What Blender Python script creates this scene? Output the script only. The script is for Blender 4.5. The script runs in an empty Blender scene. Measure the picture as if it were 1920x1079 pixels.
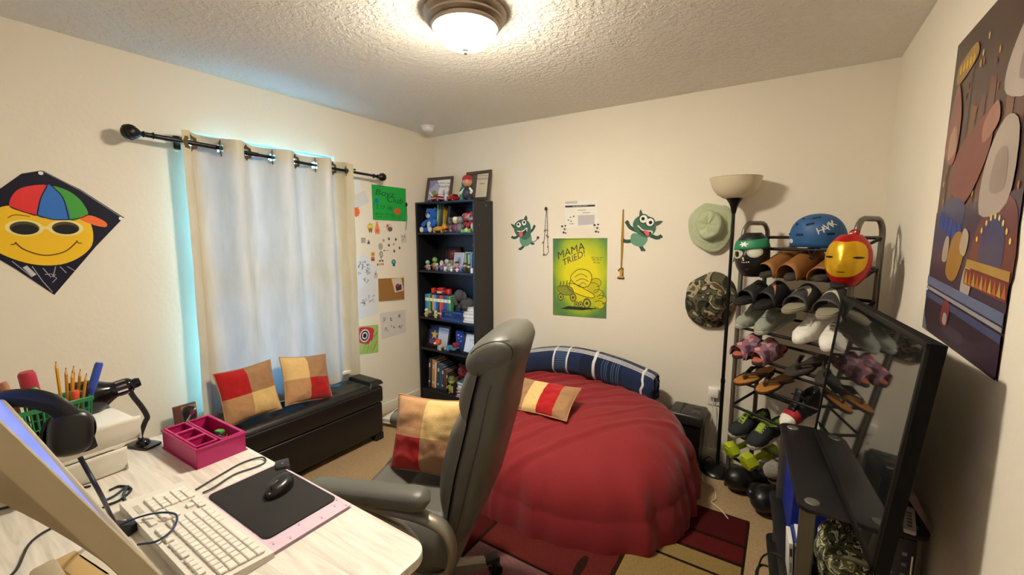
import bpy, bmesh, math, random
from mathutils import Vector, Matrix, noise, Euler
SC = bpy.context.scene
COL = SC.collection
PI = math.pi
R = math.radians

# ------------------------------------------------------------ camera
CAMZ = 1.53
cam_d = bpy.data.cameras.new('camera')
cam = bpy.data.objects.new('camera', cam_d)
COL.objects.link(cam)
cam_d.sensor_width = 36.0
cam_d.sensor_fit = 'HORIZONTAL'
cam_d.lens = 36.0 * 790.0 / 1920.0
cam_d.clip_start = 0.01
cam.location = (0, 0, CAMZ)
PITCH, YAW = math.atan(98 / 790.0), R(33.0)
cam.rotation_euler = (PI / 2 - PITCH, 0, YAW)
SC.camera = cam

# ------------------------------------------------------------ world, exposure
SC.view_settings.view_transform = 'Standard'
SC.view_settings.look = 'None'
SC.view_settings.gamma = 1.0
SC.view_settings.exposure = 0.0
SC.view_settings.use_curve_mapping = False
world = bpy.data.worlds.new('sky')
SC.world = world
world.use_nodes = True
bg = world.node_tree.nodes['Background']
bg.inputs['Color'].default_value = (0.12, 0.45, 1.0, 1)
bg.inputs['Strength'].default_value = 48.0
SC.cycles.max_bounces = 10
SC.cycles.diffuse_bounces = 6
SC.cycles.transparent_max_bounces = 16
SC.cycles.sample_clamp_indirect = 8.0
SC.cycles.caustics_reflective = False
SC.cycles.caustics_refractive = False
LAMP_STRENGTH = 385.0
LAMP_COLOR = (1.0, 0.89, 0.71, 1)
# a portal in the window opening guides the daylight of the sky into the room
pl = bpy.data.lights.new('window_portal', 'AREA')
pl.shape = 'RECTANGLE'; pl.size = 1.0; pl.size_y = 1.62
pl.cycles.is_portal = True
po = bpy.data.objects.new('window_portal', pl)
COL.objects.link(po)
po.location = (-2.955, 1.495, 1.29)
po.rotation_euler = (0, -PI / 2, 0)

# ------------------------------------------------------------ room measures
WX, BY, RX, FY, H = -2.825, 3.018, 0.43, -0.9, 2.44

def _ray(x, y):
    fw = Vector((-math.sin(YAW) * math.cos(PITCH), math.cos(YAW) * math.cos(PITCH), -math.sin(PITCH)))
    r = Vector((math.cos(YAW), math.sin(YAW), 0))
    u = r.cross(fw)
    return fw * 790.0 + r * (x - 960) - u * (y - 539.5)
def onx(x, y, X=None):
    d = _ray(x, y); t = (WX if X is None else X) / d.x
    return Vector((d.x * t, d.y * t, CAMZ + d.z * t))
def ony(x, y, Y=None):
    d = _ray(x, y); t = (BY if Y is None else Y) / d.y
    return Vector((d.x * t, d.y * t, CAMZ + d.z * t))
def onz(x, y, Z):
    d = _ray(x, y); t = (Z - CAMZ) / d.z
    return Vector((d.x * t, d.y * t, CAMZ + d.z * t))

# ------------------------------------------------------------ materials
def lin(h):
    h = h.lstrip('#')
    o = []
    for i in (0, 2, 4):
        c = int(h[i:i + 2], 16) / 255.0
        o.append(c / 12.92 if c <= 0.04045 else ((c + 0.055) / 1.055) ** 2.4)
    return o
_M = {}
def M(h, rough=0.6, metal=0.0, var=0.05, scale=25.0, bump=0.0, bscale=60.0, emit=0.0, coat=0.0, trans=0.0, spec=0.5, sheen=0.0, stretch=None, alpha=1.0):
    """a node material: base colour with a slight noise mottling, optional noise bump"""
    key = (h, rough, metal, var, scale, bump, bscale, emit, coat, trans, spec, sheen, stretch, alpha)
    if key in _M: return _M[key]
    m = bpy.data.materials.new('mat_' + h.lstrip('#'))
    m.use_nodes = True
    nt = m.node_tree; n = nt.nodes; l = nt.links
    b = n['Principled BSDF']
    c = lin(h)
    b.inputs['Roughness'].default_value = rough
    b.inputs['Metallic'].default_value = metal
    b.inputs['Specular IOR Level'].default_value = spec
    b.inputs['Coat Weight'].default_value = coat
    b.inputs['Sheen Weight'].default_value = sheen
    b.inputs['Alpha'].default_value = alpha
    tc = n.new('ShaderNodeTexCoord')
    src = tc.outputs['Object']
    if stretch:
        mp = n.new('ShaderNodeMapping'); mp.inputs['Scale'].default_value = stretch
        l.new(src, mp.inputs['Vector']); src = mp.outputs['Vector']
    if var > 0:
        nz = n.new('ShaderNodeTexNoise'); nz.inputs['Scale'].default_value = scale; nz.inputs['Detail'].default_value = 4
        l.new(src, nz.inputs['Vector'])
        mx = n.new('ShaderNodeMix'); mx.data_type = 'RGBA'
        mx.inputs['A'].default_value = [v * (1 - var) for v in c] + [1]
        mx.inputs['B'].default_value = [min(1, v * (1 + var)) for v in c] + [1]
        l.new(nz.outputs['Fac'], mx.inputs['Factor'])
        l.new(mx.outputs['Result'], b.inputs['Base Color'])
    else:
        b.inputs['Base Color'].default_value = c + [1]
    if bump > 0:
        nb = n.new('ShaderNodeTexNoise'); nb.inputs['Scale'].default_value = bscale; nb.inputs['Detail'].default_value = 5
        l.new(src, nb.inputs['Vector'])
        bp = n.new('ShaderNodeBump'); bp.inputs['Strength'].default_value = bump; bp.inputs['Distance'].default_value = 0.01
        l.new(nb.outputs['Fac'], bp.inputs['Height']); l.new(bp.outputs['Normal'], b.inputs['Normal'])
    if emit > 0:
        b.inputs['Emission Color'].default_value = c + [1]
        b.inputs['Emission Strength'].default_value = emit
    if trans > 0:
        out = n['Material Output']
        tr = n.new('ShaderNodeBsdfTranslucent'); tr.inputs['Color'].default_value = c + [1]
        ms = n.new('ShaderNodeMixShader'); ms.inputs['Fac'].default_value = trans
        l.new(b.outputs['BSDF'], ms.inputs[1]); l.new(tr.outputs['BSDF'], ms.inputs[2]); l.new(ms.outputs['Shader'], out.inputs['Surface'])
    _M[key] = m
    return m
def P(h, rough=0.85): return M(h, rough, var=0.03)          # paper, print
def PL(h, rough=0.35): return M(h, rough, var=0.03, scale=8)  # plastic
def FAB(h): return M(h, 0.95, var=0.12, scale=60, bump=0.25, bscale=300, spec=0.2, sheen=0.2)
STEEL = M('#8a8478', 0.35, 0.85, var=0.05)
CHROME = M('#d8d8d8', 0.15, 1.0, var=0.02)
BLACKM = M('#1b1b1d', 0.4, 0.3, var=0.05)
BLACKP = M('#17181a', 0.38, var=0.06)
GLOSSB = M('#0b0b0d', 0.12, var=0.02)

# ------------------------------------------------------------ geometry
def frame(o, x, y=None, z=None):
    """matrix with origin o and axes x (first), y, z"""
    x = Vector(x).normalized()
    if z is None:
        y = Vector(y); z = x.cross(y).normalized(); y = z.cross(x).normalized()
    else:
        z = Vector(z); y = z.cross(x).normalized(); z = x.cross(y).normalized()
    m = Matrix((x, y, z)).transposed().to_4x4()
    m.translation = Vector(o)
    return m
T = Matrix.Translation
def RZ(a): return Matrix.Rotation(a, 4, 'Z')
def RX_(a): return Matrix.Rotation(a, 4, 'X')
def RY_(a): return Matrix.Rotation(a, 4, 'Y')

class G:
    def __init__(s, mat=None):
        s.v = []; s.f = []; s.fm = []; s.mats = []; s.cur = mat; s.X = Matrix.Identity(4)
    def mi(s, m):
        m = m or s.cur
        if m not in s.mats: s.mats.append(m)
        return s.mats.index(m)
    def add(s, vs, fs, mat=None, mtx=None):
        k = len(s.v); mm = s.X @ mtx if mtx is not None else s.X
        s.v += [mm @ Vector(p) for p in vs]
        i = s.mi(mat)
        for f in fs:
            s.f.append([q + k for q in f]); s.fm.append(i)
        return s
    def box(s, c, d, mat=None, bev=0.0, mtx=None, seg=2):
        bm = bmesh.new()
        bmesh.ops.create_cube(bm, size=1.0)
        bmesh.ops.scale(bm, vec=d, verts=bm.verts)
        if bev > 0:
            bmesh.ops.bevel(bm, geom=bm.edges[:], offset=min(bev, min(d) * 0.49), segments=seg, profile=0.5, affect='EDGES')
        bmesh.ops.translate(bm, vec=c, verts=bm.verts)
        return s.bm(bm, mat, mtx)
    def bm(s, bm, mat=None, mtx=None):
        bm.verts.index_update()
        s.add([v.co.copy() for v in bm.verts], [[v.index for v in f.verts] for f in bm.faces], mat, mtx)
        bm.free(); return s
    def tube(s, pts, r, mat=None, n=8, closed=False, cap=True, mtx=None, flat=1.0):
        pts = [Vector(p) for p in pts]
        N = len(pts); vs = []; fs = []
        rr = r if isinstance(r, (list, tuple)) else [r] * N
        up = None
        for i, p in enumerate(pts):
            a = pts[i - 1] if (i > 0 or closed) else p
            b = pts[(i + 1) % N] if (i < N - 1 or closed) else p
            t = (b - a)
            t = t.normalized() if t.length > 1e-9 else Vector((0, 0, 1))
            if up is None:
                up = Vector((0, 0, 1)) if abs(t.z) < 0.9 else Vector((1, 0, 0))
            u = (up - t * up.dot(t))
            u = u.normalized() if u.length > 1e-6 else t.orthogonal().normalized()
            w = t.cross(u); up = u
            for k in range(n):
                a_ = 2 * PI * k / n
                vs.append(p + (u * math.cos(a_) * flat + w * math.sin(a_)) * rr[i])
        m = N if closed else N - 1
        for i in range(m):
            j = (i + 1) % N
            for k in range(n):
                k2 = (k + 1) % n
                fs.append([i * n + k, i * n + k2, j * n + k2, j * n + k])
        if cap and not closed:
            fs.append(list(range(n))[::-1]); fs.append([(N - 1) * n + k for k in range(n)])
        return s.add(vs, fs, mat, mtx)
    def cyl(s, a, b, r, r2=None, mat=None, n=16, mtx=None):
        return s.tube([a, b], [r, r if r2 is None else r2], mat, n, mtx=mtx)
    def lathe(s, prof, mat=None, n=24, mtx=None, capb=True, capt=True, sx=1.0, sy=1.0):
        vs = []; fs = []
        for (r, z) in prof:
            for k in range(n):
                a = 2 * PI * k / n
                vs.append((r * math.cos(a) * sx, r * math.sin(a) * sy, z))
        for i in range(len(prof) - 1):
            for k in range(n):
                k2 = (k + 1) % n
                fs.append([i * n + k, i * n + k2, (i + 1) * n + k2, (i + 1) * n + k])
        if capb: fs.append(list(range(n))[::-1])
        if capt: fs.append([(len(prof) - 1) * n + k for k in range(n)])
        return s.add(vs, fs, mat, mtx)
    def ball(s, c, r, mat=None, n=14, mtx=None, rot=None):
        rx, ry, rz = (r, r, r) if isinstance(r, (int, float)) else r
        m = max(5, n // 2)
        vs = [(0, 0, -rz)]; fs = []
        for i in range(1, m):
            t = -PI / 2 + PI * i / m
            for k in range(n):
                a = 2 * PI * k / n
                vs.append((rx * math.cos(t) * math.cos(a), ry * math.cos(t) * math.sin(a), rz * math.sin(t)))
        vs.append((0, 0, rz))
        for k in range(n):
            fs.append([0, 1 + (k + 1) % n, 1 + k])
            fs.append([len(vs) - 1, 1 + (m - 2) * n + k, 1 + (m - 2) * n + (k + 1) % n])
        for i in range(m - 2):
            for k in range(n):
                fs.append([1 + i * n + k, 1 + i * n + (k + 1) % n, 1 + (i + 1) * n + (k + 1) % n, 1 + (i + 1) * n + k])
        mm = T(Vector(c)) @ (rot or Matrix.Identity(4))
        return s.add(vs, fs, mat, (mtx @ mm) if mtx is not None else mm)
    def prism(s, pts, z0, z1, mat=None, mtx=None, bev=0.0):
        """outline in local XY extruded from z0 to z1"""
        if bev > 0:
            bm = bmesh.new()
            vb = [bm.verts.new((p[0], p[1], z0)) for p in pts]
            f = bm.faces.new(vb)
            e = bmesh.ops.extrude_face_region(bm, geom=[f])
            bmesh.ops.translate(bm, vec=(0, 0, z1 - z0), verts=[q for q in e['geom'] if isinstance(q, bmesh.types.BMVert)])
            bmesh.ops.recalc_face_normals(bm, faces=bm.faces)
            ee = [q for q in bm.edges if abs(q.verts[0].co.z - q.verts[1].co.z) < 1e-7]
            bmesh.ops.bevel(bm, geom=ee, offset=bev, segments=2, profile=0.5, affect='EDGES')
            return s.bm(bm, mat, mtx)
        n = len(pts)
        vs = [(p[0], p[1], z0) for p in pts] + [(p[0], p[1], z1) for p in pts]
        fs = [list(range(n))[::-1], [n + i for i in range(n)]]
        for i in range(n):
            j = (i + 1) % n
            fs.append([i, j, n + j, n + i])
        return s.add(vs, fs, mat, mtx)
    def grid(s, fn, nu, nv, mat=None, cu=False, cv=False, mtx=None, matf=None, flip=False):
        vs = []
        for i in range(nu):
            for j in range(nv):
                vs.append(Vector(fn(i / (nu if cu else nu - 1), j / (nv if cv else nv - 1))))
        k0 = len(s.v); mm = s.X @ mtx if mtx is not None else s.X
        s.v += [mm @ p for p in vs]
        for i in range(nu if cu else nu - 1):
            for j in range(nv if cv else nv - 1):
                a = i * nv + j; b = ((i + 1) % nu) * nv + j
                c = ((i + 1) % nu) * nv + (j + 1) % nv; d = i * nv + (j + 1) % nv
                q = [a, b, c, d]
                if flip: q = q[::-1]
                s.f.append([k0 + z for z in q])
                mt = mat
                if matf: mt = matf((i + 0.5) / (nu if cu else nu - 1), (j + 0.5) / (nv if cv else nv - 1))
                s.fm.append(s.mi(mt))
        return s
    def text(s, txt, size, mat=None, mtx=None, align='CENTER', ext=0.0003, shear=0.0, sx=1.0):
        cu = bpy.data.curves.new('lettering', 'FONT')
        cu.body = txt; cu.size = size; cu.align_x = align; cu.align_y = 'CENTER'; cu.extrude = ext; cu.resolution_u = 3; cu.shear = shear
        ob = bpy.data.objects.new('lettering', cu)
        me = bpy.data.meshes.new_from_object(ob)
        sc = Matrix.Diagonal((sx, 1, 1, 1))
        s.add([v.co.copy() for v in me.vertices], [list(p.vertices) for p in me.polygons], mat, (mtx @ sc) if mtx is not None else sc)
        bpy.data.objects.remove(ob); bpy.data.curves.remove(cu); bpy.data.meshes.remove(me)
        return s
    def obj(s, name, parent=None, sharp=38, sub=0, label=None, kind=None, solid=0.0, recalc=True):
        me = bpy.data.meshes.new(name)
        me.from_pydata([tuple(p) for p in s.v], [], s.f)
        for m in s.mats: me.materials.append(m)
        me.polygons.foreach_set('material_index', s.fm)
        me.polygons.foreach_set('use_smooth', [True] * len(s.f))
        me.update()
        if recalc:
            bm = bmesh.new(); bm.from_mesh(me)
            bmesh.ops.recalc_face_normals(bm, faces=bm.faces)
            bm.to_mesh(me); bm.free()
        me.set_sharp_from_angle(angle=R(sharp))
        o = bpy.data.objects.new(name, me)
        COL.objects.link(o)
        if parent: o.parent = parent
        if solid:
            sm = o.modifiers.new('thickness', 'SOLIDIFY'); sm.thickness = solid; sm.offset = 0
        if sub:
            sb = o.modifiers.new('smooth', 'SUBSURF'); sb.levels = sub; sb.render_levels = sub
        if label: o['label'] = label
        if kind: o['kind'] = kind
        return o

class Art(G):
    """flat artwork: a thin sheet carrying shapes in its own plane; L is the layer above the sheet"""
    def __init__(s, mtx, mat=None, step=0.0004):
        super().__init__(mat); s.X = mtx; s.step = step; s.base = 0.0
    def z(s, L):
        s.k = getattr(s, 'k', 0) + 1          # later shapes lie a hair above earlier ones
        return s.base + s.step * L + 2.5e-5 * s.k
    def sheet(s, pts, mat, th=0.0012):
        s.prism(pts, 0.0005, 0.0005 + th, mat); s.base = 0.0005 + th; return s
    def poly(s, pts, mat, L=1):
        n = len(pts)
        z = s.z(L)
        return s.add([(p[0], p[1], z) for p in pts], [list(range(n))], mat)
    def rect(s, x0, y0, x1, y1, mat, L=1): return s.poly([(x0, y0), (x1, y0), (x1, y1), (x0, y1)], mat, L)
    def ell(s, cx, cy, rx, ry, mat, L=1, rot=0.0, n=24, a0=0.0, a1=2 * PI):
        pts = []
        full = abs(a1 - a0) > 6.28
        for k in range(n + (0 if full else 1)):
            a = a0 + (a1 - a0) * k / n
            x, y = rx * math.cos(a), ry * math.sin(a)
            pts.append((cx + x * math.cos(rot) - y * math.sin(rot), cy + x * math.sin(rot) + y * math.cos(rot)))
        return s.poly(pts, mat, L)
    def stroke(s, pts, w, mat, L=2, closed=False):
        P2 = [Vector((p[0], p[1])) for p in pts]; n = len(P2); vs = []; fs = []; z = s.z(L)
        for i, p in enumerate(P2):
            a = P2[i - 1] if (i > 0 or closed) else p
            b = P2[(i + 1) % n] if (i < n - 1 or closed) else p
            t = b - a
            t = t.normalized() if t.length > 1e-9 else Vector((1, 0))
            q = Vector((-t.y, t.x)) * w * 0.5
            vs += [(p.x + q.x, p.y + q.y, z), (p.x - q.x, p.y - q.y, z)]
        for i in range(n if closed else n - 1):
            j = (i + 1) % n
            fs.append([2 * i, 2 * i + 1, 2 * j + 1, 2 * j])
        return s.add(vs, fs, mat)
    def txt(s, t, x, y, size, mat, L=2, rot=0.0, align='CENTER', shear=0.0, sx=1.0):
        return s.text(t, size, mat, T((x, y, s.z(L))) @ RZ(rot), align, 0.0, shear, sx)
    def obj(s, name, parent=None, **k):
        k.setdefault('recalc', False)
        return super().obj(name, parent, **k)

def arc(cx, cy, rx, ry, a0, a1, n=12, rot=0.0):
    o = []
    for k in range(n + 1):
        a = a0 + (a1 - a0) * k / n
        x, y = rx * math.cos(a), ry * math.sin(a)
        o.append((cx + x * math.cos(rot) - y * math.sin(rot), cy + x * math.sin(rot) + y * math.cos(rot)))
    return o
def smooth(pts, n=6, closed=False):
    """Catmull-Rom through points"""
    P3 = [Vector(p) for p in pts]; N = len(P3); out = []
    m = N if closed else N - 1
    for i in range(m):
        p1, p2 = P3[i], P3[(i + 1) % N]
        p0 = P3[i - 1] if (i > 0 or closed) else p1 * 2 - p2
        p3 = P3[(i + 2) % N] if (i + 2 < N or closed) else p2 * 2 - p1
        for k in range(n):
            t = k / n
            out.append(0.5 * ((2 * p1) + (p2 - p0) * t + (2 * p0 - 5 * p1 + 4 * p2 - p3) * t * t + (3 * p1 - p0 - 3 * p2 + p3) * t ** 3))
    if not closed: out.append(P3[-1])
    return out
def rrect(w, h, r, n=5):
    o = []
    for (cx, cy, a) in ((w / 2 - r, h / 2 - r, 0), (-w / 2 + r, h / 2 - r, PI / 2), (-w / 2 + r, -h / 2 + r, PI), (w / 2 - r, -h / 2 + r, 1.5 * PI)):
        for k in range(n + 1):
            t = a + PI / 2 * k / n
            o.append((cx + r * math.cos(t), cy + r * math.sin(t)))
    return o

def tag(o, label, cat, group=None):
    o['label'] = label; o['category'] = cat
    if group: o['group'] = group
    return o
def thing(name, label, cat, loc=(0, 0, 0), rz=0.0, group=None, mtx=None):
    o = bpy.data.objects.new(name, None)
    COL.objects.link(o)
    o.empty_display_size = 0.05
    if mtx is not None: o.matrix_world = mtx
    else:
        o.location = loc; o.rotation_euler = (0, 0, rz)
    return tag(o, label, cat, group)
def dup(root, mtx, label=None, group=None):
    def cp(o, par):
        c = o.copy(); COL.objects.link(c)
        if par: c.parent = par
        for ch in [q for q in o.children]: cp(ch, c)
        return c
    r = cp(root, None)
    r.matrix_world = mtx
    if label: r['label'] = label
    if group: r['group'] = group
    return r
def struct(g, name, **k):
    return g.obj(name, kind='structure', **k)
def LW(y, z, off=0.0): return frame((WX + off, y, z), (0, 1, 0), (0, 0, 1))    # sheet on the window wall
def BW(x, z, off=0.0): return frame((x, BY - off, z), (1, 0, 0), (0, 0, 1))    # sheet on the back wall
def RW(y, z, off=0.0): return frame((RX - off, y, z), (0, -1, 0), (0, 0, 1))   # sheet on the right wall
def lwp(pts): return [(onx(*p).y, onx(*p).z) for p in pts]
def bwp(pts): return [(ony(*p).x, ony(*p).z) for p in pts]
# ============================================================ the room
def wall_mat(h, bump=0.12):
    return M(h, 0.9, var=0.025, scale=3.0, bump=bump, bscale=45, spec=0.15)
WALL = wall_mat('#ece5d6')
def ceiling_mat():
    m = M('#e9e6de', 0.95, var=0.02, scale=4, bump=0.0, spec=0.1).copy()
    nt = m.node_tree; n = nt.nodes; l = nt.links
    b = n['Principled BSDF']
    tc = n.new('ShaderNodeTexCoord')
    n1 = n.new('ShaderNodeTexNoise'); n1.inputs['Scale'].default_value = 42; n1.inputs['Detail'].default_value = 3
    n2 = n.new('ShaderNodeTexVoronoi'); n2.inputs['Scale'].default_value = 55; n2.feature = 'SMOOTH_F1'
    l.new(tc.outputs['Object'], n1.inputs['Vector']); l.new(tc.outputs['Object'], n2.inputs['Vector'])
    rp = n.new('ShaderNodeValToRGB'); rp.color_ramp.elements[0].position = 0.46; rp.color_ramp.elements[1].position = 0.58
    l.new(n1.outputs['Fac'], rp.inputs['Fac'])
    ad = n.new('ShaderNodeMath'); ad.operation = 'MULTIPLY_ADD'; ad.inputs[1].default_value = 0.25
    l.new(n2.outputs['Distance'], ad.inputs[0]); l.new(rp.outputs['Color'], ad.inputs[2])
    bp = n.new('ShaderNodeBump'); bp.inputs['Strength'].default_value = 0.55; bp.inputs['Distance'].default_value = 0.006
    l.new(ad.outputs[0], bp.inputs['Height']); l.new(bp.outputs['Normal'], b.inputs['Normal'])
    return m
def carpet_mat():
    m = M('#b59a76', 1.0, var=0.3, scale=70, bump=0.8, bscale=260, spec=0.05)
    return m
WOY0, WOY1, WOZ0, WOZ1 = 1.03, 1.955, 0.50, 2.10
th = 0.15
g = G(WALL)   # window wall, built around its opening
y0, y1 = FY, BY
for (a, b, c, d) in ((y0, WOY0, 0, H), (WOY1, y1, 0, H), (WOY0, WOY1, 0, WOZ0), (WOY0, WOY1, WOZ1, H)):
    g.box((WX - th / 2, (a + b) / 2, (c + d) / 2), (th, b - a, d - c))
struct(g, 'wall_left')
struct(G(WALL).box(((WX + RX) / 2, BY + th / 2, H / 2), (RX - WX + 2 * th, th, H)), 'wall_back')
struct(G(WALL).box((RX + th / 2, (FY + BY) / 2, H / 2), (th, BY - FY, H)), 'wall_right')
struct(G(WALL).box(((WX + RX) / 2, FY - th / 2, H / 2), (RX - WX + 2 * th, th, H)), 'wall_front')
struct(G(ceiling_mat()).box(((WX + RX) / 2, (FY + BY) / 2, H + th / 2), (RX - WX + 2 * th, BY - FY + 2 * th, th)), 'ceiling')
struct(G(carpet_mat()).box(((WX + RX) / 2, (FY + BY) / 2, -th / 2), (RX - WX + 2 * th, BY - FY + 2 * th, th)), 'floor')
TRIM = M('#e9e4d8', 0.5, var=0.02)
def board(name, c, d):
    struct(G(TRIM).box(c, d, bev=0.004), name)
board('baseboard_left', (WX + 0.007, (FY + BY) / 2, 0.045), (0.014, BY - FY, 0.09))
board('baseboard_back', ((WX + RX) / 2, BY - 0.007, 0.045), (RX - WX - 0.03, 0.014, 0.09))
board('baseboard_right', (RX - 0.007, (FY + BY) / 2, 0.045), (0.014, BY - FY - 0.03, 0.09))

# window in the opening: frame, sashes, glass, blind and sill
wy, wz = (WOY0 + WOY1) / 2, (WOZ0 + WOZ1) / 2
WHITE = M('#eeeeea', 0.4, var=0.02)
wf = G(WHITE)
fx = WX - 0.115
for yy in (WOY0 + 0.02, WOY1 - 0.02): wf.box((fx, yy, wz), (0.05, 0.04, WOZ1 - WOZ0), bev=0.004)
for zz in (WOZ0 + 0.02, WOZ1 - 0.02, wz): wf.box((fx, wy, zz), (0.05, WOY1 - WOY0, 0.04), bev=0.004)
wo = struct(wf, 'window_1')
gm = bpy.data.materials.new('window_glass'); gm.use_nodes = True
nt = gm.node_tree; nt.nodes.remove(nt.nodes['Principled BSDF'])
t_ = nt.nodes.new('ShaderNodeBsdfTransparent'); t_.inputs['Color'].default_value = (0.95, 0.98, 0.98, 1)
gl_ = nt.nodes.new('ShaderNodeBsdfGlossy'); gl_.inputs['Roughness'].default_value = 0.02
mx_ = nt.nodes.new('ShaderNodeMixShader'); mx_.inputs['Fac'].default_value = 0.06
nt.links.new(t_.outputs[0], mx_.inputs[1]); nt.links.new(gl_.outputs[0], mx_.inputs[2]); nt.links.new(mx_.outputs[0], nt.nodes['Material Output'].inputs['Surface'])
G(gm).box((fx, wy, wz), (0.004, WOY1 - WOY0 - 0.06, WOZ1 - WOZ0 - 0.06)).obj('glass', wo, kind='structure')
bl = G(M('#f2f2ee', 0.5, var=0.02, trans=0.25))
nsl = 30
for k in range(nsl):
    z = WOZ0 + 0.05 + (WOZ1 - WOZ0 - 0.12) * k / (nsl - 1)
    bl.box((0, 0, 0), (0.048, WOY1 - WOY0 - 0.05, 0.0022), mtx=T((WX - 0.055, wy, z)) @ RY_(R(14)))
bl.box((WX - 0.055, wy, WOZ1 - 0.03), (0.05, WOY1 - WOY0 - 0.04, 0.04), bev=0.004)
bl.obj('window_blind', wo, kind='structure')
G(WHITE).box((WX + 0.0, wy, WOZ0 - 0.012), (0.15, WOY1 - WOY0 + 0.06, 0.024), bev=0.006).obj('window_sill', wo, kind='structure')

# ============================================================ ceiling light
lx, ly = -1.178, 1.458
t = thing('ceiling_light', 'round flush ceiling light with a lit frosted glass bowl and nickel rim', 'ceiling light', (lx, ly, H))
NICK = M('#9a8c7c', 0.32, 0.9, var=0.03)
G(NICK).lathe([(0.02, 0), (0.172, 0), (0.172, -0.012), (0.165, -0.024), (0.158, -0.03), (0.158, -0.038), (0.15, -0.048), (0.143, -0.05), (0.143, -0.058), (0.135, -0.064), (0.128, -0.06), (0.10, -0.03), (0.02, -0.03)], n=48).obj('rim', t)
em = bpy.data.materials.new('lit_glass'); em.use_nodes = True
nt = em.node_tree; b = nt.nodes['Principled BSDF']
b.inputs['Base Color'].default_value = (0.9, 0.85, 0.7, 1); b.inputs['Roughness'].default_value = 0.3
b.inputs['Emission Color'].default_value = LAMP_COLOR
# emission is graded by height: dimmed at the top edge to spare the ceiling
tc = nt.nodes.new('ShaderNodeTexCoord'); sx_z = nt.nodes.new('ShaderNodeSeparateXYZ'); mr = nt.nodes.new('ShaderNodeMapRange')
mr.inputs['From Min'].default_value = -0.060; mr.inputs['From Max'].default_value = -0.128; mr.inputs['To Min'].default_value = LAMP_STRENGTH * .015; mr.inputs['To Max'].default_value = LAMP_STRENGTH
nt.links.new(tc.outputs['Object'], sx_z.inputs[0]); nt.links.new(sx_z.outputs['Z'], mr.inputs['Value']); nt.links.new(mr.outputs['Result'], b.inputs['Emission Strength'])
G(em).lathe([(0.127, -0.050), (0.130, -0.058), (0.127, -0.074), (0.114, -0.097), (0.090, -0.119), (0.056, -0.134), (0.02, -0.141), (0.001, -0.142)], n=48, capb=False, capt=False).obj('glass_bowl', t, recalc=True)
G(NICK).lathe([(0.001, -0.140), (0.013, -0.141), (0.014, -0.145), (0.007, -0.149), (0.009, -0.155), (0.006, -0.160), (0.001, -0.162)], n=20).obj('finial', t)

# smoke alarm beside the corner of the ceiling
sx_, sy_ = -2.60, 2.70
t = thing('smoke_alarm', 'small round white smoke alarm on the ceiling near the corner', 'smoke alarm', (sx_, sy_, H))
G(WHITE).lathe([(0.0555, 0), (0.0555, -0.008), (0.05, -0.010)], n=28).obj('mounting_plate', t)
G(M('#e4e6e6', 0.45, var=0.02)).lathe([(0.047, -0.010), (0.048, -0.026), (0.04, -0.038), (0.018, -0.042), (0.001, -0.042)], n=28).obj('cover', t)

# ============================================================ curtain rod and curtain
rx_ = WX + 0.10
rp0, rp1 = Vector((rx_, 0.82, 2.03)), Vector((rx_, 2.27, 1.987))
t = thing('curtain_rod', 'black curtain rod with ball ends above the window', 'curtain rod', (rx_, 0.82, 2.02))
inv = T(-Vector((rx_, 0.82, 2.02)))
DK = M('#1c1a19', 0.35, 0.4, var=0.04)
ax = (rp1 - rp0).normalized()
G(DK).tube([rp0, rp0 + ax * 0.55], 0.0125, n=14, mtx=inv).tube([rp0 + ax * 0.5, rp1], 0.0095, n=14, mtx=inv).obj('pole', t)
for p, s_ in ((rp0, -1), (rp1, 1)):
    f = frame(p, (0, 0, 1), z=ax * s_)
    k = 1.0 if s_ < 0 else 0.85
    g = G(DK).lathe([(0.011, -0.05), (0.017, -0.045), (0.012, -0.036), (0.011, -0.012), (0.016, -0.006), (0.012, 0.0), (0.011, 0.004), (0.020 * k, 0.012), (0.030 * k, 0.026), (0.035 * k, 0.045 * k + .002), (0.030 * k, 0.066 * k), (0.017 * k, 0.079 * k), (0.001, 0.083 * k)], n=20, mtx=inv @ f)
    for q in range(10):   # spiral ribs of the finial
        a0 = 2 * PI * q / 10
        g.tube([f @ Vector((0.0345 * k * math.sin(u_) * math.cos(a0 + u_ * .8), 0.0345 * k * math.sin(u_) * math.sin(a0 + u_ * .8), 0.047 * k - 0.034 * k * math.cos(u_))) for u_ in [0.4 + .3 * w for w in range(8)]], 0.0035, n=5, mtx=inv)
    g.obj('finial', t)
for y in (0.995, 2.055):
    zc = rp0.z + (rp1.z - rp0.z) * (y - rp0.y) / (rp1.y - rp0.y)
    G(DK).box((WX + 0.006, y, zc + 0.005), (0.012, 0.03, 0.07), bev=0.003, mtx=inv).tube([(WX + 0.01, y, zc + .012), (rx_ - 0.004, y, zc + 0.022), (rx_ + 0.006, y, zc + .018)], 0.006, mtx=inv).obj('bracket', t)

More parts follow.
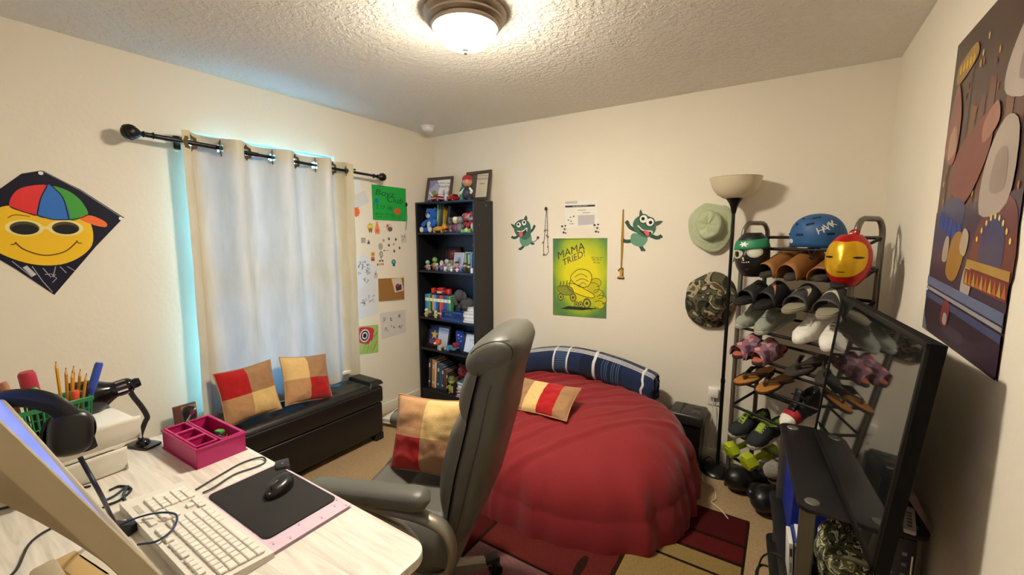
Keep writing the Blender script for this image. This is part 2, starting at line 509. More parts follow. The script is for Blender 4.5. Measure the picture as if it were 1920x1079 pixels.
CURT = bpy.data.materials.new('curtain_cloth'); CURT.use_nodes = True
nt = CURT.node_tree; n = nt.nodes; l = nt.links
b = n['Principled BSDF']; b.inputs['Roughness'].default_value = 0.95; b.inputs['Specular IOR Level'].default_value = 0.1
tc = n.new('ShaderNodeTexCoord'); mp = n.new('ShaderNodeMapping'); mp.inputs['Scale'].default_value = (6, 6, 1.2)
nz = n.new('ShaderNodeTexNoise'); nz.inputs['Scale'].default_value = 3; nz.inputs['Detail'].default_value = 6
l.new(tc.outputs['Object'], mp.inputs['Vector']); l.new(mp.outputs['Vector'], nz.inputs['Vector'])
rp = n.new('ShaderNodeValToRGB'); rp.color_ramp.elements[0].color = lin('#c4b896') + [1]; rp.color_ramp.elements[1].color = lin('#d0c5a5') + [1]
rp.color_ramp.elements[0].position = 0.35; rp.color_ramp.elements[1].position = 0.65
l.new(nz.outputs['Fac'], rp.inputs['Fac']); l.new(rp.outputs['Color'], b.inputs['Base Color'])
wv = n.new('ShaderNodeTexNoise'); wv.inputs['Scale'].default_value = 9; wv.inputs['Detail'].default_value = 6
l.new(tc.outputs['Object'], wv.inputs['Vector'])
bp = n.new('ShaderNodeBump'); bp.inputs['Strength'].default_value = 0.35; bp.inputs['Distance'].default_value = 0.02
l.new(wv.outputs['Fac'], bp.inputs['Height']); l.new(bp.outputs['Normal'], b.inputs['Normal'])
tr = n.new('ShaderNodeBsdfTranslucent'); tr.inputs['Color'].default_value = (0.70, 0.88, 0.84, 1)
ms = n.new('ShaderNodeMixShader'); ms.inputs['Fac'].default_value = 0.023
l.new(b.outputs['BSDF'], ms.inputs[1]); l.new(tr.outputs['BSDF'], ms.inputs[2]); l.new(ms.outputs['Shader'], n['Material Output'].inputs['Surface'])
def rodz(y): return rp0.z + (rp1.z - rp0.z) * (y - rp0.y) / (rp1.y - rp0.y)
CY0, CY1 = 0.982, 2.035
grom = [1.022, 1.163, 1.300, 1.450, 1.597, 1.735, 1.868, 1.975]     # rings along the heading
def fold(y):
    """cloth depth relative to the rod: the cloth crosses the rod at each ring"""
    k = 0
    while k < 7 and y > grom[k + 1]: k += 1
    a, b_ = grom[k], grom[min(k + 1, 7)]
    if y < a: return -0.25
    tt = (y - a) / (b_ - a) if b_ > a else 0
    if y > grom[7]: return -0.25
    return math.sin(PI * min(1, tt)) * (1 if k % 2 == 0 else -1)
def curtain_fn(u, v):
    y = CY0 + (CY1 - CY0) * u
    zt = rodz(y) + 0.058 + 0.006 * math.sin(u * 23)
    zb = 0.452 + 0.012 * math.sin(u * 9) - 0.02 * max(0, 1 - u * 6)
    z = zt + (zb - zt) * v
    # only the odd bays show the rod in front: cloth behind the rod there
    s_ = fold(y)
    amp = 0.062 * (1 - 0.25 * v)
    drift = 0.10 * v * math.sin(u * 5 + 1)
    x = rx_ - s_ * amp * math.cos(v * 0.8) + 0.014 * v * math.sin(u * 17 + v * 1.2) - 0.004
    x += 0.006 * noise.noise(Vector((u * 7, v * 9, 1.3)))
    y2 = y + 0.02 * v * math.sin(u * 11 + 0.5) * (1 - abs(2 * u - 1)) - 0.03 * v * v * max(0, (0.15 - u)) / 0.15 - 0.012 * v * (u - .5)
    return (max(x, WX + 0.02), y2, z)
t = thing('curtain', 'cream grommet curtain backlit by the window', 'curtain', (rx_, 1.5, 2.04))
inv = T(-Vector((rx_, 1.5, 2.04)))
def curtain_rows(u, v):
    return curtain_fn(u, v / 0.28 * 0.066 if v < 0.28 else 0.066 + (v - 0.28) / 0.72 * 0.934)
g = G(CURT).grid(curtain_rows, 165, 62, mtx=inv)
keep = []
for i, f in enumerate(g.f):
    c = sum((g.v[q] for q in f), Vector()) / 4 - inv.translation
    if all((c - Vector((rx_, y, rodz(y)))).length > 0.0215 for y in grom): keep.append(i)
g.f = [g.f[i] for i in keep]; g.fm = [g.fm[i] for i in keep]
g.obj('panel', t, sharp=180)
BRASS = M('#6d5a3d', 0.35, 0.9, var=0.1)
for k, y in enumerate(grom):
    c = Vector((rx_, y, rodz(y)))
    tz = Vector((0.55 if k % 2 else 0.97, 0.85 if k % 2 else 0.25, 0)).normalized()
    f = frame(c + tz * 0.004, (0, 0, 1), z=tz)
    g = G(BRASS)
    N = 32; vs = []; fs = []
    for i in range(N):
        a = 2 * PI * i / N
        ro = 0.036 + (0.007 if i % 4 == 0 else 0.0) * (1.6 if i % 8 == 0 else 0.8)
        for r_, z_ in ((0.0195, 0.0), (0.0195, 0.004), (ro, 0.0035), (ro, -0.001)):
            vs.append((r_ * math.cos(a), r_ * math.sin(a), z_))
    for i in range(N):
        j = (i + 1) % N
        for q in range(4):
            q2 = (q + 1) % 4
            fs.append([i * 4 + q, i * 4 + q2, j * 4 + q2, j * 4 + q])
    g.add(vs, fs, None, inv @ f)
    g.obj('grommet', t)
# ============================================================ things on the window wall
NAVY = M('#14142a', 0.6, var=0.15, scale=8, spec=0.25)
INK = P('#1a1a1c')
# smiley kite
g = Art(LW(0, 0))
K = lwp([(-62, 398), (40, 326), (77, 320), (150, 355), (232, 408), (180, 462), (102, 553), (30, 505), (-30, 470)])
g.sheet(K, NAVY, 0.002)
fc = lwp([(95, 432)])[0]
YEL = M('#f2c200', 0.5, var=0.03)
def kpt(x, y): return lwp([(x, y)])[0]
face = [kpt(*p) for p in [(-52, 430), (-40, 405), (-12, 393), (20, 386), (60, 398), (120, 408), (160, 410), (173, 430), (172, 460), (150, 482), (115, 496), (70, 497), (25, 486), (-15, 466)]]
g.poly(smooth([(a, b) for a, b in face], 4, True) if False else [(p.x, p.y) for p in smooth([Vector((a, b, 0)) for a, b in face], 4, True)], YEL, 1)
def sm(pts, closed=False, n=5): return [(p.x, p.y) for p in smooth([Vector((kpt(*q)[0], kpt(*q)[1], 0)) for q in pts], n, closed)]
g.poly(sm([(18, 388), (24, 365), (45, 351), (88, 348), (76, 372), (69, 404), (45, 398)], True), P('#e01f1f', 0.5), 2)
g.poly(sm([(88, 348), (97, 350), (116, 368), (130, 400), (128, 413), (100, 411), (69, 404), (76, 372)], True), P('#1169c4', 0.5), 3)
g.poly(sm([(97, 350), (125, 357), (150, 375), (165, 401), (150, 410), (130, 412), (118, 375)], True), P('#2f9a2a', 0.5), 2)
g.poly(sm([(148, 410), (167, 404), (190, 412), (200, 420), (197, 426), (175, 422)], True), P('#ee6a1e', 0.5), 3)
for pl_ in ([(18, 388), (45, 398), (69, 404), (100, 412), (130, 412), (150, 409), (165, 403)], [(88, 349), (76, 372), (69, 404)], [(98, 350), (118, 372), (129, 412)]):
    g.stroke(sm(pl_), 0.004, INK, 4)
CRM = P('#efe08f', 0.5)
for (cx, cy, w, h) in ((46, 428, 36, 19), (123, 428, 33, 18)):
    a = kpt(cx, cy); r1 = abs(kpt(cx + w, cy)[0] - a[0]); r2 = abs(kpt(cx, cy + h)[1] - a[1])
    g.ell(a[0], a[1], r1 * 1.0, r2 * 0.82, CRM, 3)
    g.ell(a[0], a[1], r1 * 0.76, r2 * 0.66, P('#4a3a1c', 0.3), 4)
    g.ell(a[0], a[1] - r2 * .12, r1 * 0.68, r2 * 0.5, INK, 5)
g.stroke(sm([(80, 428), (86, 427), (92, 428)]), 0.014, CRM, 3)
g.stroke(sm([(28, 455), (45, 468), (75, 478), (100, 478), (125, 470), (144, 453)]), 0.005, P('#6b4a08'), 3)
g.stroke(sm([(20, 459), (27, 458), (30, 454)]), 0.004, P('#6b4a08'), 3)
g.stroke(sm([(143, 451), (147, 456), (153, 456)]), 0.004, P('#6b4a08'), 3)
g.stroke(sm([(14, 409), (28, 403), (56, 406)]), 0.003, P('#6b4a08'), 3)
GREYT = P('#a8a8b4', 0.5)
g.poly(lwp([(42, 502), (50, 498), (68, 515), (60, 519)]), P('#c9c9cf'), 2)
for ln in ([(60, 500), (80, 528), (98, 548)], [(80, 503), (95, 520), (104, 515)], [(84, 515), (96, 514), (106, 522), (98, 530)], [(104, 500), (99, 520)], [(112, 500), (124, 512)], [(22, 490), (60, 520)], [(126, 500), (140, 508)]):
    g.stroke(lwp(ln), 0.003, GREYT, 2)
g.stroke(lwp([(80, 321), (150, 357), (228, 408)]), 0.005, P('#70727e', 0.4), 1)
for p in ((76, 325), (226, 410)):
    a = kpt(*p); g.ell(a[0], a[1], 0.008, 0.008, P('#f0f0ea'), 3)
o = g.obj('kite'); tag(o, 'dark diamond kite with a yellow smiley wearing a striped cap and sunglasses', 'kite')

# green club sign with marker lettering
g = Art(LW(0, 0, 0.004)); gs = lwp([(696, 346), (760, 354), (761, 415), (699, 412)])
GREEN = P('#1aa845'); g.sheet(gs, GREEN)
MK = P('#0c5a2c')
def L2(x, y): return lwp([(x, y)])[0]
def tl(g, s, x, y, hpx, mat, rot=0.0, L=2, sx=1.0, shear=0.0, f=L2, align='CENTER'):
    a = f(x, y); b_ = f(x, y - hpx)
    g.txt(s, a[0], a[1], abs(b_[1] - a[1]) * 1.3, mat, L, rot, align, shear, sx)
tl(g, 'Boyz', 720, 363, 12, MK, R(-3), sx=1.5, shear=.2)
tl(g, 'Club', 739, 376, 12, MK, R(-3), sx=1.35, shear=.2)
tl(g, '2 17 18!', 720, 390, 8, MK, R(-3), sx=1.15)
def unread(g, x0, y0, x1, y1, w, mat, n=16, f=None, h=2.0, seed=1):
    # a line of writing too small to read: a run of short pen strokes
    q = random.Random(seed)
    p = []
    for k in range(n + 1):
        t_ = k / n
        p.append((x0 + (x1 - x0) * t_, y0 + (y1 - y0) * t_ + (h if k % 2 else -h) * q.uniform(.3, 1)))
    for k in range(n):
        if k % 5 != 4: g.stroke([(f or L2)(*p[k]), (f or L2)(*p[k + 1])], w, mat, 2)
unread(g, 702, 401, 737, 403, .004, MK, 18)
unread(g, 706, 406, 752, 409, .003, MK, 18, seed=3)
a = L2(705, 377); g.ell(a[0], a[1], 0.019, 0.021, P('#0f74b8'), 2, 0.4, 7)
a = L2(744, 397)
g.poly([(a[0] + (0.040 if k % 2 else 0.031) * math.cos(k * PI / 12 - .3), a[1] + (0.030 if k % 2 else 0.023) * math.sin(k * PI / 12 - .3)) for k in range(24)], P('#e2562c'), 2)
o = g.obj('club_sign'); tag(o, 'bright green handmade club sign with dark marker lettering and two paper blobs', 'sign')

def sheet(pts, mat, name, label, cat, off=0.0, draw=None, W=LW, conv=None, th=0.001, group=None):
    g = Art(W(0, 0, off)); g.sheet((conv or lwp)(pts), mat, th)
    if draw: draw(g)
    o = g.obj(name); return tag(o, label, cat, group)
WP = P('#e6e8ea')
sheet([(648, 338), (674, 336), (678, 358), (652, 366)], WP, 'paper_sheet', 'blank white paper under the curtain rod, the upper of two overlapping sheets', 'paper')
sheet([(656, 372), (683, 357), (692, 380), (672, 389), (658, 390)], P('#d8dadd'), 'paper_sheet', 'tilted blank paper overlapped by the sheet under the curtain rod', 'paper', 0.003)
# orange burst cut-out by the curtain
g = Art(LW(0, 0, 0.001)); a = L2(666, 397)
g.sheet([(a[0] + (0.045 if k % 2 else 0.034) * math.cos(k * PI / 11), a[1] + (0.045 if k % 2 else 0.034) * math.sin(k * PI / 11)) for k in range(22)], P('#e8683a'), 0.0015)
o = g.obj('paper_burst'); tag(o, 'round orange spiky paper cut-out beside the curtain edge', 'paper cut-out')
rnd = random.Random(4)
SCR = P('#4b4f5a')
def scribble(g, x0, y0, x1, y1, n, f=L2, mats=(SCR,), s=0.018):
    for k in range(n):
        a = f(rnd.uniform(x0, x1), rnd.uniform(y0, y1))
        p = [Vector((a[0] + rnd.uniform(-s, s), a[1] + rnd.uniform(-s, s), 0)) for _ in range(5)]
        g.stroke([(q.x, q.y) for q in smooth(p, 3)], 0.0028, rnd.choice(mats), 2)
sheet([(664, 500), (679, 474), (695, 491), (706, 503), (690, 528), (668, 548)], P('#dfe4ee'), 'drawing_sheet', 'tilted white sheet of scattered pencil doodles beside the curtain', 'drawing', 0.003,
      lambda g: scribble(g, 672, 490, 694, 530, 16))
sheet([(664, 540), (690, 520), (707, 503), (709, 590), (668, 600)], P('#dcdfe6'), 'drawing_sheet', 'pale paper with faint car doodles below the tilted doodle sheet', 'drawing', 0.0,
      lambda g: scribble(g, 676, 545, 704, 570, 9))
sheet([(712, 588), (760, 581), (761, 623), (716, 637)], P('#d6d3cd'), 'drawing_sheet', 'crumpled grey-white sheet with six small pencil sketches under the cork square', 'drawing', 0.0,
      lambda g: [scribble(g, x - 2, y - 2, x + 2, y + 2, 3, s=.014) for x, y in ((721, 600), (733, 599), (748, 593), (725, 619), (737, 613), (750, 614))])
def eye_draw(g):
    a = L2(684, 631)
    g.poly(sm([(669, 622), (678, 614), (700, 617), (698, 637), (688, 646), (674, 643), (670, 634)], True), P('#c8304a'), 2)
    for r_, mt in ((0.052, P('#efe9ea')), (0.043, INK), (0.030, P('#efe9ea')), (0.020, INK)):
        g.ell(a[0] - .003, a[1] + .006, r_ * .9, r_, mt, 3 + 1 * [0.052, 0.043, 0.030, 0.020].index(r_))
    for k in range(40):
        q = L2(rnd.uniform(673, 705), rnd.uniform(642, 660)) if k % 3 else L2(rnd.uniform(701, 708), rnd.uniform(616, 655))
        g.stroke([(q[0] - .012, q[1] - .018), (q[0] + .012, q[1] + .02)], 0.004, rnd.choice((P('#79a83e'), P('#b6cf8c'))), 2)
sheet([(669, 613), (709, 609), (709, 661), (673, 666)], P('#a4c46c'), 'eye_drawing', 'green drawing of a large red eye low on the wall by the curtain', 'drawing', 0.001, eye_draw)
# cork square with a narrow framed photo
t = thing('cork_board', 'square brown cork board on the wall between curtain and bookcase', 'cork board', (WX, 0, 0))
g = Art(LW(0, 0)); g.sheet(lwp([(709, 523), (756, 521), (757, 561), (710, 565)]), M('#9a7038', 0.9, var=0.25, scale=120, bump=0.3, bscale=300), 0.008)
o = g.obj('cork', t); o.location = (-WX, 0, 0)
g = Art(LW(0, 0, 0.0095)); g.sheet(lwp([(732, 523), (750, 521), (755, 545), (739, 549)]), P('#e3c6a0'), 0.004)
g.poly(lwp([(737, 526), (747, 524), (751, 543), (741, 546)]), P('#c9ccd4'), 2)
g.poly(lwp([(739, 536), (750, 533), (751, 543), (741, 546)]), P('#2a2c52'), 3)
g.poly(lwp([(740, 533), (746, 532), (747, 537), (741, 538)]), P('#b03a3a'), 4)
o = g.obj('photo_strip'); tag(o, 'narrow photo in a peach frame pinned to the cork board', 'photo')

# small stickers scattered on the window wall
def stk(px, py, label, draw, name='wall_sticker', cat='sticker', f=L2, W=LW, group='small stickers on the window wall'):
    a = f(px, py)
    g = Art(W(a[0], a[1], 0.0003)); draw(g)
    o = g.obj(name); return tag(o, label, cat, group)
def blob(c, rx, ry, c2=None, feet=True, bg='#e8e4da'):
    def d(g):
        g.sheet(arc(0, 0, rx * 1.12, ry * 1.12, 0, 2 * PI * 23 / 24, 23), P(bg), 0.0008)
        g.ell(0, ry * .1, rx * .85, ry * .75, P(c), 1)
        if c2: g.ell(0, -ry * .45, rx * .6, ry * .35, P(c2), 2)
        g.ell(-rx * .25, ry * .25, rx * .2, ry * .17, P('#f4f4ee'), 3); g.ell(rx * .25, ry * .25, rx * .2, ry * .17, P('#f4f4ee'), 3)
        g.ell(-rx * .25, ry * .25, rx * .08, ry * .07, INK, 4); g.ell(rx * .25, ry * .25, rx * .08, ry * .07, INK, 4)
        if feet:
            g.rect(-rx * .4, -ry * 1.0, -rx * .2, -ry * .7, INK, 3); g.rect(rx * .2, -ry * 1.0, rx * .4, -ry * .7, INK, 3)
    return d
stk(694, 427, 'yellow blob sticker with eyes and feet, first below the green sign', blob('#d8c63a', .034, .042, '#a8743a'))
stk(707, 428, 'tall orange pointed sticker second below the green sign', lambda g: (g.sheet([(-.022, -.045), (.022, -.045), (.026, -.02), (.006, .05), (0, .055), (-.006, .05), (-.026, -.02)], P('#e88a5a'), .0008), g.ell(0, -.02, .016, .014, P('#e06a40'), 1)))
stk(730, 428, 'grey and red bird-like sticker directly below the green sign', lambda g: (g.sheet([(p[0], p[1]) for p in arc(0, 0, .036, .034, 0, 2 * PI * 15 / 16, 15)], P('#d2cdc8'), .0008), g.ell(.006, -.008, .026, .018, P('#6e6068'), 1), g.ell(-.02, .018, .012, .014, P('#c85a60'), 2), g.rect(-.004, -.03, .0, -.012, INK, 2), g.rect(.014, -.03, .018, -.012, INK, 2)))
stk(681, 451, 'patterned grey square sticker left of a small triangle', lambda g: (g.sheet([(-.022, -.022), (.022, -.022), (.022, .022), (-.022, .022)], P('#c9c2bd'), .0008), [g.rect(-.018 + .013 * i, -.018 + .013 * j, -.008 + .013 * i, -.008 + .013 * j, P(('#8a7c80', '#b39a94')[(i + j) % 2]), 1) for i in range(3) for j in range(3)]))
stk(691, 454, 'small dark grey triangle sticker', lambda g: (g.sheet([(-.016, -.018), (.016, -.018), (.004, .018), (-.004, .018)], P('#8d8a88'), .0008), g.ell(0, -.006, .007, .007, INK, 1)))
def sq(c, a=0.0):
    def d(g):
        g.sheet([(p[0] * math.cos(a) - p[1] * math.sin(a), p[0] * math.sin(a) + p[1] * math.cos(a)) for p in rrect(.026, .03, .005, 3)], P('#e2ddd2'), .0008)
        g.ell(0, 0, .010, .012, P(c), 1); g.ell(.002, .004, .004, .004, P('#d6cfc2'), 2)
    return d
stk(719, 451, 'tiny pink figure sticker at the left of the ring of dark squares', sq('#b08080'))
stk(729, 448, 'tiny dark diamond sticker at the top of the ring', sq('#23261f', .7))
stk(742, 449, 'tiny black square sticker at the top right of the ring', sq('#221d1a', .1))
stk(729, 460, 'tiny black square sticker in the middle of the ring', sq('#25211e', .3))
stk(738, 458, 'tiny pale pink sticker in the middle of the ring', sq('#c8a2a2'))
stk(749, 465, 'tiny black square sticker at the right of the ring', sq('#2a2623', .2))
stk(739, 471, 'tiny black dome-shaped sticker at the bottom of the ring', sq('#262322'))
def tower(g):
    g.sheet(arc(0, .055, .022, .03, 0, 2 * PI * 15 / 16, 15), P('#aaa79c'), .0008)
    g.base = 0.0013
    g.ell(.002, -.01, .019, .028, P('#98958a'), 1); g.ell(.002, -.01, .010, .016, P('#c4beae'), 2)
    g.rect(-.003, -.06, .004, -.035, P('#6d6a60'), 1)
    g.ell(-.014, -.065, .010, .008, P('#55524a'), 2); g.ell(.014, -.065, .010, .008, P('#55524a'), 2)
stk(714, 475, 'grey stacked-figure sticker above a row of tiny dots', tower)
stk(723, 470, 'thin dark arrow sticker pointing at the grey stacked figure', lambda g: (g.sheet([(-.026, 0), (-.014, .008), (-.014, .0015), (.028, .0015), (.028, -.0015), (-.014, -.0015), (-.014, -.008)], P('#3a3634'), .0008)))
stk(699, 477, 'small orange brick-like sticker above another beside the doodle sheet', lambda g: (g.sheet(rrect(.036, .034, .008, 3), P('#d8a860'), .0008), g.rect(-.012, -.004, .012, .004, P('#b06a3a'), 1)))
stk(699, 486, 'small brown brick-like sticker under the orange one beside the doodle sheet', lambda g: (g.sheet(rrect(.036, .036, .008, 3), P('#b07850'), .0008), g.rect(-.012, -.008, .012, .0, P('#7a4a34'), 1)))
stk(713, 496, 'row of four tiny figures on one sticker strip', lambda g: (g.sheet(rrect(.075, .024, .006, 3), P('#ded8cc'), .0008), [g.ell(-.027 + .018 * k, 0, .006, .009, P(c), 1) for k, c in enumerate(('#3a3430', '#d89a4a', '#c8804a', '#7a6a5a'))]))
stk(738, 493, 'round teal sticker near the cork board', lambda g: (g.sheet(arc(0, .006, .024, .022, 0, 2 * PI * 15 / 16, 15), P('#3d7c90'), .0008), g.ell(0, .008, .013, .01, P('#7ab0bc'), 1), g.ell(0, -.020, .014, .012, P('#24505e'), 2)))
stk(757, 446, 'pale grey figure sticker below the hanging tag by the bookcase', lambda g: (g.sheet([(-.03, -.05), (.03, -.045), (.034, .02), (.02, .05), (-.01, .02), (-.034, .03)], P('#d6d0c6'), .0008), scribble(Art(LW(*L2(757, 446), 0.0012)), 0, 0, 1, 1, 0), g.stroke([(-.02, -.03), (0, 0), (.015, .03)], .004, P('#6d675e'), 1), g.ell(.014, .014, .008, .01, P('#857d70'), 1), g.ell(-.02, .012, .006, .008, P('#857d70'), 1)))
stk(662, 442, 'grey line-art sticker half behind the curtain edge', lambda g: (g.sheet([(-.02, -.05), (.02, -.03), (.02, .02), (-.02, .05)], P('#c9ccd4'), .0008), g.stroke([(-.012, .02), (.01, 0), (-.008, -.03)], .005, P('#565a66'), 1), g.ell(.006, .016, .005, .006, P('#565a66'), 1)))
stk(704, 515, 'small grey star-headed sticker at the doodle sheet corner', lambda g: (g.sheet([(-.016, -.03), (.018, -.03), (.02, 0), (.003, .03), (-.012, .01)], P('#c6beb4'), .0008), g.ell(.0, .004, .007, .007, P('#7a7068'), 1)))
# bracelet tag hanging beside the green sign
t = thing('hanging_lanyard', 'short green lanyard with a white tag hanging beside the green sign', 'lanyard', (WX, 0, 0))
a0 = L2(761, 385); a1 = L2(760, 432)
g = G(P('#5d9a6e')).tube([(0.006, a0[0], a0[1]), (0.007, a0[0] + .002, (a0[1] + a1[1]) / 2), (0.006, a1[0], a1[1])], 0.004, n=6); g.obj('strap', t)
G(P('#e9e7df')).box((0.006, a1[0], a1[1] - .028), (0.004, 0.018, 0.055), bev=.0015).obj('tag', t)
G(INK).ball((0.006, a0[0], a0[1] + .005), (0.007, 0.012, 0.02)).obj('hook', t)

# ============================================================ things on the back wall
def B2(x, y): return bwp([(x, y)])[0]
def bsm(pts, closed=False, n=5): return [(p.x, p.y) for p in smooth([Vector((B2(*q)[0], B2(*q)[1], 0)) for q in pts], n, closed)]
MG, MG2, MG3 = P('#44705a'), P('#345443'), P('#6a9a80')
def monster(name, label, pts, eyes, mouth, tongue, horns, limbs, border, tail=None, hw=0.010, body=None):
    g = Art(BW(0, 0, 0.0002))
    g.sheet(bsm(border, True, 4), P('#e6e4da'), 0.0006)
    for lm, w in limbs:
        g.stroke(bsm(lm, False, 4), w, MG2, 1)
        e_ = B2(*lm[-1])
        for q in (-.6, 0, .6): g.ell(e_[0] + w * .45 * q, e_[1] + w * .3 * (1 - abs(q)), w * .34, w * .42, MG2, 1, q, 10)
    if body: g.poly(bsm(body, True), MG3, 2)
    for h in horns: g.poly(bsm(h, True, 4), P('#4c5a4a'), 2)
    g.poly(bsm(pts, True), MG, 3)
    g.poly(bsm(mouth, True), P('#2a3a30'), 4)
    g.stroke(bsm(mouth[:len(mouth) // 2 + 1]), 0.008, P('#f0efe6'), 5)
    g.poly(bsm(tongue, True, 4), P('#e0616c'), 6)
    for (ex, ey, r_, qx, qy) in eyes:
        a = B2(ex, ey); g.ell(a[0], a[1], r_ * 1.3, r_ * 1.3, MG2, 4); g.ell(a[0], a[1], r_, r_, P('#f1f0ea'), 5); g.ell(a[0] + qx, a[1] + qy, r_ * .45, r_ * .45, INK, 6)
    if tail:
        g.stroke(bsm(tail), 0.006, MG2, 1); a = B2(*tail[-1]); g.ell(a[0], a[1], .012, .012, P('#39443c'), 2)
    o = g.obj(name); tag(o, label, 'wall sticker')
monster('monster_sticker', 'smaller green horned monster wall sticker beside the hanging necklace',
        [(964, 430), (966, 420), (974, 413), (984, 412), (993, 418), (996, 432), (994, 444), (985, 450), (976, 446), (968, 440)],
        [(973, 422, .022, -.003, .004), (983, 418, .022, .002, .004)],
        [(970, 434), (980, 434), (988, 428), (988, 434), (982, 442), (974, 440)], [(973, 436), (980, 435), (980, 443), (976, 444)],
        [[(958, 420), (965, 423), (964, 429)], [(987, 404), (989, 413), (982, 413)]],
        [([(975, 440), (967, 446), (961, 446)], .022), ([(990, 440), (999, 431), (1002, 425)], .020), ([(985, 458), (979, 465), (975, 468)], .022), ([(990, 453), (1000, 458)], .020)],
        [(957, 418), (965, 418), (975, 411), (983, 411), (988, 403), (992, 415), (997, 425), (1005, 422), (1004, 432), (997, 438), (998, 452), (1003, 459), (990, 461), (976, 470), (976, 460), (974, 450), (960, 449), (961, 443), (967, 440), (963, 430)],
        [(994, 452), (1003, 453), (1009, 446)], body=[(975, 446), (994, 440), (997, 452), (990, 461), (979, 461)])
monster('monster_sticker', 'larger green horned monster wall sticker beside the hanging medal',
        [(1187, 420), (1192, 410), (1203, 404), (1217, 406), (1229, 416), (1230, 430), (1224, 440), (1212, 446), (1198, 440), (1189, 430)],
        [(1207, 411, .027, -.004, .002), (1219, 417, .027, .004, -.002)],
        [(1196, 423), (1206, 432), (1222, 434), (1222, 438), (1214, 443), (1202, 436)], [(1207, 432), (1217, 435), (1216, 443), (1210, 439)],
        [[(1201, 393), (1206, 404), (1199, 406)], [(1243, 415), (1232, 424), (1229, 416)]],
        [([(1196, 434), (1182, 427), (1176, 418)], .026), ([(1216, 440), (1230, 446), (1238, 445)], .026), ([(1192, 450), (1178, 453), (1169, 452)], .026), ([(1198, 456), (1206, 470)], .026)],
        [(1199, 391), (1206, 402), (1218, 403), (1230, 413), (1244, 414), (1233, 425), (1232, 438), (1243, 446), (1232, 452), (1222, 449), (1214, 463), (1210, 472), (1198, 463), (1182, 459), (1167, 454), (1168, 449), (1182, 451), (1184, 436), (1172, 424), (1174, 413), (1184, 418)],
        None, body=[(1184, 440), (1196, 438), (1214, 446), (1210, 458), (1200, 463), (1184, 456)])

# printed certificate and two little stickers at its corners
def certp(g):
    g.poly(bwp([(1060, 378), (1083, 377), (1083, 382), (1060, 383)]), P('#c4c2c8'), 1)
    g.poly(bwp([(1060, 386), (1116, 384), (1116, 387.5), (1060, 389.5)]), P('#3a3438'), 2)
    unread(g, 1074, 387.4, 1101, 386.2, .002, P('#f0f0ee'), 22, B2, .8)
    g.stroke(bwp([(1083, 394.5), (1099, 394)]), .004, P('#8d8a88'), 1)
    unread(g, 1093, 399.3, 1106, 398.9, .003, P('#3d3a38'), 12, B2, .9)
    g.poly(bwp([(1084, 404), (1115, 403), (1115, 421), (1084, 423)]), P('#c2bfc2'), 1)
    for (x, y, r_) in ((1070, 408, .006), (1076, 406, .007), (1066, 413, .006), (1071, 415, .006)):
        a = B2(x, y); g.ell(a[0], a[1], r_, r_ * .8, P('#4c4a46'), 2)
    g.stroke(bwp([(1068, 420), (1076, 420)]), .006, P('#9d9a92'), 1)
sheet([(1058, 378), (1121, 374), (1122, 424), (1062, 428)], P('#eceae2'), 'certificate_sheet', 'white printed certificate with a black title bar on the back wall', 'certificate', 0.0, certp, BW, bwp)
def dogst(g):
    g.sheet([(-.03, -.03), (.02, -.04), (.03, 0), (.02, .04), (-.01, .02), (-.03, .04)], P('#e4e0d6'), .0006)
    for (x, y, r_) in ((-.018, .026, .010), (.010, .03, .008), (.004, .004, .009), (-.004, -.022, .010), (.014, -.026, .007)): g.ell(x, y, r_, r_ * .8, P('#4a463e'), 1)
stk(1058, 431, 'tiny black and white sticker under the left corner of the certificate', dogst, f=B2, W=BW, group='stickers at the certificate corners')
stk(1119, 429, 'tiny black and white sticker under the right corner of the certificate', dogst, f=B2, W=BW, group='stickers at the certificate corners')

# yellow-green poster with lettering and a plain hot rod
pm = bpy.data.materials.new('poster_green'); pm.use_nodes = True
nt = pm.node_tree; n = nt.nodes; l = nt.links; b = n['Principled BSDF']; b.inputs['Roughness'].default_value = 0.5
tc = n.new('ShaderNodeTexCoord'); mp = n.new('ShaderNodeMapping'); mp.vector_type = 'POINT'
pc = B2(1090, 515)
mp.inputs['Location'].default_value = (-pc[0] * 3.6, 0, -pc[1] * 2.75); mp.inputs['Scale'].default_value = (3.6, 0.0, 2.75)
gr = n.new('ShaderNodeTexGradient'); gr.gradient_type = 'SPHERICAL'
l.new(tc.outputs['Object'], mp.inputs['Vector']); l.new(mp.outputs['Vector'], gr.inputs['Vector'])
nz = n.new('ShaderNodeTexNoise'); nz.inputs['Scale'].default_value = 6; nz.inputs['Detail'].default_value = 4
l.new(tc.outputs['Object'], nz.inputs['Vector'])
ma = n.new('ShaderNodeMath'); ma.operation = 'MULTIPLY_ADD'; ma.inputs[1].default_value = 0.35
l.new(nz.outputs['Fac'], ma.inputs[0]); l.new(gr.outputs['Fac'], ma.inputs[2])
rp = n.new('ShaderNodeValToRGB')
for i, (p_, c) in enumerate(((0.10, '#3f6f5a'), (0.28, '#6f9a3c'), (0.48, '#b3c420'), (0.75, '#e6dc18'))):
    e = rp.color_ramp.elements[i] if i < 2 else rp.color_ramp.elements.new(p_)
    e.position = p_; e.color = lin(c) + [1]
l.new(ma.outputs[0], rp.inputs['Fac']); l.new(rp.outputs['Color'], b.inputs['Base Color'])
g = Art(BW(0, 0, 0.0002)); g.sheet(bwp([(1037, 447.5), (1139, 446.5), (1137, 598), (1037, 591)]), pm, 0.001)
PINK, YL, YL2 = P('#4a4a20'), P('#e9dc22'), P('#c9c41e')
tl(g, 'MAMA', 1069, 472, 15, P('#3d3a4a'), R(21), f=B2, shear=.25, L=3, sx=1.05)
